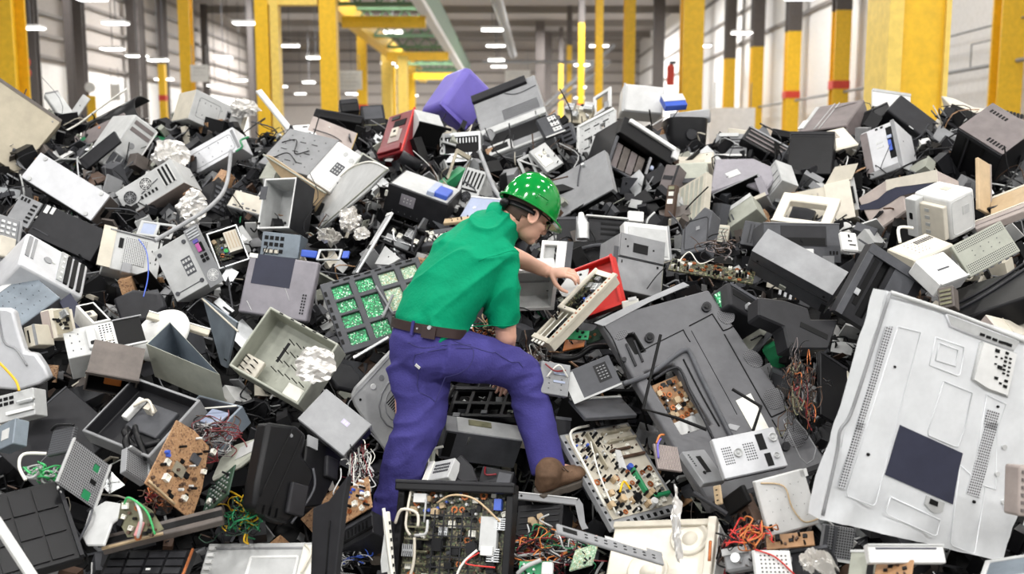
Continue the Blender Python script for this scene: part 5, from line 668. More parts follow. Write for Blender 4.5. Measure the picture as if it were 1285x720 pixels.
I('frame', 'tv_bezel', 'dark grey television frame with channelled face leaning at right', 'bezel', (1.459,4.44,1.387), (.7477,.6049,.2294,-.1496), (.314,.358,.06), 'ch', [('p','F','channel','dk',.3,.1,.42,.9,-.02),('p','F','bar','dg',.5,.05,.85,.9,.004),('p','F','recess','dk',.16,.2,.24,.85,.002),('p','F','latch','st',.1,.32,.18,.4,.01),('p','F','rim','dg',0,0,.1,1,.01),('p','F','rim','dg',0,.88,1,1,.012),('p','F','block','bk',.86,.2,1.05,.6,.02)], hs=[(.3,.1,.42,.9,-.05,'dk')])
I('poly', 'plastic_housing', 'dark stepped plastic housing below the long grey case', 'housing', (1.049,4.305,1.319), (.8676,.4424,.2179,-.064), (.41,.269,.1), 'ch', [('g','F','clip','mg',.2,.9,.4,1.0,3,1,.4,.9,.006),('p','F','slot','dk',.55,.5,.9,.6,.002)], poly=[(.02,.091),(.15,.097),(.194,0.0),(.385,.093),(.41,.269),(.273,.201),(.251,.251),(.128,.232),(0.0,.185)], r=.008)
I('box', 'printer', 'black printer with silver front bar right of the big television', 'printer', (1.026,4.616,1.389), (.8854,.342,.3047,.079), (.241,.15,.16), 'ch', [('p','F','front_bar','mg',.4,.15,1.05,.36,.03),('p','F','slot','dk',.1,.5,.9,.75,.002),('p','F','lid','dg',.05,.85,.95,.98,.004)], r=.014)
I('box', 'black_board', 'tall black panel in the gap left of the silver television back', 'panel', (1.294,4.061,1.008), (.8047,.459,.357,.12), (.218,.291,.02), 'bk', [('p','F','rim','ch',0,.96,1,1,.003)])
I('poly', 'monitor_shell', 'long black shell piece between mesh panel and silver television', 'shell', (1.854,4.338,1.299), (.9212,.0869,-.2809,-.2548), (.459,.392,.12), 'bk', [('t','F','ridge','ch',[(.05,.3,.004),(.5,.45,.004),(.98,.8,.004)],.008,1),('t','F','ridge','ch',[(.05,.5,.004),(.5,.62,.004),(.98,.98,.004)],.006,1)], poly=[(.114,.024),(.255,.027),(.458,0.0),(.459,.299),(.206,.376),(.021,.392),(0.0,.171)], r=.012)
I('box', 'beige_box', 'beige white case with seam at the right edge above the silver television', 'case', (2.018,4.075,1.372), (.9475,.2435,.1599,.1319), (.228,.093,.14), 'cr', [('t','F','seam','be',[(.4,0.0,.001),(.42,1.0,.001)],.002,1),('p','L','side_panel','pk',.02,.05,.98,.95,.003)])
I('box', 'card_cage', 'small tan and black card cage at the top edge of the silver television', 'card cage', (1.856,4.278,1.42), (.8306,.4215,-.2916,-.2179), (.068,.101,.06), 'bw', [('g','F','card','ol',.1,.1,.9,.9,1,4,.9,.5,.006)])
I('frame', 'television', 'large grey flat television back with cut out frame, right of the worker', 'television', (.805,3.866,.673), (.9073,.3615,-.0124,.2146), (.604,1.018,.06), 'tv', [('p','F','lower_rim','ch',0.0,0.0,1.0,.02,.004),('q','F','top_bevel','mg',[(.005,.953),(.463,1.015),(.863,1.047),(.833,1.073),(.293,1.025),(-.054,.985)],.004),('t','F','channel_shading','dg',[(-.104,.643,.0072),(.125,.651,.0072),(.422,.709,.0072),(.501,.714,.0072),(.518,.69,.0072),(.485,.56,.0072),(.433,.291,.0072),(.42,.151,.0072)],.012,1),('t','F','channel_shading','ch',[(.136,.623,.0042),(.359,.644,.0042),(.343,.522,.0042),(.314,.357,.0042),(.284,.229,.0042)],.007,1),('t','F','vent_line','dk',[(.443,.676,.0024),(.411,.487,.0024),(.395,.319,.0024)],.004,1),('t','F','groove','dk',[(.155,.776,.0015),(.369,.8,.0015),(.587,.823,.0015)],.0025,1),('t','F','groove','dk',[(.587,.823,.0015),(.58,.783,.0015),(.58,.752,.0015)],.0025,1),('t','F','groove','dk',[(.652,.834,.0018),(.776,.848,.0018),(.892,.862,.0018)],.003,1),('t','F','groove','dk',[(.892,.862,.0018),(.89,.815,.0018),(.888,.76,.0018)],.003,1),('t','F','groove','dk',[(.888,.76,.0018),(.945,.762,.0018),(.997,.771,.0018)],.003,1),('t','F','groove','dk',[(.879,.74,.0018),(.844,.512,.0018),(.81,.284,.0018)],.003,1),('t','F','groove','dk',[(.81,.284,.0018),(.902,.289,.0018),(1.005,.297,.0018)],.003,1),('t','F','groove','dk',[(.006,.958,.0018),(.012,.857,.0018),(-.055,.653,.0018)],.003,1),('t','F','groove','dk',[(.644,.807,.0009),(.612,.58,.0009),(.577,.346,.0009)],.0015,1),('t','F','groove','dk',[(.803,.272,.0018),(.798,.223,.0018),(.788,.176,.0018)],.003,1),('q','F','knob','ch',[(.328,.842),(.321,.848),(.31,.852),(.296,.853),(.282,.85),(.268,.846),(.256,.839),(.248,.83),(.245,.822),(.248,.814),(.254,.808),(.265,.804),(.279,.803),(.293,.805),(.307,.81),(.319,.817),(.327,.825),(.33,.834)],.012),('q','F','knob','bk',[(.31,.836),(.306,.839),(.3,.841),(.292,.842),(.284,.841),(.276,.838),(.27,.834),(.265,.829),(.264,.824),(.265,.82),(.269,.816),(.275,.814),(.282,.814),(.291,.815),(.299,.817),(.305,.821),(.31,.826),(.311,.831)],.016),('q','F','knob','ch',[(.922,.918),(.915,.925),(.904,.929),(.889,.929),(.874,.927),(.858,.922),(.846,.915),(.837,.906),(.833,.897),(.835,.889),(.841,.882),(.853,.878),(.867,.877),(.883,.88),(.898,.885),(.911,.892),(.92,.901),(.924,.91)],.012),('q','F','knob','bk',[(.902,.911),(.898,.915),(.892,.917),(.884,.917),(.876,.916),(.868,.913),(.861,.909),(.856,.905),(.854,.9),(.855,.896),(.859,.892),(.865,.89),(.872,.889),(.881,.891),(.889,.893),(.896,.897),(.9,.902),(.902,.907)],.016),('q','F','knob','ch',[(.801,.146),(.796,.151),(.786,.154),(.774,.155),(.761,.154),(.749,.151),(.738,.145),(.731,.139),(.728,.132),(.73,.126),(.735,.121),(.745,.118),(.756,.117),(.769,.118),(.782,.121),(.792,.126),(.8,.133),(.803,.14)],.012),('q','F','screw','ch',[(.028,.767),(.024,.77),(.019,.772),(.012,.772),(.005,.771),(-.001,.769),(-.007,.766),(-.01,.762),(-.012,.757),(-.011,.754),(-.007,.751),(-.002,.749),(.005,.748),(.012,.749),(.018,.752),(.024,.755),(.027,.759),(.029,.763)],.004),('q','F','speaker_grille','pf_tv',[(1.029,.797),(1.05,.811),(1.065,.827),(1.071,.845),(1.069,.861),(1.057,.874),(1.037,.883),(1.013,.886),(.986,.883),(.961,.874),(.94,.86),(.925,.844),(.919,.826),(.922,.81),(.934,.797),(.953,.788),(.977,.786),(1.003,.789)],.002),('q','F','speaker_grille','pf_tv',[(1.018,.541),(1.033,.555),(1.04,.572),(1.039,.59),(1.029,.606),(1.013,.62),(.991,.628),(.967,.63),(.943,.626),(.923,.616),(.909,.602),(.902,.585),(.904,.568),(.913,.551),(.93,.538),(.951,.53),(.975,.528),(.998,.532)],.002),('q','F','speaker_grille','pf_tv',[(1.012,.39),(.999,.404),(.976,.413),(.946,.416),(.914,.412),(.883,.403),(.857,.388),(.839,.371),(.831,.353),(.834,.336),(.847,.322),(.87,.313),(.899,.311),(.931,.314),(.962,.323),(.988,.337),(1.007,.354),(1.015,.373)],.002),('q','F','speaker_grille','pf_tv',[(.988,.195),(.973,.209),(.949,.219),(.918,.222),(.884,.218),(.852,.209),(.824,.195),(.806,.177),(.797,.159),(.801,.142),(.815,.128),(.839,.118),(.869,.115),(.902,.118),(.935,.127),(.962,.142),(.982,.159),(.991,.177)],.002),('q','F','speaker_grille','pf_tv',[(.157,.901),(.146,.905),(.129,.907),(.109,.907),(.087,.904),(.067,.898),(.05,.891),(.04,.883),(.036,.876),(.039,.87),(.05,.865),(.066,.863),(.086,.864),(.108,.867),(.128,.872),(.145,.879),(.156,.887),(.16,.894)],.002),('t','F','speaker_rim','mg',[(.885,.255,0.0),(.968,.269,0.0),(.992,.174,0.0),(.982,.087,0.0),(.907,.045,0.0),(.838,.036,0.0),(.823,.072,0.0),(.885,.255,0.0)],.003),('q','F','port_rim','ch',[(.053,.71),(.073,.713),(.097,.834),(.081,.832)],.008),('q','F','port_rim','ch',[(.124,.721),(.14,.722),(.168,.836),(.156,.839)],.008),('q','F','paper','wr',[(.61,.246),(.738,.24),(.775,.42),(.631,.408)],.003),('q','F','light_scuff','mg',[(.495,.275),(.543,.29),(.481,.315),(.425,.309)],.003),('q','F','circuit_tab','pcbG',[(.985,.867),(1.094,.894),(1.073,.964),(1.002,.956)],.012)], hs=[(.1,.34,.36,.675,None),(.12,.775,.2,.88,-.03,'dk')], r=.022)  # channel tubes: dark colour paints the shading of a recessed groove
I('box', 'circuit_board', 'power circuit board visible through the television cut out', 'circuit board', (.752,4.225,.799), (.8212,.5122,.0038,.2515), (.193,.316,.01), 'br', [('c','F','x','x',.05,.42,.95,.95,60,51,.9,0,[0,1,1,2,3,4,5,5,6,6,9]),('p','F','shield','wh',0.0,0.0,.8,.4,.012),('o','F','hole','dk',.3,.2,.007,.014),('o','F','hole','dk',.55,.12,.007,.014)], r=0)
I('box', 'metal_sheet', 'grey metal sheet with black sticker between the worker and the television', 'sheet', (.273,4.241,1.006), (.8259,.5265,-.0853,.1828), (.232,.146,.015), 'dg', [('p','F','label','bk',.62,.3,.88,.85,.0015),('g','F','label_print','mg',.65,.35,.85,.8,3,5,.6,.3,.002),('p','F','rim','lg',0,0,1,.06,.004),('p','F','painted_highlight','lg',0.0,.06,.22,.94,.002)])  # pale side plate paints a highlight onto the sheet
I('box', 'metal_sheet', 'second smooth grey sheet half under the metal sheet with black sticker', 'sheet', (.318,4.18,.962), (.9548,.1603,.0802,.2369), (.275,.153,.02), 'dg', [('p','F','rim','lg',0,.9,1,1,.004)])
I('frame', 'power_chassis', 'grey metal chassis with holes and cables right of the raised knee', 'chassis', (.115,4.202,1.069), (.8192,.5487,.1611,.0433), (.137,.141,.05), 'mg', [('g','F','grille','lb',.4,.3,.9,.8,1,2,.8,.25,.003),('g','F','grille','dk',.1,.1,.95,.9,2,5,.1,.12,.002),('t','F','cable','dr',[(.1,.9,.01),(.4,.7,.03),(.8,.8,.01)],.004,1),('t','F','cable','wr',[(.2,.5,.01),(.5,.9,.03),(.9,.6,.01)],.004,1)])
I('open', 'plastic_crate', 'pale grey plastic crate with rimmed lid behind the held circuit unit', 'crate', (-.051,5.018,1.302), (.4909,.868,.0632,.0404), (.261,.247,.1), 'lg', [('p','F','rim','wh',-.02,-.03,1.02,.04,.008),('p','F','rim','wh',-.02,.96,1.02,1.03,.008),('p','F','rim','wh',.96,-.03,1.03,1.03,.008),('p','B','front_panel','lg',.05,.05,.95,.95,.004),('p','F','divider','mg',.05,.45,.95,.5,-.07),('g','B','rib','mg',.2,.6,.9,.9,5,1,.1,.9,.008)], inner='lg', wall=.014)
I('open', 'red_tray', 'red plastic tray lying behind the held circuit unit', 'tray', (.354,4.93,1.276), (.8162,.5062,-.2718,-.061), (.224,.264,.06), 'rd', [('p','F','rim','rd',-.02,-.03,1.02,.03,.01),('p','F','rim','rd',.97,0,1.02,1,.01),('p','B','front_panel','dr',.02,.05,.98,.95,.004)], inner='rd', wall=.012)
I('box', 'circuit_scrap', 'green circuit scrap below the red tray', 'circuit board', (.249,4.538,1.24), (.9148,.3797,-.0604,-.1241), (.105,.05,.006), 'gr', [('c','F','x','x',.05,.1,.95,.9,5,61,.6,0,[0,2,4])], r=0)
I('box', 'circuit_scrap', 'dull green circuit scrap at the left corner of the television', 'circuit board', (.349,4.579,1.206), (.8774,.3995,-.256,-.0711), (.092,.062,.006), 'dgn', [('c','F','x','x',.05,.1,.95,.9,5,62,.6,0,[0,2,6])], r=0)
I('box', 'circuit_scrap', 'orange brown circuit scrap under the green one below the red tray', 'circuit board', (.236,4.57,1.177), (.9154,.2811,-.2191,-.1872), (.111,.082,.006), 'or', [('c','F','x','x',.05,.1,.95,.9,5,63,.6,0,[0,4,4])], r=0)
I('frame', 'power_board', 'large bare power supply circuit board in grey frame, right of the boot', 'circuit board', (.415,3.925,.56), (.8885,.3324,.1218,.2918), (.409,.475,.03), 'mg', [('p','F','board','be',.06,.08,.95,.98,.004,.002),('t','F','cable','wr',[(.02,.2,.02),(.03,.6,.03),(.1,.97,.02),(.4,1.02,.02)],.006,1),('t','F','cable','wr',[(.1,.12,.02),(.15,.5,.03),(.3,.85,.02)],.004,1),('p','F','heat_sink','mt',.52,.9,.94,.93,.025),('p','F','heat_sink','mt',.54,.8,.95,.83,.025),('p','F','heat_sink','bn',.5,.71,.8,.735,.02),('p','F','heat_sink','bn',.55,.62,.95,.65,.02),('p','F','divider','cr',.44,.5,.455,.98,.015),('p','F','heat_sink','mt',.31,.55,.33,.95,.03),('c','F','x','x',.08,.52,.3,.96,34,71,.85,.004,[0,1,0,4,8,2]),('c','F','x','x',.34,.52,.5,.96,20,72,.85,.004,[0,0,1,2]),('c','F','x','x',.08,.1,.92,.5,90,73,.95,.004,[0,1,1,3,4,6,9,2,0,5]),('c','F','x','x',.5,.66,.95,.98,22,75,.7,.004,[3,4,1,2]),('p','F','bracket','gr',.62,.24,.66,.5,.03,.002),('p','F','bracket','gr',.68,.16,.93,.2,.03,.002),('q','F','block','wh',[(.48,.55),(.56,.5),(.62,.7),(.56,.72)],.02),('o','F','capacitor','bl',.62,.52,.014,.03),('o','F','capacitor','bk',.45,.2,.02,.045),('o','F','capacitor','wh',.62,.12,.018,.045),('t','F','wire','ye',[(.3,.3,.02),(.4,.38,.03),(.45,.3,.02)],.005,1),('g','F','vent','dk',0.0,.05,.05,.95,1,12,.5,.3,.003),('g','F','vent','dk',.1,0.0,.95,.06,9,1,.4,.6,.003)], r=.002)
I('box', 'ribbon_cable', 'grey brown striped ribbon cable folded at the power board edge', 'ribbon cable', (.547,3.598,.924), (.8782,.399,.2141,.1538), (.115,.103,.01), 'tp', [('g','F','stripe','pk',0.0,.02,1,.98,14,1,.4,1,.002),('t','F','wire','or',[(.1,1.0,.004),(.25,1.3,.01),(.5,1.4,.004)],.004,1),('t','F','wire','pu',[(.05,.4,.006),(.08,.9,.012),(.3,1.2,.006)],.004,1)], r=.002)
I('foil', 'film_strip', 'strip of shiny clear film hanging over cream speaker panel', 'film', (.577,3.279,.675), (.7219,.5277,-.3699,-.2521), (.038,.292,.02), 'foil', [], seed=33, amp=.02, n=20)
I('box', 'slotted_bracket', 'long grey slotted bracket lying below the power supply board', 'bracket', (.157,3.26,.809), (.9612,.1845,.1965,.0593), (.415,.047,.012), 'mg', [('p','F','slot','dk',.05,.3,.18,.7,.002),('g','F','grille','dk',.22,.2,.95,.8,8,2,.3,.25,.002),('p','F','tab','lg',.45,.95,.6,1.2,0.0),('p','F','tab','mg',.85,.9,1.0,1.25,0.0)])
I('box', 'speaker_case', 'cream speaker case with two round cones at the bottom, right of centre', 'speaker', (.343,3.554,.483), (.9251,.2952,-.1603,-.177), (.418,.275,.12), 'cr', [('o','F','speaker_cone','cr',.75,.72,.075,-.02),('o','F','speaker_cone','cr',.4,.22,.08,-.02),('p','F','lid','be',0.0,.9,1.0,1.0,.015),('p','R','side_panel','wh',.05,.05,.95,.95,.004),('g','R','vent','dg',.3,.5,.7,.9,1,8,.8,.4,.007),('p','F','ridge','cr',.92,0.0,1,1,.03),('t','F','stain','cu',[(.97,.6,.03),(.98,.3,.03)],.006,1)], r=.006)
I('box', 'metal_plate', 'silver punched metal plate with two dimples lying on the television', 'plate', (.814,3.667,.861), (.8722,.4675,.0114,.1434), (.27,.161,.03), 'sv', [('g','F','vent','dk',.08,.3,.24,.75,5,7,.5,.5,.001),('g','F','vent','dk',.42,.3,.6,.75,5,7,.5,.5,.001),('p','F','slot','dk',.66,.5,.78,.9,.0015),('p','F','slot','dk',.7,.08,.8,.4,.0015),('o','F','dimple','lg',.32,.55,.018,-.01),('o','F','dimple','lg',.92,.75,.018,-.01),('o','F','dimple','lg',.88,.3,.012,-.01),('p','B','front_panel','dg',.02,.1,.98,.9,.003)])
I('box', 'grey_bracket', 'grey plastic stand bracket with slot under the silver punched plate', 'bracket', (.742,3.701,.833), (.8951,.2823,.1645,.3033), (.138,.157,.03), 'mg', [('p','F','slot','dk',.4,.3,.6,.8,.002),('o','F','screw','dk',.3,.3,.008,.004),('g','F','vent','dk',.1,.5,.2,.9,1,6,.5,.4,.002)])
I('box', 'metal_plate', 'plain white metal plate with thin loose wire below the punched one', 'plate', (.924,3.415,.733), (.795,.5921,-.0285,.1286), (.192,.199,.03), 'wh', [('t','F','wire','tn',[(.1,.95,.004),(.5,.8,.012),(.55,.4,.01),(.7,.1,.01),(1.0,.08,.004)],.003,1),('g','F','grille','dk',.1,.1,.9,.9,5,4,.05,.05,.002),('p','F','socket','dk',.04,.08,.1,.2,.003),('p','F','tab','wh',.9,.86,1.05,1.0,0.0),('p','B','front_panel','pk',.02,.1,.98,.9,.003)])
I('box', 'circuit_board', 'narrow brown circuit strip under the plain white metal plate', 'circuit board', (.9,3.361,.707), (.9495,.2494,-.151,-.1165), (.165,.059,.006), 'br', [('c','F','x','x',.05,.1,.95,.9,10,81,.7,0,[0,4,2]),('p','F','block','dk',.2,.5,.3,.9,.01)], r=0)
I('box', 'black_case', 'black box beneath the narrow brown circuit strip, bottom right', 'box', (.958,3.322,.61), (.9053,.3308,-.2287,-.137), (.16,.108,.12), 'ch', [('p','F','rim','dg',0,.9,1,1,.003),('p','F','latch','mg',.1,.6,.2,.75,.006)])
I('foil', 'foil_sheet', 'crumpled bright foil ball at the bottom edge left of beige block', 'foil', (.94,3.091,.713), (.9228,.2903,-.1684,-.1895), (.127,.089,.03), 'foil', [], seed=44, amp=.05)
I('box', 'grille_sheet', 'white panel with dark pinholes at the bottom edge left of foil ball', 'panel', (.829,3.18,.654), (.8593,.4823,.1372,.1006), (.145,.118,.02), 'wh', [('g','F','grille','dk',.1,.1,.9,.9,7,7,.35,.35,.001),('t','F','wire','rd',[(0.0,1.0,.006),(.5,.8,.01),(1.0,.3,.006)],.003,1)])
I('box', 'beige_block', 'grey beige metal box standing at the bottom below the silver television', 'box', (1.062,3.007,.733), (.8271,.3483,-.3176,-.3062), (.069,.118,.08), 'gg', [('p','F','edge','bk',.95,0,1.3,1,0.0),('p','F','lid_edge','lg',0,.93,1,1,.003)])
I('box', 'fibre_board', 'brown mottled board scrap at the bottom below the silver television', 'circuit board', (1.111,2.921,.771), (.9165,.2178,-.2057,-.265), (.116,.102,.006), 'br', [('c','F','x','x',.1,.1,.9,.9,8,91,.6,0,[4,2])])
I('box', 'mesh_stand', 'grey mesh frame standing under the lower left corner of the silver television', 'frame', (1.121,3.447,.639), (.772,.6284,.0886,-.036), (.115,.121,.03), 'pf_mg', [('p','F','rim','dg',0,0,.08,1,.012),('p','F','rim','dg',.3,0,.38,1,.012),('p','F','rim','lg',0,-.02,1,.06,.012)])
I('frame', 'silver_television', 'large silver white metal television back at the right edge', 'television', (1.036,3.211,.874), (.7169,.6665,.2045,-.0063), (.815,.801,.07), 'al', [('q','F','vent_strip','pf_sv',[(.039,.4),(.065,.406),(.071,.863),(.035,.857)],.002),('q','F','vent_strip','pf_sv',[(.037,.152),(.073,.148),(.075,.443),(.039,.434)],.002),('t','F','embossing','al',[(.092,.869,0.0),(.211,.875,0.0),(.227,.444,0.0),(.242,.121,0.0),(.23,.109,0.0),(.096,.123,0.0),(.085,.139,0.0),(.092,.869,0.0)],.0022),('t','F','embossing','al',[(.289,.874,0.0),(.445,.871,0.0),(.466,.753,0.0),(.452,.744,0.0),(.3,.753,0.0),(.289,.874,0.0)],.0022),('t','F','embossing','al',[(.316,.856,0.0),(.418,.852,0.0),(.43,.781,0.0),(.323,.781,0.0),(.316,.856,0.0)],.0025),('t','F','embossing','al',[(.394,.705,0.0),(.555,.692,0.0),(.571,.542,0.0),(.566,.448,0.0),(.542,.446,0.0),(.399,.462,0.0),(.391,.479,0.0),(.394,.705,0.0)],.0022),('t','F','embossing','al',[(.304,.165,0.0),(.586,.119,0.0),(.594,.053,0.0),(.577,.046,0.0),(.321,.086,0.0),(.302,.096,0.0),(.304,.165,0.0)],.0022),('t','F','embossing','al',[(.602,.375,0.0),(.769,.305,0.0),(.817,.014,0.0),(.801,.007,0.0),(.69,.021,0.0),(.675,.033,0.0),(.602,.375,0.0)],.0022),('t','F','embossing','al',[(.631,.701,0.0),(.746,.687,0.0),(.74,.564,0.0),(.826,.31,0.0),(.772,.311,0.0),(.69,.327,0.0),(.631,.701,0.0)],.0022),('q','F','dark_label','nv',[(.244,.251),(.625,.199),(.603,.341),(.597,.427),(.244,.473)],.0025),('q','F','port_plate','wh',[(.534,.749),(.615,.73),(.726,.725),(.709,.911),(.524,.916)],.012),('t','F','port_rim','lg',[(.522,.911,0.0),(.713,.91,0.0),(.734,.72,0.0),(.616,.728,0.0),(.532,.749,0.0),(.522,.911,0.0)],.007),('q','F','handle_recess','lg',[(.343,.943),(.693,.923),(.712,.966),(.305,.982)],.006),('t','F','handle_rim','sv',[(.305,.982,0.0),(.715,.971,0.0),(.694,.921,0.0),(.342,.94,0.0),(.305,.982,0.0)],.006),('q','F','slot','dk',[(.496,.939),(.521,.939),(.521,.951),(.496,.951)],.009),('q','F','slot','dk',[(.531,.937),(.556,.937),(.556,.949),(.531,.949)],.009),('q','F','slot','dk',[(.566,.935),(.591,.935),(.591,.947),(.566,.947)],.009),('q','F','slot','dk',[(.601,.933),(.626,.933),(.626,.945),(.601,.945)],.009),('q','F','slot','dk',[(.625,.934),(.651,.934),(.651,.946),(.626,.946)],.009),('q','F','slot','dk',[(.649,.932),(.674,.932),(.674,.945),(.649,.945)],.009),('q','F','port','dk',[(.592,.891),(.615,.89),(.613,.905),(.59,.906)],.015),('q','F','port','dk',[(.647,.896),(.664,.895),(.663,.906),(.647,.907)],.015),('q','F','port','dk',[(.649,.878),(.663,.877),(.663,.886),(.649,.887)],.015),('q','F','port','dk',[(.652,.86),(.666,.859),(.666,.868),(.652,.869)],.015),('q','F','port','dk',[(.654,.841),(.668,.84),(.668,.85),(.654,.85)],.015),('q','F','port','dk',[(.658,.824),(.672,.823),(.672,.832),(.658,.833)],.015),('q','F','port','dk',[(.662,.808),(.675,.808),(.675,.816),(.662,.817)],.015),('q','F','port','dk',[(.675,.878),(.687,.878),(.687,.886),(.675,.886)],.015),('q','F','port','dk',[(.678,.86),(.69,.86),(.69,.868),(.679,.868)],.015),('q','F','port','dk',[(.682,.841),(.694,.84),(.694,.848),(.683,.848)],.015),('q','F','port','dk',[(.684,.822),(.696,.822),(.696,.83),(.685,.83)],.015),('q','F','port','dk',[(.687,.806),(.699,.805),(.699,.813),(.687,.814)],.015),('q','F','port','dk',[(.6,.869),(.611,.869),(.611,.876),(.601,.876)],.015),('q','F','port','dk',[(.629,.869),(.639,.868),(.64,.876),(.63,.876)],.015),('q','F','port','dk',[(.607,.838),(.618,.838),(.618,.845),(.608,.845)],.015),('q','F','port','dk',[(.628,.825),(.654,.823),(.651,.84),(.626,.84)],.015),('q','F','port','dk',[(.628,.778),(.647,.776),(.646,.789),(.628,.789)],.015),('q','F','port','dk',[(.684,.778),(.702,.777),(.701,.789),(.684,.789)],.015),('q','F','port','dk',[(.687,.754),(.707,.752),(.705,.766),(.685,.766)],.015),('q','F','port','dk',[(.66,.763),(.673,.762),(.673,.771),(.661,.771)],.015),('q','F','notch_plate','lg',[(.481,.171),(.517,.15),(.548,.142),(.583,.159),(.58,.197),(.479,.209)],.004),('q','F','slot','dk',[(.5,.178),(.547,.173),(.543,.195),(.499,.201)],.006),('q','F','vent_strip','pf_sv',[(.665,.564),(.729,.561),(.725,.642),(.653,.644)],.002),('q','F','vent_strip','pf_sv',[(.677,.261),(.752,.255),(.731,.598),(.672,.584)],.002),('q','F','screw','dk',[(.137,.708),(.135,.709),(.133,.708),(.131,.708),(.13,.706),(.129,.705),(.129,.703),(.129,.701),(.131,.7),(.132,.699),(.134,.699),(.137,.699),(.138,.699),(.14,.701),(.141,.702),(.141,.704),(.14,.706),(.139,.707)],.003),('q','F','screw','dk',[(.137,.322),(.134,.323),(.131,.323),(.129,.322),(.127,.32),(.126,.318),(.126,.316),(.127,.313),(.128,.311),(.131,.31),(.133,.309),(.136,.31),(.138,.311),(.14,.312),(.141,.314),(.142,.317),(.141,.319),(.139,.321)],.003),('q','F','screw','dk',[(.735,.239),(.732,.24),(.729,.24),(.726,.239),(.724,.237),(.723,.235),(.723,.232),(.724,.23),(.726,.228),(.728,.226),(.731,.226),(.734,.226),(.737,.227),(.739,.229),(.74,.231),(.74,.233),(.739,.236),(.737,.238)],.003),('q','F','screw','dk',[(.708,.671),(.706,.671),(.703,.671),(.701,.67),(.7,.669),(.699,.667),(.699,.665),(.699,.663),(.701,.662),(.703,.661),(.705,.66),(.707,.66),(.71,.661),(.711,.663),(.712,.665),(.712,.666),(.712,.668),(.71,.67)],.003),('q','F','screw','lg',[(.812,.389),(.807,.39),(.803,.39),(.799,.388),(.795,.386),(.794,.382),(.793,.379),(.795,.375),(.797,.372),(.801,.37),(.806,.369),(.81,.369),(.814,.371),(.817,.373),(.819,.377),(.819,.38),(.818,.384),(.815,.387)],.006),('q','F','screw','lg',[(.805,.512),(.801,.513),(.796,.512),(.792,.511),(.789,.508),(.788,.505),(.787,.501),(.789,.497),(.791,.494),(.795,.492),(.8,.491),(.804,.492),(.808,.493),(.811,.496),(.813,.499),(.813,.503),(.812,.507),(.809,.51)],.006),('q','F','screw','lg',[(.89,.275),(.886,.276),(.881,.275),(.877,.274),(.874,.271),(.872,.268),(.872,.264),(.873,.261),(.876,.258),(.88,.255),(.884,.254),(.889,.255),(.893,.256),(.896,.259),(.898,.262),(.898,.266),(.897,.27),(.894,.273)],.006),('t','F','edge_rim','mg',[(.005,.995,.0036),(-.002,.658,.0036),(-.01,.459,.0036),(-.035,.382,.0036),(-.018,.283,.0036),(.003,.02,.0036)],.006,1),('t','F','edge_rim','lg',[(.01,.996,.0048),(.289,.996,.0048),(.469,.99,.0048),(.749,.975,.0048)],.008,1)], r=.006, dent=.02)
I('box', 'plastic_tray', 'white tray with dark slit lying along the bottom of the silver television', 'tray', (1.102,2.92,.846), (.8775,.4768,.0407,.0321), (.247,.058,.03), 'wh', [('p','F','slot','nv',.1,.72,.9,.8,.002),('p','F','rim','lg',0.0,.9,1,1,.006)])
I('frame', 'glass_sheet', 'dark framed glass panel at the bottom right corner', 'panel', (1.456,2.964,.765), (.9247,.0246,-.2288,-.3033), (.168,.135,.02), 'lg', [('p','F','pane','bg',.1,.12,.95,.9,-.006)], hs=[(.1,.12,.95,.9,None)])
I('box', 'grey_unit', 'mauve grey stacked unit at the right edge beside the silver television', 'unit', (1.642,3.097,.928), (.7777,.6213,.0932,.0233), (.093,.164,.08), 'pk', [('g','F','rib','tp',.05,.05,.95,.95,1,6,.95,.4,.006)], r=.01)
I('box', 'boot_bar', 'bent silver metal bar under the work boot', 'bracket', (.025,3.987,.667), (.8874,.4575,.0225,-.0509), (.246,.031,.02), 'mg', [('q','F','hook','mg',[(.97,0.0),(1.02,1.0),(1.1,.2),(1.16,-2.2),(1.22,-2.9),(1.12,-3.2),(1.06,-2.3)],.002),('o','F','screw','dk',.05,.5,.005,.003),('p','F','edge','lg',0,.85,1,1,.004)])
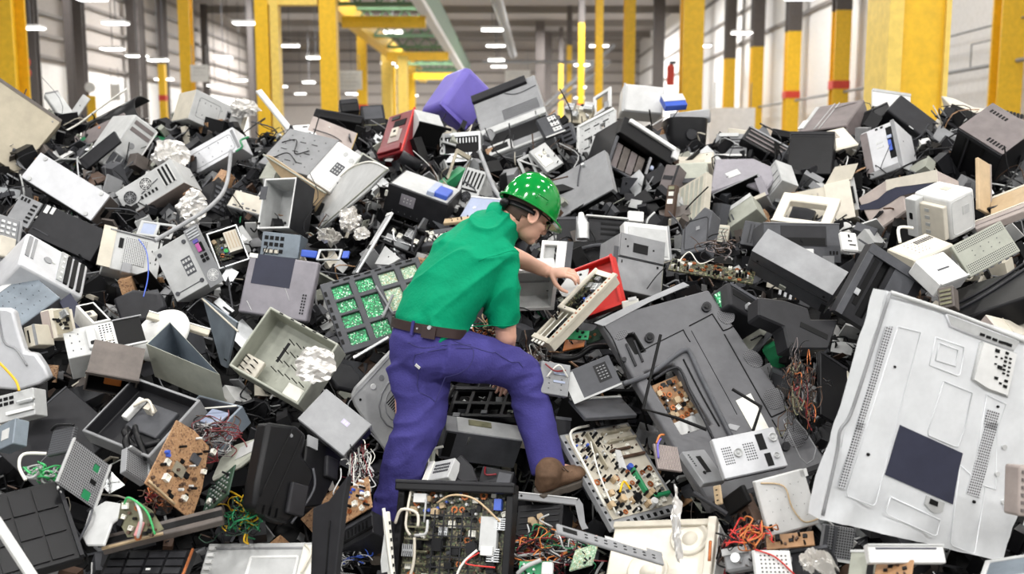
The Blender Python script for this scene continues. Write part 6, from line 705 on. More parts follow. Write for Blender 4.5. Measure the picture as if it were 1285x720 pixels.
I('frame', 'power_chassis', 'black framed power chassis full of boards in the bottom centre', 'chassis', (-.474,3.619,.432), (.8405,.5238,-.0965,-.0994), (.473,.423,.07), 'bk', [('p','F','board','pcbD',.06,.05,.94,.92,-.035,.004),('p','F','top_bar','bk',-.01,.9,1.02,1.0,.03),('p','F','top_bar','ch',-.01,.96,1.02,1.0,.035),('c','F','x','x',.1,.72,.92,.9,46,101,1.0,-.035,[0,1,3,4,8,5,2,6]),('c','F','x','x',.12,.08,.9,.72,70,102,1.1,-.035,[0,0,2,3,9,7,4,10,6]),('p','F','block','wh',.15,.8,.26,.88,.01,.04),('p','F','clear_block','lg',.74,.4,.88,.7,0.0,.03),('p','F','block','wh',.76,.36,.86,.44,.01,.03),('p','F','block','bl',.84,.76,.9,.86,0.0,.03),('t','F','cable','tn',[(.36,.8,.01),(.5,.87,.03),(.7,.84,.03),(.9,.66,0.0)],.004,1),('t','F','cable','wr',[(.74,.4,.02),(.62,.25,.03),(.55,0.0,.02)],.005,1),('t','F','cable','rd',[(.76,.38,.02),(.66,.28,.03),(.9,.26,.02)],.003,1),('t','F','cable','cr',[(.02,.6,.02),(.08,.72,.04),(.2,.7,.02),(.22,.58,.02)],.006,1),('t','F','cable','cr',[(.12,.9,.01),(.12,.6,.03),(.16,.5,.02)],.005,1),('t','F','cable','lg',[(.2,.5,.02),(.3,.52,.03),(.3,.64,.02)],.006,1),('t','F','cable','be',[(.2,.48,.02),(.22,.25,.03),(.16,.02,.02)],.006,1),('t','F','rod','lg',[(.27,.62,.02),(.27,.84,.02)],.004,0),('g','F','lattice','ch',.3,.1,.7,.74,5,1,.14,1,-.004),('g','F','lattice','ch',.3,.1,.7,.74,1,7,1,.12,-.006),('g','F','lattice','ol',.1,.1,.3,.74,1,6,1,.14,-.012),('g','F','vent','dk',0.0,.1,.05,.9,1,10,.5,.4,.002)], hs=[(.06,.05,.94,.92,-.06,'dk')])
I('frame', 'slim_rail', 'white and silver slim rails at the left edge of the bottom centre chassis', 'rail', (-.427,3.388,.559), (.7193,.4628,.3956,.3346), (.025,.261,.02), 'wr', [('t','F','rail','wr',[(-.4,0.0,.01),(-1.2,1.05,.01)],.006,1),('g','F','grille','dk',.2,.1,.8,.9,1,7,.5,.4,.003),('q','F','flap','lg',[(-2.4,.35),(-1.0,.7),(-.6,.55),(-.5,.2),(-2.4,.2)],.003)])
I('open', 'metal_box', 'dark grey steel box with bright open top between the legs', 'box', (-.328,4.287,.751), (.5483,.8245,.1362,-.0306), (.347,.157,.11), 'mg', [('p','T','top_panel','lg',.15,.05,1,.95,.003),('p','T','green_patch','ol',.3,.5,.6,.8,.01),('p','F','label','wr',.3,.6,.33,.9,.002),('p','F','front_panel','dg',0.0,0.0,1,1,.002),('p','F','slot','dk',.02,.1,.14,.95,.004)], inner='dk', hs=[(0,0,1,1,0,'mg')])
I('frame', 'plastic_lattice', 'black plastic lattice frame behind the steel box between the legs', 'frame', (-.303,4.463,.893), (.9331,.316,-.0865,-.1482), (.335,.17,.04), 'bk', [('p','F','bar','ch',0.0,.9,1,1,.008),('p','F','clip','mg',.1,-.02,.2,.1,.006),('p','F','clip','mg',.5,.1,.58,.2,.006),('t','F','arm','ch',[(-.02,1.0,.006),(-.12,0.0,.006),(-.22,-1.0,.006)],.012,0)], hs=[(.06,.12,.26,.42,None),(.32,.12,.52,.42,None),(.58,.12,.76,.42,None),(.82,.12,.95,.42,None),(.06,.54,.26,.86,None),(.32,.54,.52,.86,None),(.58,.54,.76,.86,None),(.82,.54,.95,.86,None)])
I('poly', 'plastic_cover', 'black triangular plastic cover in front of the steel box', 'cover', (-.329,4.036,.722), (.8921,.424,-.0953,-.1237), (.193,.131,.03), 'ch', [('t','F','seam','bk',[(.3,.4,.001),(.62,.1,.001)],.002,1)], poly=[(.092,0.0),(.193,.011),(.157,.08),(.098,.131),(0.0,.014)], r=.006)
I('box', 'keypad_unit', 'grey unit with fine slotted strip left of the triangular cover', 'unit', (-.377,4.035,.726), (.9184,.2489,-.2281,-.2065), (.138,.103,.05), 'lg', [('g','F','key','dg',.3,.3,.9,.8,8,3,.6,.6,.003),('p','F','rim','wr',0,0,.2,1,.006)])
I('box', 'dark_case', 'dark folded case right of the triangular cover under the raised leg', 'case', (-.145,4.105,.702), (.898,.4133,-.0133,-.1503), (.143,.075,.08), 'ch', [('t','F','cable','dr',[(.1,.9,.006),(.2,.4,.02),(.5,.6,.01)],.004,1),('p','F','fold','dg',.55,.1,.95,.8,.004)])
I('box', 'sheet_metal', 'dull grey panel with white cord between the legs', 'panel', (-.458,4.265,.677), (.8327,.4285,-.2989,-.1833), (.14,.188,.02), 'gg', [('t','F','cord','wr',[(.98,0.0,.006),(.8,.5,.008),(.55,1.0,.006)],.005,1),('o','F','screw','dk',.5,.7,.005,.003)])
I('box', 'black_unit', 'black unit beneath the silver bar and boot', 'unit', (.012,3.961,.518), (.9023,.3765,-.1675,-.1263), (.206,.135,.12), 'bk', [('g','F','rib','ch',.05,.1,.95,.9,1,4,.95,.3,.004),('c','F','x','x',.3,.3,.6,.6,4,111,.8,0,[5,1])])
I('box', 'circuit_scrap', 'bright green circuit scrap near the bottom centre', 'circuit board', (.211,3.507,.564), (.8963,.207,-.3122,-.2375), (.111,.094,.006), 'pcbL', [('c','F','x','x',.1,.1,.9,.9,4,64,.5,0,[2,0])], r=0)
I('box', 'circuit_scrap', 'green board with white cord at the bottom edge right of the chassis', 'circuit board', (.022,3.427,.562), (.8949,.4167,-.1208,-.1045), (.12,.07,.006), 'gr', [('t','F','cord','lg',[(0.0,.3,.01),(.3,.6,.03),(.7,1.0,.01)],.008,1),('p','F','block','wh',.75,.2,1.1,.9,.02),('c','F','x','x',.1,.1,.7,.8,8,65,.7,0,[2,0,1])], r=0)
I('box', 'brown_rail', 'long brown plastic rail with slots right of the cream speaker case', 'rail', (.879,3.522,.613), (.6899,.4535,-.5499,-.1265), (.117,.197,.04), 'bn', [('g','F','grille','dk',.15,.1,.85,.9,2,6,.5,.5,.003),('p','F','block','dk',.1,.8,1.3,1.15,.02)])
I('box', 'tan_bracket', 'small tan bracket with holes near the television foot', 'bracket', (.764,3.605,.779), (.765,.4601,-.4,-.2073), (.036,.072,.01), 'tn', [('g','F','grille','dk',.2,.1,.8,.9,1,3,.4,.2,.002)])
I('box', 'motor_unit', 'small grey motor block beside red wires, bottom right of centre', 'motor', (.752,3.343,.63), (.8695,.4191,-.2426,-.0973), (.099,.079,.05), 'mg', [('o','F','shaft','st',.5,.5,.02,.02),('p','F','bracket','lg',0.0,.7,1,1,.01)], r=.008)
I('box', 'electronics_board', 'thin board of wires and parts balanced across the right centre', 'circuit board', (.788,5.0,1.509), (.9598,.225,.0308,-.1647), (.422,.114,.008), 'pcbD', [('c','F','x','x',.03,.05,.97,.95,60,121,.8,0,[0,1,3,4,6,6,2,0]),('t','F','cable','wr',[(.1,.5,.02),(.2,.9,.06),(.35,.5,.03),(.5,.8,.05)],.003,1)], r=0)
I('box', 'white_scrap', 'jagged white plastic scrap right of the red tray', 'plastic', (.537,4.753,1.344), (.7752,.6245,-.0509,.0801), (.083,.039,.01), 'wr', [('p','F','tab','wh',.4,.8,.9,1.3,0.0),('p','F','tab','lg',.9,.2,1.2,.6,0.0)])
I('frame', 'held_unit', 'long white framed circuit unit held up in the worker hand', 'circuit board', (.17,4.4,1.241), (.9032,.1462,-.2991,.271), (.464,.137,.05), 'be', [('p','F','side_rail','be',-.01,-.06,1.01,.14,.012),('p','F','side_rail','cr',.42,.9,1.0,1.0,.02),('g','F','solder','cu',.05,-.02,.95,.1,16,1,.3,.5,.014),('c','F','x','x',.47,.2,.93,.86,44,131,1.0,-.032,[0,2,3,9,4,7,0,2,8]),('p','F','rib','wr',.04,.2,.4,.26,-.004),('p','F','rib','wr',.04,.46,.4,.52,-.004),('p','F','rib','wr',.04,.72,.4,.78,-.004),('p','F','end_rail','cr',0.0,0.0,.05,1,.006),('p','F','end_rail','cr',.4,.1,.45,1,.02),('p','F','end_rail','cr',.94,0.0,1.0,1,.006),('c','F','x','x',.28,.5,.44,.95,10,133,.7,0,[4,0,4]),('g','F','pin','wr',-.05,.2,0.0,.9,1,4,.8,.4,.004),('q','F','metal_plate','lg',[(.561,1.349),(.575,.957),(.877,1.101),(.977,1.361),(.851,1.94),(.618,1.779)],.004),('q','F','slot','dk',[(.77,1.471),(.797,1.436),(.813,1.536),(.785,1.571)],.006),('q','F','slot','dk',[(.859,1.433),(.878,1.366),(.894,1.465),(.875,1.533)],.006)], hs=[(.06,.16,.4,.9,None),(.46,.16,.94,.9,-.032,'pcbD')], r=.003)
I('poly', 'sheet_metal', 'tan grey metal sheet leaning against the bright white drive box', 'panel', (-1.375,6.317,1.568), (.6709,.5919,-.4365,-.0956), (.465,.583,.01), 'tn', [('t','F','rim','gg',[(0.0,1.0,.0036),(.516,.549,.0036),(1.0,.126,.0036)],.006,1)], poly=[(.051,.441),(.139,.248),(.143,0.0),(.465,.073),(.068,.535),(0.0,.583)], r=.002)
I('poly', 'computer_cover', 'large grey curved computer cover standing on its corner, upper centre left', 'cover', (-1.306,6.134,1.515), (.8273,.322,-.3636,-.2824), (1.092,.452,.012), 'lg', [('t','F','rim','wr',[(.002,.931,.0036),(.292,1.0,.0036),(.529,.815,.0036),(.737,.55,.0036),(1.0,.098,.0036)],.006,1),('t','F','rim','gg',[(0.0,.051,.003),(.51,.067,.003),(1.0,.098,.003)],.005,1)], poly=[(.873,0.0),(1.092,.044),(.805,.249),(.577,.368),(.319,.452),(.002,.421),(0.0,.023)], r=.003)
I('poly', 'cover_fold', 'dark folded wing joined behind the large curved computer cover', 'cover', (-1.205,6.404,1.828), (.8331,.3568,-.277,-.3193), (.748,.265,.01), 'gg', [('q','F','hollow','dk',[(.599,.415),(.921,.086),(.398,.892),(.392,.631)],.004)], poly=[(.24,.112),(.748,0.0),(.267,.265),(0.0,.004)], r=.002)
I('poly', 'monitor_hood', 'grey monitor hood with black hollow mouth, centre right of the heap', 'hood', (1.214,6.156,1.847), (.9143,.358,-.0829,-.1703), (.419,.305,.03), 'mv', [('q','F','light_patch','lg',[(.257,.402),(.42,.533),(.35,.676),(.185,.543)],.002)], poly=[(.084,.04),(.179,.093),(.332,0.0),(.419,.183),(.233,.303),(0.0,.305),(.001,0.0)], r=.008)
I('open', 'monitor_case', 'dark open monitor case beneath the grey hood, centre right', 'monitor', (1.259,6.038,1.707), (.8715,.4131,-.2619,-.0351), (.302,.182,.2), 'mg', [('p','F','rim','be',0.0,0.0,1,.14,.012),('p','F','side','mv',.9,0.0,1.05,.8,.01)], inner='dk', wall=.012)
I('poly', 'crt_monitor', 'beige and navy tube monitor with sweeping dark stripe, left of white monitor', 'monitor', (2.034,5.581,1.643), (.7906,.4048,-.4453,-.113), (.468,.255,.22), 'pk', [('q','F','stripe','nv',[(-.028,.693),(.066,.586),(.194,.432),(.35,.397),(.486,.386),(.673,.234),(.902,.018),(.948,.106),(.797,.279),(.491,.627),(.354,.685),(.229,.657),(.101,.721),(-.021,.82)],.004),('q','F','top_panel','cr',[(.367,.69),(.491,.627),(.712,.379),(.944,.133),(1.0,.383),(.419,.936)],.005)], poly=[(0.0,0.0),(.223,0.0),(.249,.099),(.442,.023),(.468,.098),(.192,.242),(0.0,.255)], r=.008)
I('box', 'metal_rack', 'small white metal rack at left edge below the stepped white shell', 'rack', (-2.095,3.936,1.002), (.8194,.5539,-.1466,.0185), (.177,.113,.08), 'lg', [('p','F','rail','wh',.3,.2,1.0,.32,.012),('p','F','rail','st',.6,.5,1.05,.62,.02),('g','F','vent','dk',.05,.55,.5,.92,3,2,.7,.6,.003)])
I('box', 'teal_box', 'pale teal box at left edge below small white metal rack', 'box', (-1.989,3.711,.957), (.8427,.4526,-.2808,-.0787), (.11,.104,.06), 'bg', [('p','F','label','wh',.3,.3,.7,.7,.002)])
I('frame', 'mesh_cage', 'dark wire mesh cage above the white pierced metal plate', 'cage', (-1.775,3.673,.95), (.8688,.4329,-.2125,-.1125), (.121,.103,.02), 'pf_dg', [('t','F','rail','bk',[(0.0,1.0,.006),(.3,1.12,.01),(1.0,1.0,.006)],.006,1)])
I('poly', 'metal_scrap', 'white triangular metal scrap above the rack of green boards', 'plate', (-.734,5.241,1.492), (.8862,.3825,-.1848,-.1849), (.165,.137,.01), 'lg', [('o','F','hole','dk',.5,.4,.004,.002)], poly=[(.102,0.0),(.165,.031),(.032,.137),(0.0,.022)], r=.001)
I('box', 'dark_block', 'dark block beside the knee right of the raised leg', 'block', (.186,4.205,.827), (.8084,.5377,.2096,.116), (.081,.132,.08), 'ch', [('p','F','rim','dg',0.0,.9,1,1,.003)])
rod('bent_pipe', 'bent grey pipe curving down over the silver foil at left', 'pipe', [(-1.84,6.581,2.11),(-1.702,5.958,1.902),(-1.685,5.588,1.799),(-1.766,5.371,1.716),(-1.869,5.19,1.638)], .012, 'mg')
rod('bent_rod', 'thin black bent rod resting on the grey television frame', 'rod', [(.645,4.253,1.312),(.553,4.092,1.024),(.683,4.039,1.001),(.806,4.003,.959)], .007, 'dk', smooth=False)
rod('bent_rod', 'short black angled rod by the white paper on the grey television', 'rod', [(.916,4.045,1.121),(1.026,3.996,1.059),(.981,3.934,.976)], .007, 'dk', smooth=False)
rod('silver_tube', 'upright silver tube with narrow neck right of the helmet', 'tube', [(.383,5.386,1.629),(.384,5.417,1.713),(.38,5.43,1.734),(.377,5.445,1.768)], [.036,.036,.024,.014], 'st', smooth=False)
rod('curved_trim', 'black curved trim strip left of the grey television corner', 'trim', [(.111,4.641,1.201),(.192,4.573,1.146),(.297,4.573,1.146),(.373,4.599,1.187),(.457,4.62,1.19)], .014, 'bk')
rod('curved_trim', 'silver curved trim strip beside the black one, left of grey television', 'trim', [(.095,4.581,1.205),(.153,4.513,1.151),(.233,4.488,1.112)], .006, 'st')
rod('grey_bracket', 'curved grey bracket tube hanging from the big grey printer', 'bracket', [(-.209,6.509,2.1),(-.155,6.201,1.983),(-.102,5.944,1.875),(-.039,5.758,1.799)], .014, 'mg')
rod('power_cable', 'white cable dangling at the lower left beside the black ribbed cover', 'cable', [(-1.734,3.588,.986),(-1.792,3.538,.999),(-1.784,3.484,.971),(-1.75,3.456,.929)], .006, 'wr')
rod('power_cable', 'yellow cable at the left edge over the stepped white shell', 'cable', [(-2.087,3.956,1.262),(-2.02,3.896,1.236),(-1.961,3.849,1.201),(-1.938,3.825,1.168)], .005, 'ye')
rod('power_cable', 'thin blue cable hanging over pale mesh chassis', 'cable', [(-2.006,5.336,1.633),(-1.908,5.175,1.58),(-1.826,4.959,1.486),(-1.804,4.823,1.396)], .003, 'bl')
rod('steel_rod', 'pale rod behind the standing leg with a white pipe end', 'pipe', [(-.412,4.278,.761),(-.382,4.262,.788),(-.303,4.245,.815)], .006, 'wr')
rod('white_pipe', 'short white pipe roll between the legs', 'pipe', [(-.357,4.284,.948),(-.306,4.306,.964)], .016, 'wr')
rod('green_strap', 'small twisted green strap at the white case with carrying handle', 'strap', [(-1.775,6.459,2.1),(-1.745,6.504,2.131),(-1.777,6.59,2.172),(-1.741,6.653,2.194)], .007, 'gr')
rod('black_cable', 'black cable hanging from the balanced electronics board', 'cable', [(.767,4.87,1.548),(.705,4.813,1.5),(.651,4.755,1.445)], .003, 'bk')
rod('dark_rod', 'long dark rod sloping right of the shiny film strip', 'rod', [(.665,3.515,.861),(.777,3.456,.801)], .01, 'ch')
wires('wire_tangle', 'tangle of brown and red wires over the brown circuit board, lower left', 'cable', (-1.203,3.834,.978), (.107,0.0,0.0), (-.017,.063,.055), (0.0,-.08,.04), 70, 1, ['bn', 'dr', 'lg', 'bk', 'tp'], .0022, length=.5)
wires('wire_tangle', 'pale green cable bundle behind the black ribbed cover, lower left', 'cable', (-1.778,3.622,.904), (.054,0.0,0.0), (-.012,.028,.022), (0.0,-.06,.03), 40, 2, ['gn', 'lg'], .004, length=.5)
wires('wire_tangle', 'nest of white and dark wires on the brown board beside standing leg', 'cable', (-.621,3.815,.841), (.063,0.0,0.0), (-.012,.085,.071), (0.0,-.08,.04), 60, 3, ['wr', 'dr', 'bk', 'lg'], .0022, length=.5)
wires('wire_tangle', 'dense strands of red and yellow wires left of the silver television', 'cable', (1.196,4.083,1.105), (.08,0.0,0.0), (.04,.163,.159), (0.0,-.1,.05), 95, 4, ['dr', 'bk', 'bn', 'bn', 'ch', 'tp', 'bn', 'bk', 'bk', 'cu', 'ol'], .002, length=.3)
wires('wire_tangle', 'red wire loops beside the grey motor block', 'cable', (.856,3.352,.773), (.073,0.0,0.0), (.013,.061,.041), (0.0,-.06,.03), 26, 5, ['rd', 'or', 'bk'], .003, length=.5)
wires('wire_tangle', 'dark mixed wires in the hollow under the raised boot', 'cable', (.15,3.773,.533), (.139,0.0,0.0), (.003,.074,.058), (0.0,-.12,.06), 110, 6, ['bk', 'dr', 'lg', 'or', 'ch', 'gr'], .003, length=.5)
wires('wire_tangle', 'brown wire clump under the brown circuit board', 'cable', (-1.34,3.608,.806), (.048,0.0,0.0), (-.013,.04,.03), (0.0,-.06,.03), 40, 7, ['bn', 'dr', 'cu'], .0022, length=.5)
wires('wire_tangle', 'green and black wires beside the printer base, bottom left', 'cable', (-1.028,3.598,.732), (.078,0.0,0.0), (-.017,.068,.05), (0.0,-.08,.04), 60, 8, ['gr', 'dgn', 'bk', 'ye'], .003, length=.5)
wires('wire_tangle', 'mixed wires spilling below the held circuit unit', 'cable', (.107,4.454,1.089), (.073,0.0,0.0), (.002,.101,.107), (0.0,-.1,.05), 70, 9, ['bn', 'bk', 'lg', 'cu', 'wr'], .003, length=.5)
wires('wire_tangle', 'tangle behind the worker belt and held unit', 'cable', (-.116,4.678,1.248), (.091,0.0,0.0), (-.001,.048,.054), (0.0,-.08,.04), 50, 10, ['cu', 'bn', 'tn', 'bk'], .003, length=.5)
wires('wire_tangle', 'black wires and bits along the lower edge left of the boot', 'cable', (-.64,3.769,.502), (.082,0.0,0.0), (-.007,.045,.035), (0.0,-.08,.04), 50, 11, ['bk', 'lg', 'bl', 'ch'], .003, length=.5)
wires('wire_tangle', 'wire tangle around the brown plastic rail, bottom right', 'cable', (.828,3.439,.672), (.07,0.0,0.0), (.02,.095,.066), (0.0,-.1,.05), 60, 12, ['bn', 'bk', 'dr', 'tp'], .003, length=.5)
wires('wire_tangle', 'pale wires in the hollow behind the balanced electronics board', 'cable', (1.061,5.03,1.611), (.089,0.0,0.0), (.006,.036,.046), (0.0,-.08,.04), 30, 13, ['bk', 'ch', 'tp', 'bn'], .003, length=.5)
# ------------------------------------------------------------ the worker
def sphere(bm, c, ax, n=16, m=10):
    c = Vector(c); prev = None; a, b, d = [Vector(v) for v in ax]
    top = bm.verts.new(c+d); bot = bm.verts.new(c-d)
    for j in range(1, m):
        t = math.pi*j/m
        ring = [bm.verts.new(c + a*math.sin(t)*math.cos(2*math.pi*i/n) + b*math.sin(t)*math.sin(2*math.pi*i/n) + d*math.cos(t)) for i in range(n)]
        for i in range(n):
            if prev: bm.faces.new((prev[i], prev[(i+1)%n], ring[(i+1)%n], ring[i]))
            else: bm.faces.new((top, ring[i], ring[(i+1)%n]))
        prev = ring
    for i in range(n): bm.faces.new((bot, prev[(i+1)%n], prev[i]))
def capsule(bm, p0, r0, p1, r1, n=14):
    p0, p1 = Vector(p0), Vector(p1); ax = (p1-p0); L = ax.length; ax.normalize()
    t = ax.orthogonal().normalized(); s = ax.cross(t); prof = []
    for k in range(6): a = math.pi/2*(1-k/5); prof.append((p0-ax*math.sin(a)*r0, math.cos(a)*r0))
    for k in range(6): a = math.pi/2*k/5; prof.append((p1+ax*math.sin(a)*r1, math.cos(a)*r1))
    prev = None
    for c, r in prof:
        r = max(r, .0005)
        ring = [bm.verts.new(c+(t*math.cos(2*math.pi*i/n)+s*math.sin(2*math.pi*i/n))*r) for i in range(n)]
        if prev:
            for i in range(n): bm.faces.new((prev[i], prev[(i+1)%n], ring[(i+1)%n], ring[i]))
        else: bm.faces.new(ring[::-1])
        prev = ring
    bm.faces.new(prev)
def loft(bm, rings, n=28, cap=True, sq=1.0):
    prev = None; first = None
    for c, a, b in rings:
        ring = []
        for i in range(n):
            t = 2*math.pi*i/n; co, si = math.cos(t), math.sin(t)
            if sq != 1: co, si = math.copysign(abs(co)**sq, co), math.copysign(abs(si)**sq, si)
            ring.append(bm.verts.new(Vector(c)+Vector(a)*co+Vector(b)*si))
        if prev:
            for i in range(n): bm.faces.new((prev[i], prev[(i+1)%n], ring[(i+1)%n], ring[i]))
        first = first or ring; prev = ring
    if cap: bm.faces.new(first[::-1]); bm.faces.new(prev)
def limb(bm, pts, n=24):     # pts: (centre, radius[, squash]); rings perpendicular to the path
    P = [Vector(p[0]) for p in pts]; rr = []
    t0 = (P[1]-P[0]).normalized(); u = t0.orthogonal().normalized()
    for i, p in enumerate(P):
        t = (P[min(i+1, len(P)-1)]-P[max(0, i-1)]).normalized(); u = (u-t*u.dot(t)).normalized(); w = t.cross(u)
        rr.append((p, u*pts[i][1], w*pts[i][1]))
    loft(bm, rr, n)
def dense(pts, k=4):
    P = [Vector(p[0]) for p in pts]; C_ = catmull(P, k); out = []
    for i, c in enumerate(C_):
        f = i/k; j = min(int(f), len(pts)-2); t = f-j
        t = t*t*(3-2*t)
        out.append((c, pts[j][1]*(1-t)+pts[j+1][1]*t))
    return out
def melt(name, bm, voxel, smooth, mat, parent, folds=None, facw=.5):
    """join overlapping volumes into one continuous skin"""
    bmesh.ops.recalc_face_normals(bm, faces=bm.faces[:])
    me = bpy.data.meshes.new(name); bm.to_mesh(me); bm.free()
    tmp = bpy.data.objects.new(name+'_tmp', me); C.objects.link(tmp)
    m = tmp.modifiers.new('r', 'REMESH'); m.mode = 'VOXEL'; m.voxel_size = voxel
    m = tmp.modifiers.new('s', 'SMOOTH'); m.iterations = smooth; m.factor = facw
    dg = bpy.context.evaluated_depsgraph_get(); dg.update()
    out = bpy.data.meshes.new_from_object(tmp.evaluated_get(dg)); bpy.data.objects.remove(tmp)
    if folds:
        nn = [v.normal.copy() for v in out.vertices]
        for v, n in zip(out.vertices, nn): v.co += n*folds(v.co)
    for p in out.polygons: p.use_smooth = True
    out.materials.clear()
    o = bpy.data.objects.new(name, out); C.objects.link(o); out.materials.append(M(mat))
    o.parent = parent
    return o

def V3(k): return Vector(PJ[k])
fw = Vector((.756, .655, 0)); rt = Vector((.655, -.756, 0)); up = Vector((0, 0, 1))
spine = [V3(k) for k in ('pel', 'wst', 'mid', 'chs', 'upc', 'nck')]
def frame_at(i):
    t = (spine[min(i+1, 5)]-spine[max(i-1, 0)]).normalized()
    if i < 2: t = (t*(.30+.12*i)+up*(.7-.12*i)).normalized()      # the belt line stays nearly level while the back leans
    r = (rt - t*rt.dot(t)).normalized(); d = t.cross(r)
    return t, r, d
hc = V3('head')
hF = Vector((.78, .38, -.54)).normalized(); hU = Vector((.34, .22, .9)); hU = (hU-hF*hU.dot(hF)).normalized(); hR = hF.cross(hU)

def hand(bm, wrist, d, nrm, side, curl, thumb, sc=1.0):
    """palm with four bent fingers and a thumb; d = pointing direction, nrm = back of the hand, side = towards the thumb"""
    d, nrm, side = Vector(d).normalized(), Vector(nrm).normalized(), Vector(side).normalized()
    w = Vector(wrist)
    loft(bm, [(w, side*.026*sc, nrm*.019*sc), (w+d*.03*sc, side*.034*sc, nrm*.018*sc), (w+d*.065*sc, side*.042*sc, nrm*.016*sc), (w+d*.092*sc, side*.042*sc, nrm*.013*sc)], 16)
    for i, (ln, r) in enumerate(((.074, .0088), (.083, .0092), (.077, .0088), (.060, .0078))):
        b = w + d*(.088-.004*abs(i-1))*sc + side*(.031-.0205*i)*sc; a = curl[i]*.35; p = b
        for s, (f, g) in enumerate(((.45, 1.0), (.31, 1.1), (.24, .8))):
            dd = d*math.cos(a)-nrm*math.sin(a); q = p+dd*ln*f*sc
            capsule(bm, p, r*sc*(1-.06*s), q, r*sc*(.95-.08*s), 10); p = q; a += curl[i]*g
    b = w+d*.025*sc+side*.028*sc; p = b
    for f, r, dv in ((.046, .0125, thumb[0]), (.034, .0105, thumb[1]), (.026, .009, thumb[2])):
        v = (d*dv[0]+side*dv[1]-nrm*dv[2]).normalized(); q = p+v*f*sc
        capsule(bm, p, r*sc, q, r*.92*sc, 10); p = q

# --- body: one continuous skin from boots to crown
bm = bmesh.new()
for i in range(5):
    t, r, d = frame_at(i); t2, r2, d2 = frame_at(i+1)
    s = (.155, .150, .160, .175, .14, .06)
    loft(bm, [(spine[i], r*s[i], d*s[i]*.66), (spine[i+1], r2*s[i+1], d2*s[i+1]*.66)], 20)
capsule(bm, V3('nck')-Vector((.02, .02, .03)), .062, hc-hF*.035-hU*.05, .058)
sphere(bm, hc+hU*.012-hF*.008, (hF*.100, hR*.079, hU*.112), 24, 16)
sphere(bm, hc+hF*.040-hU*.062, (hF*.058, hR*.060, hU*.062), 20, 12)
sphere(bm, hc+hF*.070-hU*.104, (hF*.026, hR*.030, hU*.022))
sphere(bm, hc+hF*.082+hU*.012, (hF*.020, hR*.058, hU*.016))
capsule(bm, hc+hF*.094-hU*.004, .010, hc+hF*.114-hU*.042, .015)
for s in (1, -1): sphere(bm, hc+hF*.108-hU*.046+hR*.013*s, (hF*.011, hR*.009, hU*.009), 10, 8)
sphere(bm, hc+hF*.092-hU*.072, (hF*.012, hR*.024, hU*.008)); sphere(bm, hc+hF*.090-hU*.084, (hF*.012, hR*.021, hU*.009))
for s in (1, -1):
    sphere(bm, hc+hF*.060-hU*.040+hR*.046*s, (hF*.030, hR*.020, hU*.022))
    e = hc-hF*.006-hU*.030+hR*.078*s
    P = [e+hF*(.020*math.cos(a)-.004)+hU*.031*math.sin(a)+hR*s*(.010+.004*math.cos(a)) for a in [2*math.pi*k/12 for k in range(13)]]
    for k in range(12): capsule(bm, P[k], .006, P[k+1], .006, 8)
    sphere(bm, e+hR*s*.004, (hF*.014, hR*.006, hU*.024)); sphere(bm, e-hU*.030+hF*.004+hR*.006*s, (hF*.008, hR*.006, hU*.008))
capsule(bm, V3('rsh'), .060, V3('relb'), .046); capsule(bm, V3('relb'), .047, V3('rwri'), .030)
capsule(bm, V3('lsh'), .060, V3('lelb'), .046); limb(bm, dense([(V3('lelb'), .046), (V3('lelb').lerp(V3('lwri'), .35), .044), (V3('lelb').lerp(V3('lwri'), .75), .034), (V3('lwri'), .029)]))
sphere(bm, V3('lelb'), (Vector((.046,0,0)), Vector((0,.046,0)), Vector((0,0,.046))))
ld = (V3('lknu')-V3('lwri')).normalized(); ln = Vector((-.15, -.35, .92)); ln = (ln-ld*ln.dot(ld)).normalized(); ls = ld.cross(ln)
if ls.y > 0: ls = -ls
hand(bm, V3('lwri'), ld, ln, ls, (.62, .68, .72, .74), ((.55, .6, .75), (.8, .2, .75), (.9, -.05, .5)), 1.04)
rd_ = (V3('rfin')-V3('rwri')).normalized(); rn = Vector((.3, .9, .1)); rn = (rn-rd_*rn.dot(rd_)).normalized(); rs = rd_.cross(rn)
hand(bm, V3('rwri'), rd_, rn, rs, (.35, .4, .42, .45), ((.6, .7, .4), (.9, .3, .4), (.9, .1, .3)))
capsule(bm, V3('lhip'), .085, V3('lkne'), .058); capsule(bm, V3('lkne'), .056, V3('lank'), .040)
capsule(bm, V3('rhip'), .085, V3('rkne'), .058); capsule(bm, V3('rkne'), .056, V3('rank'), .040)
capsule(bm, V3('lank'), .04, V3('ltoe'), .032); capsule(bm, V3('rank'), .04, V3('rtoe'), .032)
person = melt('person', bm, .0042, 4, 'skin', None)
tag(person, 'person in green hard hat, green shirt and blue jeans holding a circuit unit', 'person')

from mathutils.bvhtree import BVHTree
def bvh(o): return BVHTree.FromPolygons([v.co[:] for v in o.data.vertices], [p.vertices[:] for p in o.data.polygons])
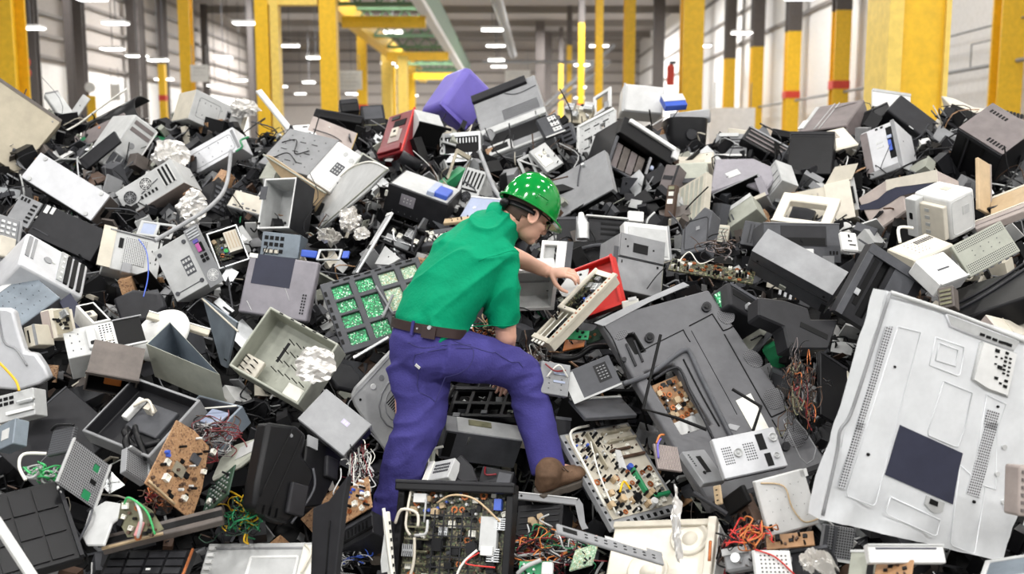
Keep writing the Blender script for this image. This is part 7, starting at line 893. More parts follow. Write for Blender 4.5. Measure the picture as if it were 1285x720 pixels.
# --- shirt
def shirt_folds(co):
    q = co - V3('mid')
    a = q.x*.8+q.z*.6; b = q.x*-.6+q.z*.8
    w = noise.noise(Vector((q.x*5, q.y*5, q.z*5)))*.8
    f = max(0, 1-abs(noise.noise(Vector((a*1.8+w, b*10+w*.6, q.y*2.5)))*2.6))**2*.017 - .006 + noise.noise(Vector((a*4+3, b*20, q.y*5)))*.004
    arm = noise.noise(Vector((q.x*14, q.y*8, q.z*5+9)))*.004
    return f+arm
bm = bmesh.new(); R_ = []
for i, (a, b) in enumerate(((.178, .126), (.190, .136), (.206, .144), (.210, .142), (.170, .112), (.085, .08))):
    t, r, d = frame_at(i); R_.append((spine[i], r*a, d*b))
loft(bm, [(V3('wst').lerp(V3('pel'), .75), R_[0][1], R_[0][2])]+R_[1:], 36)
t, r, d = frame_at(4)
for s, e in (('rsh', 'rcuf'), ('lsh', 'lcuf')):
    sphere(bm, V3(s), (Vector((.078,0,0)), Vector((0,.078,0)), Vector((0,0,.078))))
    capsule(bm, V3('upc')-up*.01, .10, V3(s), .078)
    limb(bm, dense([(V3(s), .078), (V3(s).lerp(V3(e), .5), .080), (V3(e), .068)]))
capsule(bm, V3('chs')-fw*.03, .13, V3('upc')-fw*.02, .105)
shirt = melt('polo_shirt', bm, .006, 8, 'shirt', person, shirt_folds)
# collar, cuff bands and sleeve seam
SB = bvh(shirt)
for nm, a0, a1, k in (('sleeve_hem', 'rsh', 'rcuf', .97), ('sleeve_seam', 'rsh', 'rcuf', .12)):
    A_, B_ = V3(a0), V3(a1); ax = (B_-A_).normalized(); u = ax.orthogonal().normalized(); w = ax.cross(u); c = A_.lerp(B_, k); P = []
    if nm == 'sleeve_seam': ax = (ax+rt*.9-up*.1).normalized(); u = ax.orthogonal().normalized(); w = ax.cross(u)
    for i in range(33):
        t = 2*math.pi*i/32; d = u*math.cos(t)+w*math.sin(t); h = SB.ray_cast(c+d*.25, -d)
        if h[0] is not None and (h[0]-c).length < .16: P.append(h[0]+d*.0006)
    if len(P) > 4:
        bm = bmesh.new(); tube(bm, P, .0022, 5); link(nm, mesh_of(bm, nm, True), shirt, ['shirt'])
bm = bmesh.new(); cdir = (hc-hF*.035-hU*.05-V3('nck')).normalized()
r = (hR-cdir*hR.dot(cdir)).normalized(); d = cdir.cross(r); c0 = V3('nck')-Vector((.012, .012, .0))
loft(bm, [(c0-cdir*.03, r*.095, d*.09), (c0+cdir*.012, r*.078, d*.078), (c0+cdir*.04, r*.074, d*.074), (c0+cdir*.036, r*.068, d*.068), (c0-cdir*.02, r*.068, d*.068)], 28, False)
link('collar', mesh_of(bm, 'collar', True), shirt, ['shirt'])
# --- jeans
def jean_folds(co):
    k = (co-V3('rkne')).length; l = (co-V3('lkne')).length; g = (co-V3('pel')).length; lo = max(0, V3('lkne').z-.12-co.z)
    e = math.exp(-(k/.16)**2)+math.exp(-(l/.2)**2)+.6*math.exp(-(g/.22)**2)+min(1, lo*4)
    return (.5-abs(noise.noise(Vector((co.x*6+co.z*4, co.y*5, co.z*15-co.x*5)))*2))*.012*min(1.2, e+.2) + noise.noise(Vector((co.x*12, co.y*10, co.z*6)))*.004
bm = bmesh.new()
t, r, d = frame_at(0)
hips = V3('pel')-t*.01
loft(bm, [(V3('wst').lerp(V3('pel'), .18), R_[1][1]*.98, R_[1][2]*.98), (V3('pel'), r*.185, d*.142), (hips-up*.06, rt*.180, fw*.145), (hips-up*.13, rt*.13, fw*.12)], 32)
limb(bm, dense([(V3('lhip'), .125), (V3('lt1'), .128), (V3('lt2'), .112), (V3('lkne'), .096), (V3('lc1'), .090), (V3('lc2'), .084), (V3('lhem'), .078)]))
limb(bm, dense([(V3('rhip'), .125), (V3('rt1'), .112), (V3('rt2'), .094), (V3('rkne'), .086)]))
sphere(bm, V3('rkne'), (Vector((.084,0,0)), Vector((0,.084,0)), Vector((0,0,.084))))
limb(bm, dense([(V3('rkne'), .084), (V3('rc1'), .084), (V3('rc2'), .080), (V3('rhem'), .076)]))
jeans = melt('jeans', bm, .0075, 6, 'jean', person, jean_folds)
JB = bvh(jeans)
def onto(keys, off=.003):
    out = []
    P = catmull([Vector(PJ[k]) for k in keys], 6)
    for p in P:
        h = JB.find_nearest(p)
        if h[0] is not None: out.append(h[0]+h[1]*off)
    return out
for nm, keys in (('back_pocket', ('pk0', 'pk1', 'pk2', 'pk3', 'pk4', 'pk0')), ('side_seam', ('ss0', 'ss1', 'ss2', 'ss3')), ('yoke_seam', ('yk0', 'yk1', 'yk2'))):
    bm = bmesh.new(); tube(bm, onto(keys, .0005), .0018, 5); link(nm, mesh_of(bm, nm, True), jeans, ['seam'])
h = JB.find_nearest(Vector(PJ['tab'])); bm = bmesh.new()
tt = h[1].orthogonal().normalized(); q = Matrix.Translation(h[0]) @ h[1].to_track_quat('Z', 'Y').to_matrix().to_4x4() @ Matrix.Rotation(.9, 4, 'Z')
box(bm, -.006, -.012, 0, .006, .012, .004); bm.transform(q); link('pocket_tab', mesh_of(bm, 'pocket_tab'), jeans, ['wh'])
# --- belt
bm = bmesh.new(); t, r, d = frame_at(1); c = V3('belt')
rr = []
for z, k in ((-.020, 1.0), (-.020, 1.045), (.020, 1.045), (.020, 1.0), (-.020, 1.0)):
    rr.append((c+t*z, R_[1][1]*k*1.0, R_[1][2]*k*1.0))
loft(bm, rr, 40, False); belt = link('belt', mesh_of(bm, 'belt', True), person, ['belt']); belt.data.set_sharp_from_angle(angle=math.radians(40))
BB = BVHTree.FromPolygons([v.co[:] for v in belt.data.vertices], [p.vertices[:] for p in belt.data.polygons])
def stick(name, key, w, hh, th, mk, parent, rnd=False):
    h = BB.find_nearest(Vector(PJ[key])); n = (Vector(PJ[key])-h[0]); n.normalize()
    y = (t-n*t.dot(n)).normalized(); x = y.cross(n); m = Matrix((x, y, n)).transposed().to_4x4(); m.translation = h[0]
    bm = bmesh.new()
    if rnd: cyl(bm, (0, 0, -.002), (0, 0, 1), w, w*.8, th, 14)
    else: box(bm, -w, -hh, -.002, w, hh, th)
    bm.transform(m); link(name, mesh_of(bm, name), parent, [mk])
stick('belt_pouch', 'clip', .030, .024, .010, 'belt', belt); stick('snap', 'snap', .010, .01, .017, 'st', belt, True)
stick('belt_loop', 'loop', .006, .03, .006, 'jean', belt); stick('stud', 'stud', .005, .01, .004, 'st', belt, True)
# --- boots
def boot(name, an, heel, toe, nrm):
    an, heel, toe, n = V3(an), V3(heel), V3(toe), Vector(nrm).normalized()
    f = (toe-heel); L = f.length; f.normalize(); n = (n-f*n.dot(f)).normalized(); s = f.cross(n)
    bm = bmesh.new()
    loft(bm, [(heel+f*x*L+n*z, s*w, n*h) for x, z, w, h in ((-.02, .045, .022, .032), (.03, .048, .034, .046), (.2, .05, .040, .052), (.4, .046, .040, .046), (.6, .038, .047, .036), (.8, .032, .049, .030), (.95, .028, .040, .024), (1.02, .024, .018, .012))], 20)
    limb(bm, dense([(heel+f*.2*L+n*.04, .050), (heel+f*.22*L+n*.09, .055), (an, .057)]))
    b = melt(name, bm, .006, 5, 'boot', person, lambda co: noise.noise(co*30)*.003)
    bm = bmesh.new(); lo = []; hi = []
    prof = ((-.04, .022), (.0, .036), (.15, .040), (.35, .036), (.55, .044), (.78, .050), (.95, .040), (1.04, .018))
    pts = [(x, w) for x, w in prof]+[(x, -w) for x, w in reversed(prof)]
    for x, w in pts:
        zb = -.028 if x < .3 else (-.016 if x < .5 else -.024+.012*max(0, x-.7)/.34)
        lo.append(bm.verts.new(heel+f*x*L+s*w+n*zb)); hi.append(bm.verts.new(heel+f*x*L+s*w*1.02+n*.012))
    k = len(pts)
    for i in range(k): bm.faces.new((lo[i], lo[(i+1)%k], hi[(i+1)%k], hi[i]))
    bm.faces.new(lo[::-1]); bm.faces.new(hi)
    bevel(link('sole', mesh_of(bm, 'sole'), b, ['sole']), .004, 2)
    bm = bmesh.new()
    tube(bm, [an+(f*math.cos(a)+s*math.sin(a))*.054-n*.02 for a in [2*math.pi*i/16 for i in range(17)]], .011, 8)
    link('padded_collar', mesh_of(bm, 'padded_collar', True), b, ['bn'])
    bm = bmesh.new()
    for i in range(4):
        c = heel+f*(.42+.08*i)*L+n*(.094-.011*i); tube(bm, [c-s*.03, c+n*.006, c+s*.03], .003, 5)
    link('lace', mesh_of(bm, 'lace', True), b, ['bn'])
    return b
boot('work_boot', 'rank', 'rheel', 'rtoe', (-.05, -.25, .97)); boot('work_boot', 'lank', 'lheel', 'ltoe', (.0, -.1, 1))
# --- hard hat
bm = bmesh.new(); n = 48; c0 = hc+hU*.030-hF*.004; prev = None; m = 14
def hat(th, ph, k=1.0):
    st, ct = math.sin(ph), math.cos(ph)
    rdg = 1+.018*math.exp(-(math.sin(th)*st/.12)**2)*(ct > 0)
    return c0 + (hF*math.cos(th)*.138*st + hR*math.sin(th)*.113*st + hU*ct*.146)*k*rdg
for j in range(m+1):
    ph = max(.02, math.pi/2*1.04*j/m); ring = [bm.verts.new(hat(2*math.pi*i/n, ph)) for i in range(n)]
    if prev:
        for i in range(n): bm.faces.new((prev[i], prev[(i+1)%n], ring[(i+1)%n], ring[i]))
    else: bm.faces.new(ring)
    prev = ring
for ex, dz in ((.006, -.004), (1.0, -.010), (1.05, -.016), (.9, -.018), (-.2, -.012)):
    ring = []
    for i in range(n):
        th = 2*math.pi*i/n; o_ = (hF*math.cos(th)+hR*math.sin(th)); e = (.012+.036*max(0, math.cos(th))**3)*ex
        ring.append(bm.verts.new(hat(th, math.pi/2*1.04)+o_*e+hU*dz-hU*.012*max(0, math.cos(th))**2*max(0, ex)))
    for i in range(n): bm.faces.new((prev[i], prev[(i+1)%n], ring[(i+1)%n], ring[i]))
    prev = ring
helmet = link('hard_hat', mesh_of(bm, 'hard_hat', True), person, ['helm']); helmet.data.set_sharp_from_angle(angle=math.radians(50))
bm = bmesh.new()
for s in (.32, -.10): 
    P = [hat(math.pi/2+s+.0*k, 1.36+.02*k, 1.012) for k in range(8)]; tube(bm, P, .003, 6)
P = [hat(math.pi/2+.32-.42*k/8, 1.36, 1.012) for k in range(9)]; tube(bm, P, .003, 6)
link('accessory_slot', mesh_of(bm, 'accessory_slot', True), helmet, ['helm'])
bm = bmesh.new(); tube(bm, [c0-hU*.045+hF*math.cos(a)*.108+hR*math.sin(a)*.090 for a in [math.pi*.52+2*math.pi*.48*i/20 for i in range(21)]], .016, 8, 0, .4)
sphere(bm, c0-hU*.055-hF*.118, (hF*.018, hR*.035, hU*.022)); link('headband', mesh_of(bm, 'headband', True), helmet, ['bk'])
# --- hair at the back and sides
bm = bmesh.new(); sphere(bm, hc+hU*.008-hF*.006, (hF*.104, hR*.083, hU*.116), 64, 44)
dele = []
for f in bm.faces:
    q = f.calc_center_median()-hc; a, b, u = q.dot(hF), q.dot(hR), q.dot(hU)
    if u > .05 or u < -.075-.25*max(0, a+.03) or a > .022 or (u < -.035-.2*max(0, .02-a) and a > -.045): dele.append(f)
bmesh.ops.delete(bm, geom=dele, context='FACES')
hr = link('hair', mesh_of(bm, 'hair', True), person, ['hair']); sm = hr.modifiers.new('thick', 'SOLIDIFY'); sm.thickness = .006; sm.offset = 0
# --- safety glasses
gl = bmesh.new(); e0 = hc+hF*.098-hU*.004
for s in (1, -1): tube(gl, [hc-hF*.004+hU*.004+hR*.084*s, hc+hF*.06-hU*.001+hR*.080*s, hc+hF*.098-hU*.004+hR*.062*s], .0032, 6)
tube(gl, [e0+hR*.062+hU*.006, e0+hF*.018+hR*.03+hU*.008, e0+hF*.024+hU*.008, e0+hF*.018-hR*.03+hU*.008, e0-hR*.062+hU*.006], .0035, 6)
gls = link('safety_glasses', mesh_of(gl, 'safety_glasses', True), person, ['bk'])
for s in (1, -1):
    lb = bmesh.new(); P = [(.062, .0), (.045, .012), (.025, .019), (.006, .022)]
    a = [lb.verts.new(e0+hR*x*s+hF*z+hU*.006) for x, z in P]; b = [lb.verts.new(e0+hR*x*s+hF*z-hU*(.030 if x < .05 else .015)) for x, z in P]
    for i in range(3): lb.faces.new((a[i], a[i+1], b[i+1], b[i]))
    link('lens', mesh_of(lb, 'lens', True), gls, ['film'])

# ------------------------------------------------------------ warehouse
def slab(name, mat, b, kind='structure', parent=None):
    bm = bmesh.new(); box(bm, *b); o = link(name, mesh_of(bm, name), parent, [mat])
    if kind and parent is None: o['kind'] = kind
    return o
XL, XR, YE, ZC = -22.0, 12.0, 96.0, 12.4
slab('floor', 'conc', (XL-.4, -6, -.2, XR+.4, YE+.4, 0))
slab('ceiling', 'ceil', (XL-.4, -6, ZC, XR+.4, YE+.4, ZC+.3))
for k, (nm, b, bg_) in enumerate((('wall_left', (XL-.3, -6, 0, XL, YE, ZC), 0), ('wall_right', (XR, -6, 0, XR+.3, YE, ZC), 1), ('wall_back', (XL, YE, 0, XR, YE+.3, ZC), 2))):
    w = slab(nm, 'wallG' if bg_ != 1 else 'wallW', b)
# white liner panels on the lower walls, girts on the upper ones
slab('trim_1', 'wallW', (XL, -6, 0, XL+.05, YE, 6.2)); slab('trim_2', 'wallW', (XL, YE-.05, 0, XR, YE, 4.4))
for i in range(6):
    z = 6.4+i*1.0
    slab('trim_%d' % (3+i), 'girtD', (XL+.05, -6, z, XL+.2, YE, z+.16))
    slab('trim_%d' % (9+i), 'girtD', (XL, YE-.2, z, XR, YE, z+.16))
for i in range(3): slab('trim_%d' % (15+i), 'girtD', (XR-.12, 36, 7.6+i*1.6, XR, YE, 7.75+i*1.6))
for i in range(10):
    y = 20+i*7.6; slab('trim_%d' % (18+i), 'girtD', (XL, y, ZC-.5, XR, y+.25, ZC))
def hbeam(bm, x, y, w, d, z0, z1, tf=.03):
    """H-section, flanges facing +-y"""
    box(bm, x-w/2, y-d/2, z0, x+w/2, y-d/2+tf, z1); box(bm, x-w/2, y+d/2-tf, z0, x+w/2, y+d/2, z1); box(bm, x-tf/2, y-d/2+tf, z0, x+tf/2, y+d/2-tf, z1)
def column(label, x, y, w, d, ztop, group, paint=None, mat='colY', band=None, name='steel_column', web=True):
    t = thing(name, label, 'column', (x, y, 0), (1, 0, 0, 0), group, 'thing')
    bm = bmesh.new()
    if web: hbeam(bm, 0, 0, w, d, 0.02, paint or ztop, min(.06, w*.12))
    else: box(bm, -w/2, -d/2, .02, w/2, d/2, paint or ztop)
    link('shaft', mesh_of(bm, 'shaft'), t, [mat])
    bm = bmesh.new(); box(bm, -w*.7, -d*.7, 0, w*.7, d*.7, .03); link('base_plate', mesh_of(bm, 'base_plate'), t, ['colD'])
    if paint:
        bm = bmesh.new(); hbeam(bm, 0, 0, w*1.02, d*1.02, paint, ztop, min(.06, w*.12)); link('upper_shaft', mesh_of(bm, 'upper_shaft'), t, ['colD'])
    if band:
        bm = bmesh.new(); box(bm, -w*.54, -d*.54, band, w*.54, d*.54, band+.28); link('red_band', mesh_of(bm, 'red_band'), t, ['colR'])
    return t
def boxcol(label, x, y, w, d, ztop, group, mat='colY', side='colL'):
    """welded box column with paler flange edge"""
    t = thing('crane_column', label, 'column', (x, y, 0), (1, 0, 0, 0), group, 'thing')
    bm = bmesh.new(); box(bm, -w/2, -d/2, .02, w/2, d/2, ztop); bevel(link('shaft', mesh_of(bm, 'shaft'), t, [mat]), .015)
    bm = bmesh.new(); box(bm, -w/2-.012, -d/2-.05, .02, -w/2+.10*w/.45, d/2, ztop); box(bm, w/2-.04, -d/2-.05, .02, w/2+.012, d/2, ztop); link('flange', mesh_of(bm, 'flange'), t, [side])
    bm = bmesh.new(); box(bm, -w*.7, -d*.7, 0, w*.7, d*.7, .03); link('base_plate', mesh_of(bm, 'base_plate'), t, ['colD'])
    return t
G1 = 'yellow crane columns on the right'
boxcol('broad yellow column with two tone faces, nearest on the right before the white wall', 4.25, 11.0, .62, .62, 12.2, G1)
for i, (w, lb) in enumerate(((.46, 'yellow column with pale left edge behind the glossy black bin'), (.36, 'tall yellow column right of the small white printer crest'), (.34, 'yellow column standing left of the white printer, next after the tall one'), (.34, 'thin yellow column beside the ceiling lamps right of the grey printer'), (.34, 'very thin far yellow column above the dark control panel'), (.34, 'most distant yellow column above the big grey printer corner'))):
    y = 23.0+12.2*i; column(lb, 4.05, y, w, .5, 12.2 if i < 3 else 12.2, G1, None if i < 3 else 9.5, 'colY', 4.6 if i in (3, 4) else None)
G2 = 'yellow posts along the right wall'
for i, (y, lb, rb) in enumerate(((23.4, 'yellow wall post at the extreme right edge', 0), (35.3, 'yellow wall post with red band and dark top, right of the two', 1), (41.3, 'yellow wall post with red band and dark top, left of the broad column', 1), (47.3, 'yellow wall post with dark top beside the pale wall, third from broad column', 0), (53.2, 'dark topped yellow post fourth from the broad column, near white crate corner', 0))):
    column(lb, XR-.62, y, .55, .5, 12.2, G2, None if i == 0 else 6.9, 'colY', 4.25 if rb else None)
G3 = 'yellow columns on the left'
column('thick yellow column at the left edge of the picture', -10.0, 20.3, .42, .6, 12.2, G3, mat='colY')
column('round edged yellow column above the white computer case on the left crest', -10.35, 32.4, .36, .36, 12.2, G3)
pf = thing('column_gantry', 'pair of tall yellow columns joined by a yellow crossbeam, left of centre', 'column', (-5.7, 28, 0), (1, 0, 0, 0), None, 'thing')
for x, w, mt in ((-1.12, .36, 'colY'), (-.78, .22, 'colL'), (.68, .46, 'colY')):
    bm = bmesh.new(); box(bm, x-w/2, -.2, .02, x+w/2, .2, 12.2); link('column', mesh_of(bm, 'column'), pf, [mt])
bm = bmesh.new(); box(bm, -.95, -.16, 6.05, .4, .16, 6.42); link('crossbeam', mesh_of(bm, 'crossbeam'), pf, ['colL'])
for i, (x, y, w, lb, band) in enumerate(((-7.6, 42, .4, 'pale yellow column with red band right behind the paired columns', 4.3), (-7.0, 47.5, .42, 'yellow column with red band above the white notice sign', 4.0), (-6.9, 56, .55, 'pale yellow column right of the white notice sign', None), (-6.6, 66, .6, 'distant yellow column beside the far crane beam', None), (-5.0, 46.5, .44, 'yellow column under the far end of the green crane beam', None), (-8.8, 74, .6, 'small far yellow column behind the paper notice', None))):
    column(lb, x, y, w, .4, 8.2 if i != 4 else 6.4, G3, None, 'colY' if i % 2 else 'colL', band, web=False)
# crane runway: yellow girder, green side panel, cross trusses
cr = thing('crane_runway', 'yellow and green crane runway beams receding under the roof', 'crane', (-4.4, 28.6, 7.0), (1, 0, 0, 0), None, 'thing')
bm = bmesh.new(); box(bm, -2.2, 0, 0, -1.7, 44, .7); link('girder', mesh_of(bm, 'girder'), cr, ['colY'])
bm = bmesh.new(); box(bm, 1.3, 0, .1, 1.42, 44, 1.3); 
for i in range(60): box(bm, 1.22, i*.73, .15, 1.30, i*.73+.2, 1.25)
link('side_panel', mesh_of(bm, 'side_panel'), cr, ['grn'])
bm = bmesh.new(); box(bm, 1.15, 0, -.1, 1.5, 44, .1); link('rail', mesh_of(bm, 'rail'), cr, ['wallW'])
for i in range(9):
    bm = bmesh.new(); y = 2+i*4.8
    box(bm, -1.7, y, .1, 1.3, y+.12, .22); box(bm, -1.7, y, .6, 1.3, y+.12, .72)
    for k in range(4): tube(bm, [(-1.7+.75*k, y+.06, .16), (-1.3+.75*k, y+.06, .66), (-.95+.75*k, y+.06, .16)], .05, 5)
    link('cross_truss', mesh_of(bm, 'cross_truss'), cr, ['grn'])
for i in range(3):
    bm = bmesh.new(); y = 8+i*13; box(bm, -1.7, y, -.5, 1.3, y+.25, -.1); link('cross_beam', mesh_of(bm, 'cross_beam'), cr, ['colY'])
# dark posts on the left wall
G4 = 'dark posts before the left wall'
for x, y, w, lb in ((-21.4, 45.5, .66, 'dark post right beside the yellow column at the left edge'), (-17.6, 40.5, .38, 'slim dark pipe post above the black curved hood'), (-21.4, 50.5, .7, 'wide dark wall post right of the slim pipe post'), (-21.4, 57.5, .72, 'wide dark post above the beige computer tower'), (-16.4, 45.2, .34, 'slim dark post right of the round white wall plate'), (-21.4, 62.5, .7, 'dark wall post beside the far yellow pole'), (-21.4, 71, .6, 'dark post just right of the second yellow column'), (-15.5, 60.5, .5, 'far dark post left of the paired yellow columns'), (-21.4, 84, .6, 'faint dark post between lamps left of the paired columns')):
    column(lb, x, y, w*.68, w*.6, 12.2, G4, None, 'colD')
for x, y, lb in ((2.2, 80, 'dark far column left of the thin yellow columns'), (3.1, 88, 'dark far column behind the thin yellow columns'), (9.5, 66, 'dark far column right of the yellow column with pale edge'), (10.6, 60, 'dark far column near the first dark topped yellow post')):
    column(lb, x, y, .7, .5, 12.2, 'dark far columns on the right', None, 'colD')
column('short far yellow pole above the silver foil on the left', -17.4, 50.5, .32, .3, 6.4, None, None, 'colY', 4.6, web=False)
# pipes, sign boards, plates
for pts, r, lb in ((((XR-.5, 15, 4.15), (XR-.5, 60, 4.15)), .05, 'thin grey conduit running along the white right wall'), (((XR-.45, 15, 5.1), (XR-.45, 30, 5.1)), .025, 'thin cable above the conduit on the right wall')):
    rod('conduit', lb, 'pipe', pts, r, 'mg', False)
for k, (y, lb) in enumerate(((28.5, 'bent wire hanger on right wall nearest the broad column'), (25.5, 'bent wire hanger on right wall near the right edge'))):
    rod('wall_hanger', lb, 'bracket', ((XR-.5, y, 4.15), (XR-.5, y, 4.75), (XR-.5, y-1.5, 4.75)), .02, 'mg', False)
rod('roof_brace', 'slanted pale roof brace behind the tall yellow column', 'pipe', ((1.5, 62, 4.4), (6.6, 66, 8.9)), .13, 'mg', False)  # this rod and the next are truss braces
rod('roof_brace', 'second slanted pale brace just below the first', 'pipe', ((1.2, 63, 3.9), (6.4, 67, 7.9)), .1, 'mg', False)
rod('roof_pipe', 'horizontal pale pipe across the far roof right of centre', 'pipe', ((-2.0, 70, 8.2), (6.8, 70, 8.2)), .11, 'mg', False)
rod('roof_duct', 'grey round duct under the far roof near the green beam', 'duct', ((-.9, 44, 9.4), (.1, 80, 9.6)), .28, 'mg', False)
def board(name, label, cat, x, y, z, w, h, mat, lines=0):
    t = thing(name, label, cat, (x, y, z), (1, 0, 0, 0), None, 'thing')
    bm = bmesh.new(); box(bm, -w/2, 0, -h/2, w/2, .04, h/2); link('panel', mesh_of(bm, 'panel'), t, [mat])
    for i in range(lines):
        bm = bmesh.new(); zz = h*.28-i*h*.2; box(bm, -w*.36, -.008, zz, w*(.36-.1*(i % 2)), 0, zz+h*.05); link('print_line', mesh_of(bm, 'print_line'), t, ['lg'])
    for s in (-1, 1):
        bm = bmesh.new(); box(bm, s*w*.4-.01, .01, h/2, s*w*.4+.01, .03, h/2+.6); link('hanger', mesh_of(bm, 'hanger'), t, ['mg'])
    return t
board('notice_sign', 'white notice sign hanging right of the paired yellow columns', 'sign', -6.1, 38, 4.75, .95, .7, 'wh', 4)
board('notice_sign', 'white notice sign beside the round edged yellow column', 'sign', -9.7, 31.5, 4.5, .55, .52, 'wh', 3)
board('notice_sign', 'faint white notice on the left wall above the beige tower', 'sign', -14.9, 38, 4.3, .36, .6, 'wh', 0)
board('wall_board', 'white board above the tipped grey printer corner, far back', 'sign', .2, 36, 4.7, .9, .5, 'wh', 2)
board('partition_board', 'pale low partition panel right of the glossy black bin', 'panel', 5.35, 24.5, 2.45, 1.1, 1.4, 'wallW', 0)
board('green_sheet', 'dark green sheet panel above the far yellow pole foot', 'panel', -15.2, 46, 3.6, .6, .5, 'dgn', 0)
t = thing('warning_sign', 'round red warning plate on the dark post at far left', 'sign', (-13.4, 28.0, 4.35), (1, 0, 0, 0), None, 'thing')
bm = bmesh.new(); cyl(bm, (0, 0, .18), (0, -1, 0), .15, .14, .06, 20); cyl(bm, (0, 0, -.1), (0, -1, 0), .15, .14, .06, 20); link('plate', mesh_of(bm, 'plate'), t, ['colR'])
bm = bmesh.new(); box(bm, -.04, 0, -.6, .04, .05, .3); link('bracket', mesh_of(bm, 'bracket'), t, ['colY'])
t = thing('mounted_extinguisher', 'red fire extinguisher on the yellow column with pale edge', 'extinguisher', (3.5, 22.4, 3.85), (1, 0, 0, 0), None, 'thing')
bm = bmesh.new(); cyl(bm, (0, 0, -.3), (0, 0, 1), .085, .085, .4, 16); cyl(bm, (0, 0, .1), (0, 0, 1), .085, .04, .06, 16); link('cylinder_body', mesh_of(bm, 'cylinder_body'), t, ['colR'])
bm = bmesh.new(); box(bm, -.03, -.08, .15, .1, .04, .22); link('valve', mesh_of(bm, 'valve'), t, ['dg'])
t = thing('wall_plate', 'round white wall plate on a dark post above the black hood', 'plate', (-15.6, 37.5, 4.45), (1, 0, 0, 0), None, 'thing')  # plain round plate, carries no sign
bm = bmesh.new(); cyl(bm, (0, 0, 0), (0, -1, 0), .2, .19, .05, 20); link('disc', mesh_of(bm, 'disc'), t, ['wh'])
bm = bmesh.new(); box(bm, -.16, 0, -1.3, .16, .05, -.3); link('support', mesh_of(bm, 'support'), t, ['colY'])
# high bay lamps
def lamp(label, x, y, z, w=.95):
    t = thing('high_bay_lamp', label, 'lamp', (x, y, z), (1, 0, 0, 0), 'high bay lamps under the roof', 'thing')
    bm = bmesh.new(); box(bm, -w/2, -.3, .0, w/2, .3, .02); link('diffuser', mesh_of(bm, 'diffuser'), t, ['lamp'])
    bm = bmesh.new(); box(bm, -w/2-.03, -.33, .02, w/2+.03, .33, .12); link('fixture', mesh_of(bm, 'fixture'), t, ['wh'])
    bm = bmesh.new(); box(bm, -.015, -.015, .12, .015, .015, ZC-z); link('hanger_rod', mesh_of(bm, 'hanger_rod'), t, ['dg'])
for a in LAMPS: lamp(*a)
# ------------------------------------------------------------ heap core and loose rubble
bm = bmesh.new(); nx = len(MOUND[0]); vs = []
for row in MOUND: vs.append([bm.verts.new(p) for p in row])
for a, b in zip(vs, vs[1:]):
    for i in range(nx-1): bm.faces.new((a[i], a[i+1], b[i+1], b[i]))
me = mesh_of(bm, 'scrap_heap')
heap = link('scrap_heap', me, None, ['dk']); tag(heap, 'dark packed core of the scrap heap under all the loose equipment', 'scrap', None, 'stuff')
rg = random.Random(99)
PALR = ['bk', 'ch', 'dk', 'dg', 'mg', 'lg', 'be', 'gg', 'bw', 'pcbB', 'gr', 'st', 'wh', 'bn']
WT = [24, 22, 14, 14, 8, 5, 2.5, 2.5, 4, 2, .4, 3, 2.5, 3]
bm = bmesh.new()
nr = len(MOUND)
cells = [(j, i) for j in range(2, nr-4) for i in range(nx-1)]
area_ = [((Vector(MOUND[j][i+1])-Vector(MOUND[j][i])).cross(Vector(MOUND[j+1][i])-Vector(MOUND[j][i]))).length for j, i in cells]
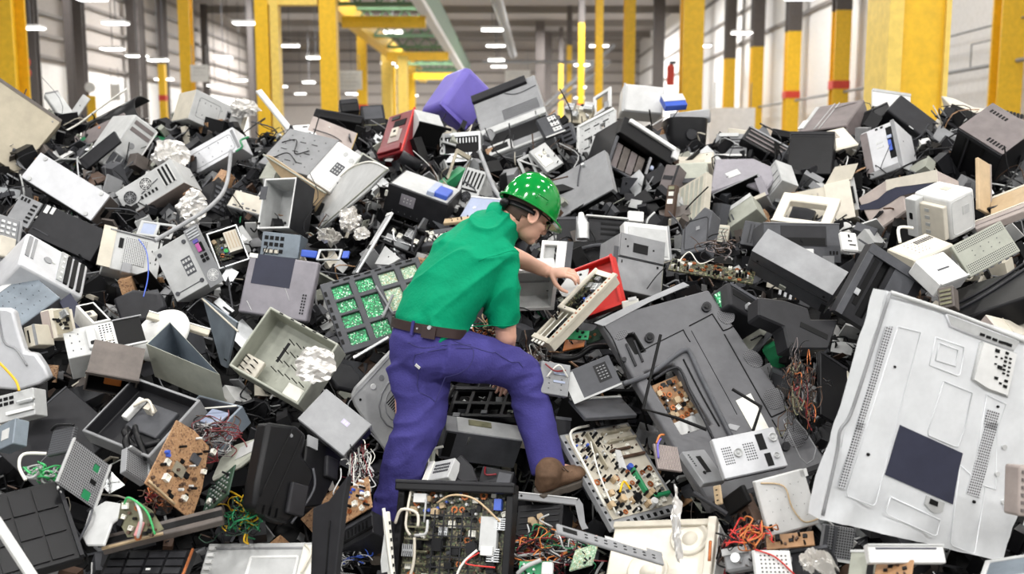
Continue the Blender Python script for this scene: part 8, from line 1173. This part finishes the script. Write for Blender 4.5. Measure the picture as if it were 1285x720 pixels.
for j, i in rg.choices(cells, area_, k=15000):
    u, v = rg.random(), rg.random()
    p = (Vector(MOUND[j][i])*(1-u)+Vector(MOUND[j][i+1])*u)*(1-v)+(Vector(MOUND[j+1][i])*(1-u)+Vector(MOUND[j+1][i+1])*u)*v
    e1 = Vector(MOUND[j][i+1])-Vector(MOUND[j][i]); e2 = Vector(MOUND[j+1][i])-Vector(MOUND[j][i]); n = e1.cross(e2).normalized()
    if n.y > 0: n = -n
    s = rg.choice((.04, .06, .09, .14)); sh = rg.random()
    w, h, d = s*rg.uniform(.6, 1.6), s*rg.uniform(.4, 1), (s*rg.uniform(.04, .1) if sh < .5 else s*rg.uniform(.3, .8))
    q = Quaternion((rg.gauss(0, 1), rg.gauss(0, 1), rg.gauss(0, 1), rg.gauss(0, 1))).normalized()
    m = Matrix.Translation(p+n*rg.uniform(-.05, .10)) @ q.to_matrix().to_4x4()
    k = len(bm.verts); mi = rg.choices(range(len(PALR)), WT)[0]
    if sh < .78: box(bm, -w/2, -h/2, -d/2, w/2, h/2, d/2, mi)
    else: tube(bm, catmull([(-w*1.5, 0, 0), (-w*.5, h*.8, d), (w*.6, -h*.7, 0), (w*1.5, h*.4, d)], 4), rg.uniform(.002, .006), 5, mi)
    bm.verts.ensure_lookup_table()
    for t_ in range(k, len(bm.verts)): bm.verts[t_].co = m @ bm.verts[t_].co
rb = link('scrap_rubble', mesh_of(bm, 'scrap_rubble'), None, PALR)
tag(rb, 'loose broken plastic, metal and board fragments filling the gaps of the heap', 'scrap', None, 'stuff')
# ------------------------------------------------------------ light and camera
def area(x, y, z, sx, sy, e, col=(1, .985, .96)):
    l = bpy.data.lights.new('bay_fill_light', 'AREA'); l.shape = 'RECTANGLE'; l.size = sx; l.size_y = sy; l.energy = e; l.color = col
    o = bpy.data.objects.new('bay_fill_light', l); C.objects.link(o); o.location = (x, y, z)
for x in (-10, -5, 0, 5, 10):
    for y, e in ((-4.5, LE*1.35), (1.5, LE*.55), (6.5, LE*.45), (12, LE*.5)):  # row behind the camera is boosted as added front fill
        area(x, y, 9.0, .9, .5, e)
for x in (-16, -5, 6):
    for y, e in ((22, .8), (38, 1.3), (56, 2.6), (78, 4.5)): area(x, y, 11.5, 3, 3, LE*e*(1.9 if x < -10 else (2.7 if x < 0 else 2.1)))  # extra unseen lights added to brighten the far hall
w = bpy.data.worlds.new('daylight'); bpy.context.scene.world = w; w.use_nodes = True
w.node_tree.nodes['Background'].inputs[0].default_value = (.93, .96, 1, 1); w.node_tree.nodes['Background'].inputs[1].default_value = WS
cd = bpy.data.cameras.new('camera'); cam = bpy.data.objects.new('camera', cd); C.objects.link(cam)
cam.location = (0, 0, 2.1); cam.rotation_euler = (math.radians(90-7.75), 0, 0)
cd.sensor_width = 36; cd.lens = 35.0; cd.clip_end = 300; cd.clip_start = .05
cd.dof.use_dof = True; cd.dof.focus_distance = 4.5; cd.dof.aperture_fstop = 2.1
sc = bpy.context.scene; sc.camera = cam
sc.view_settings.view_transform = 'Standard'; sc.view_settings.look = 'None'; sc.view_settings.exposure = 0; sc.view_settings.gamma = 1; sc.view_settings.use_curve_mapping = False
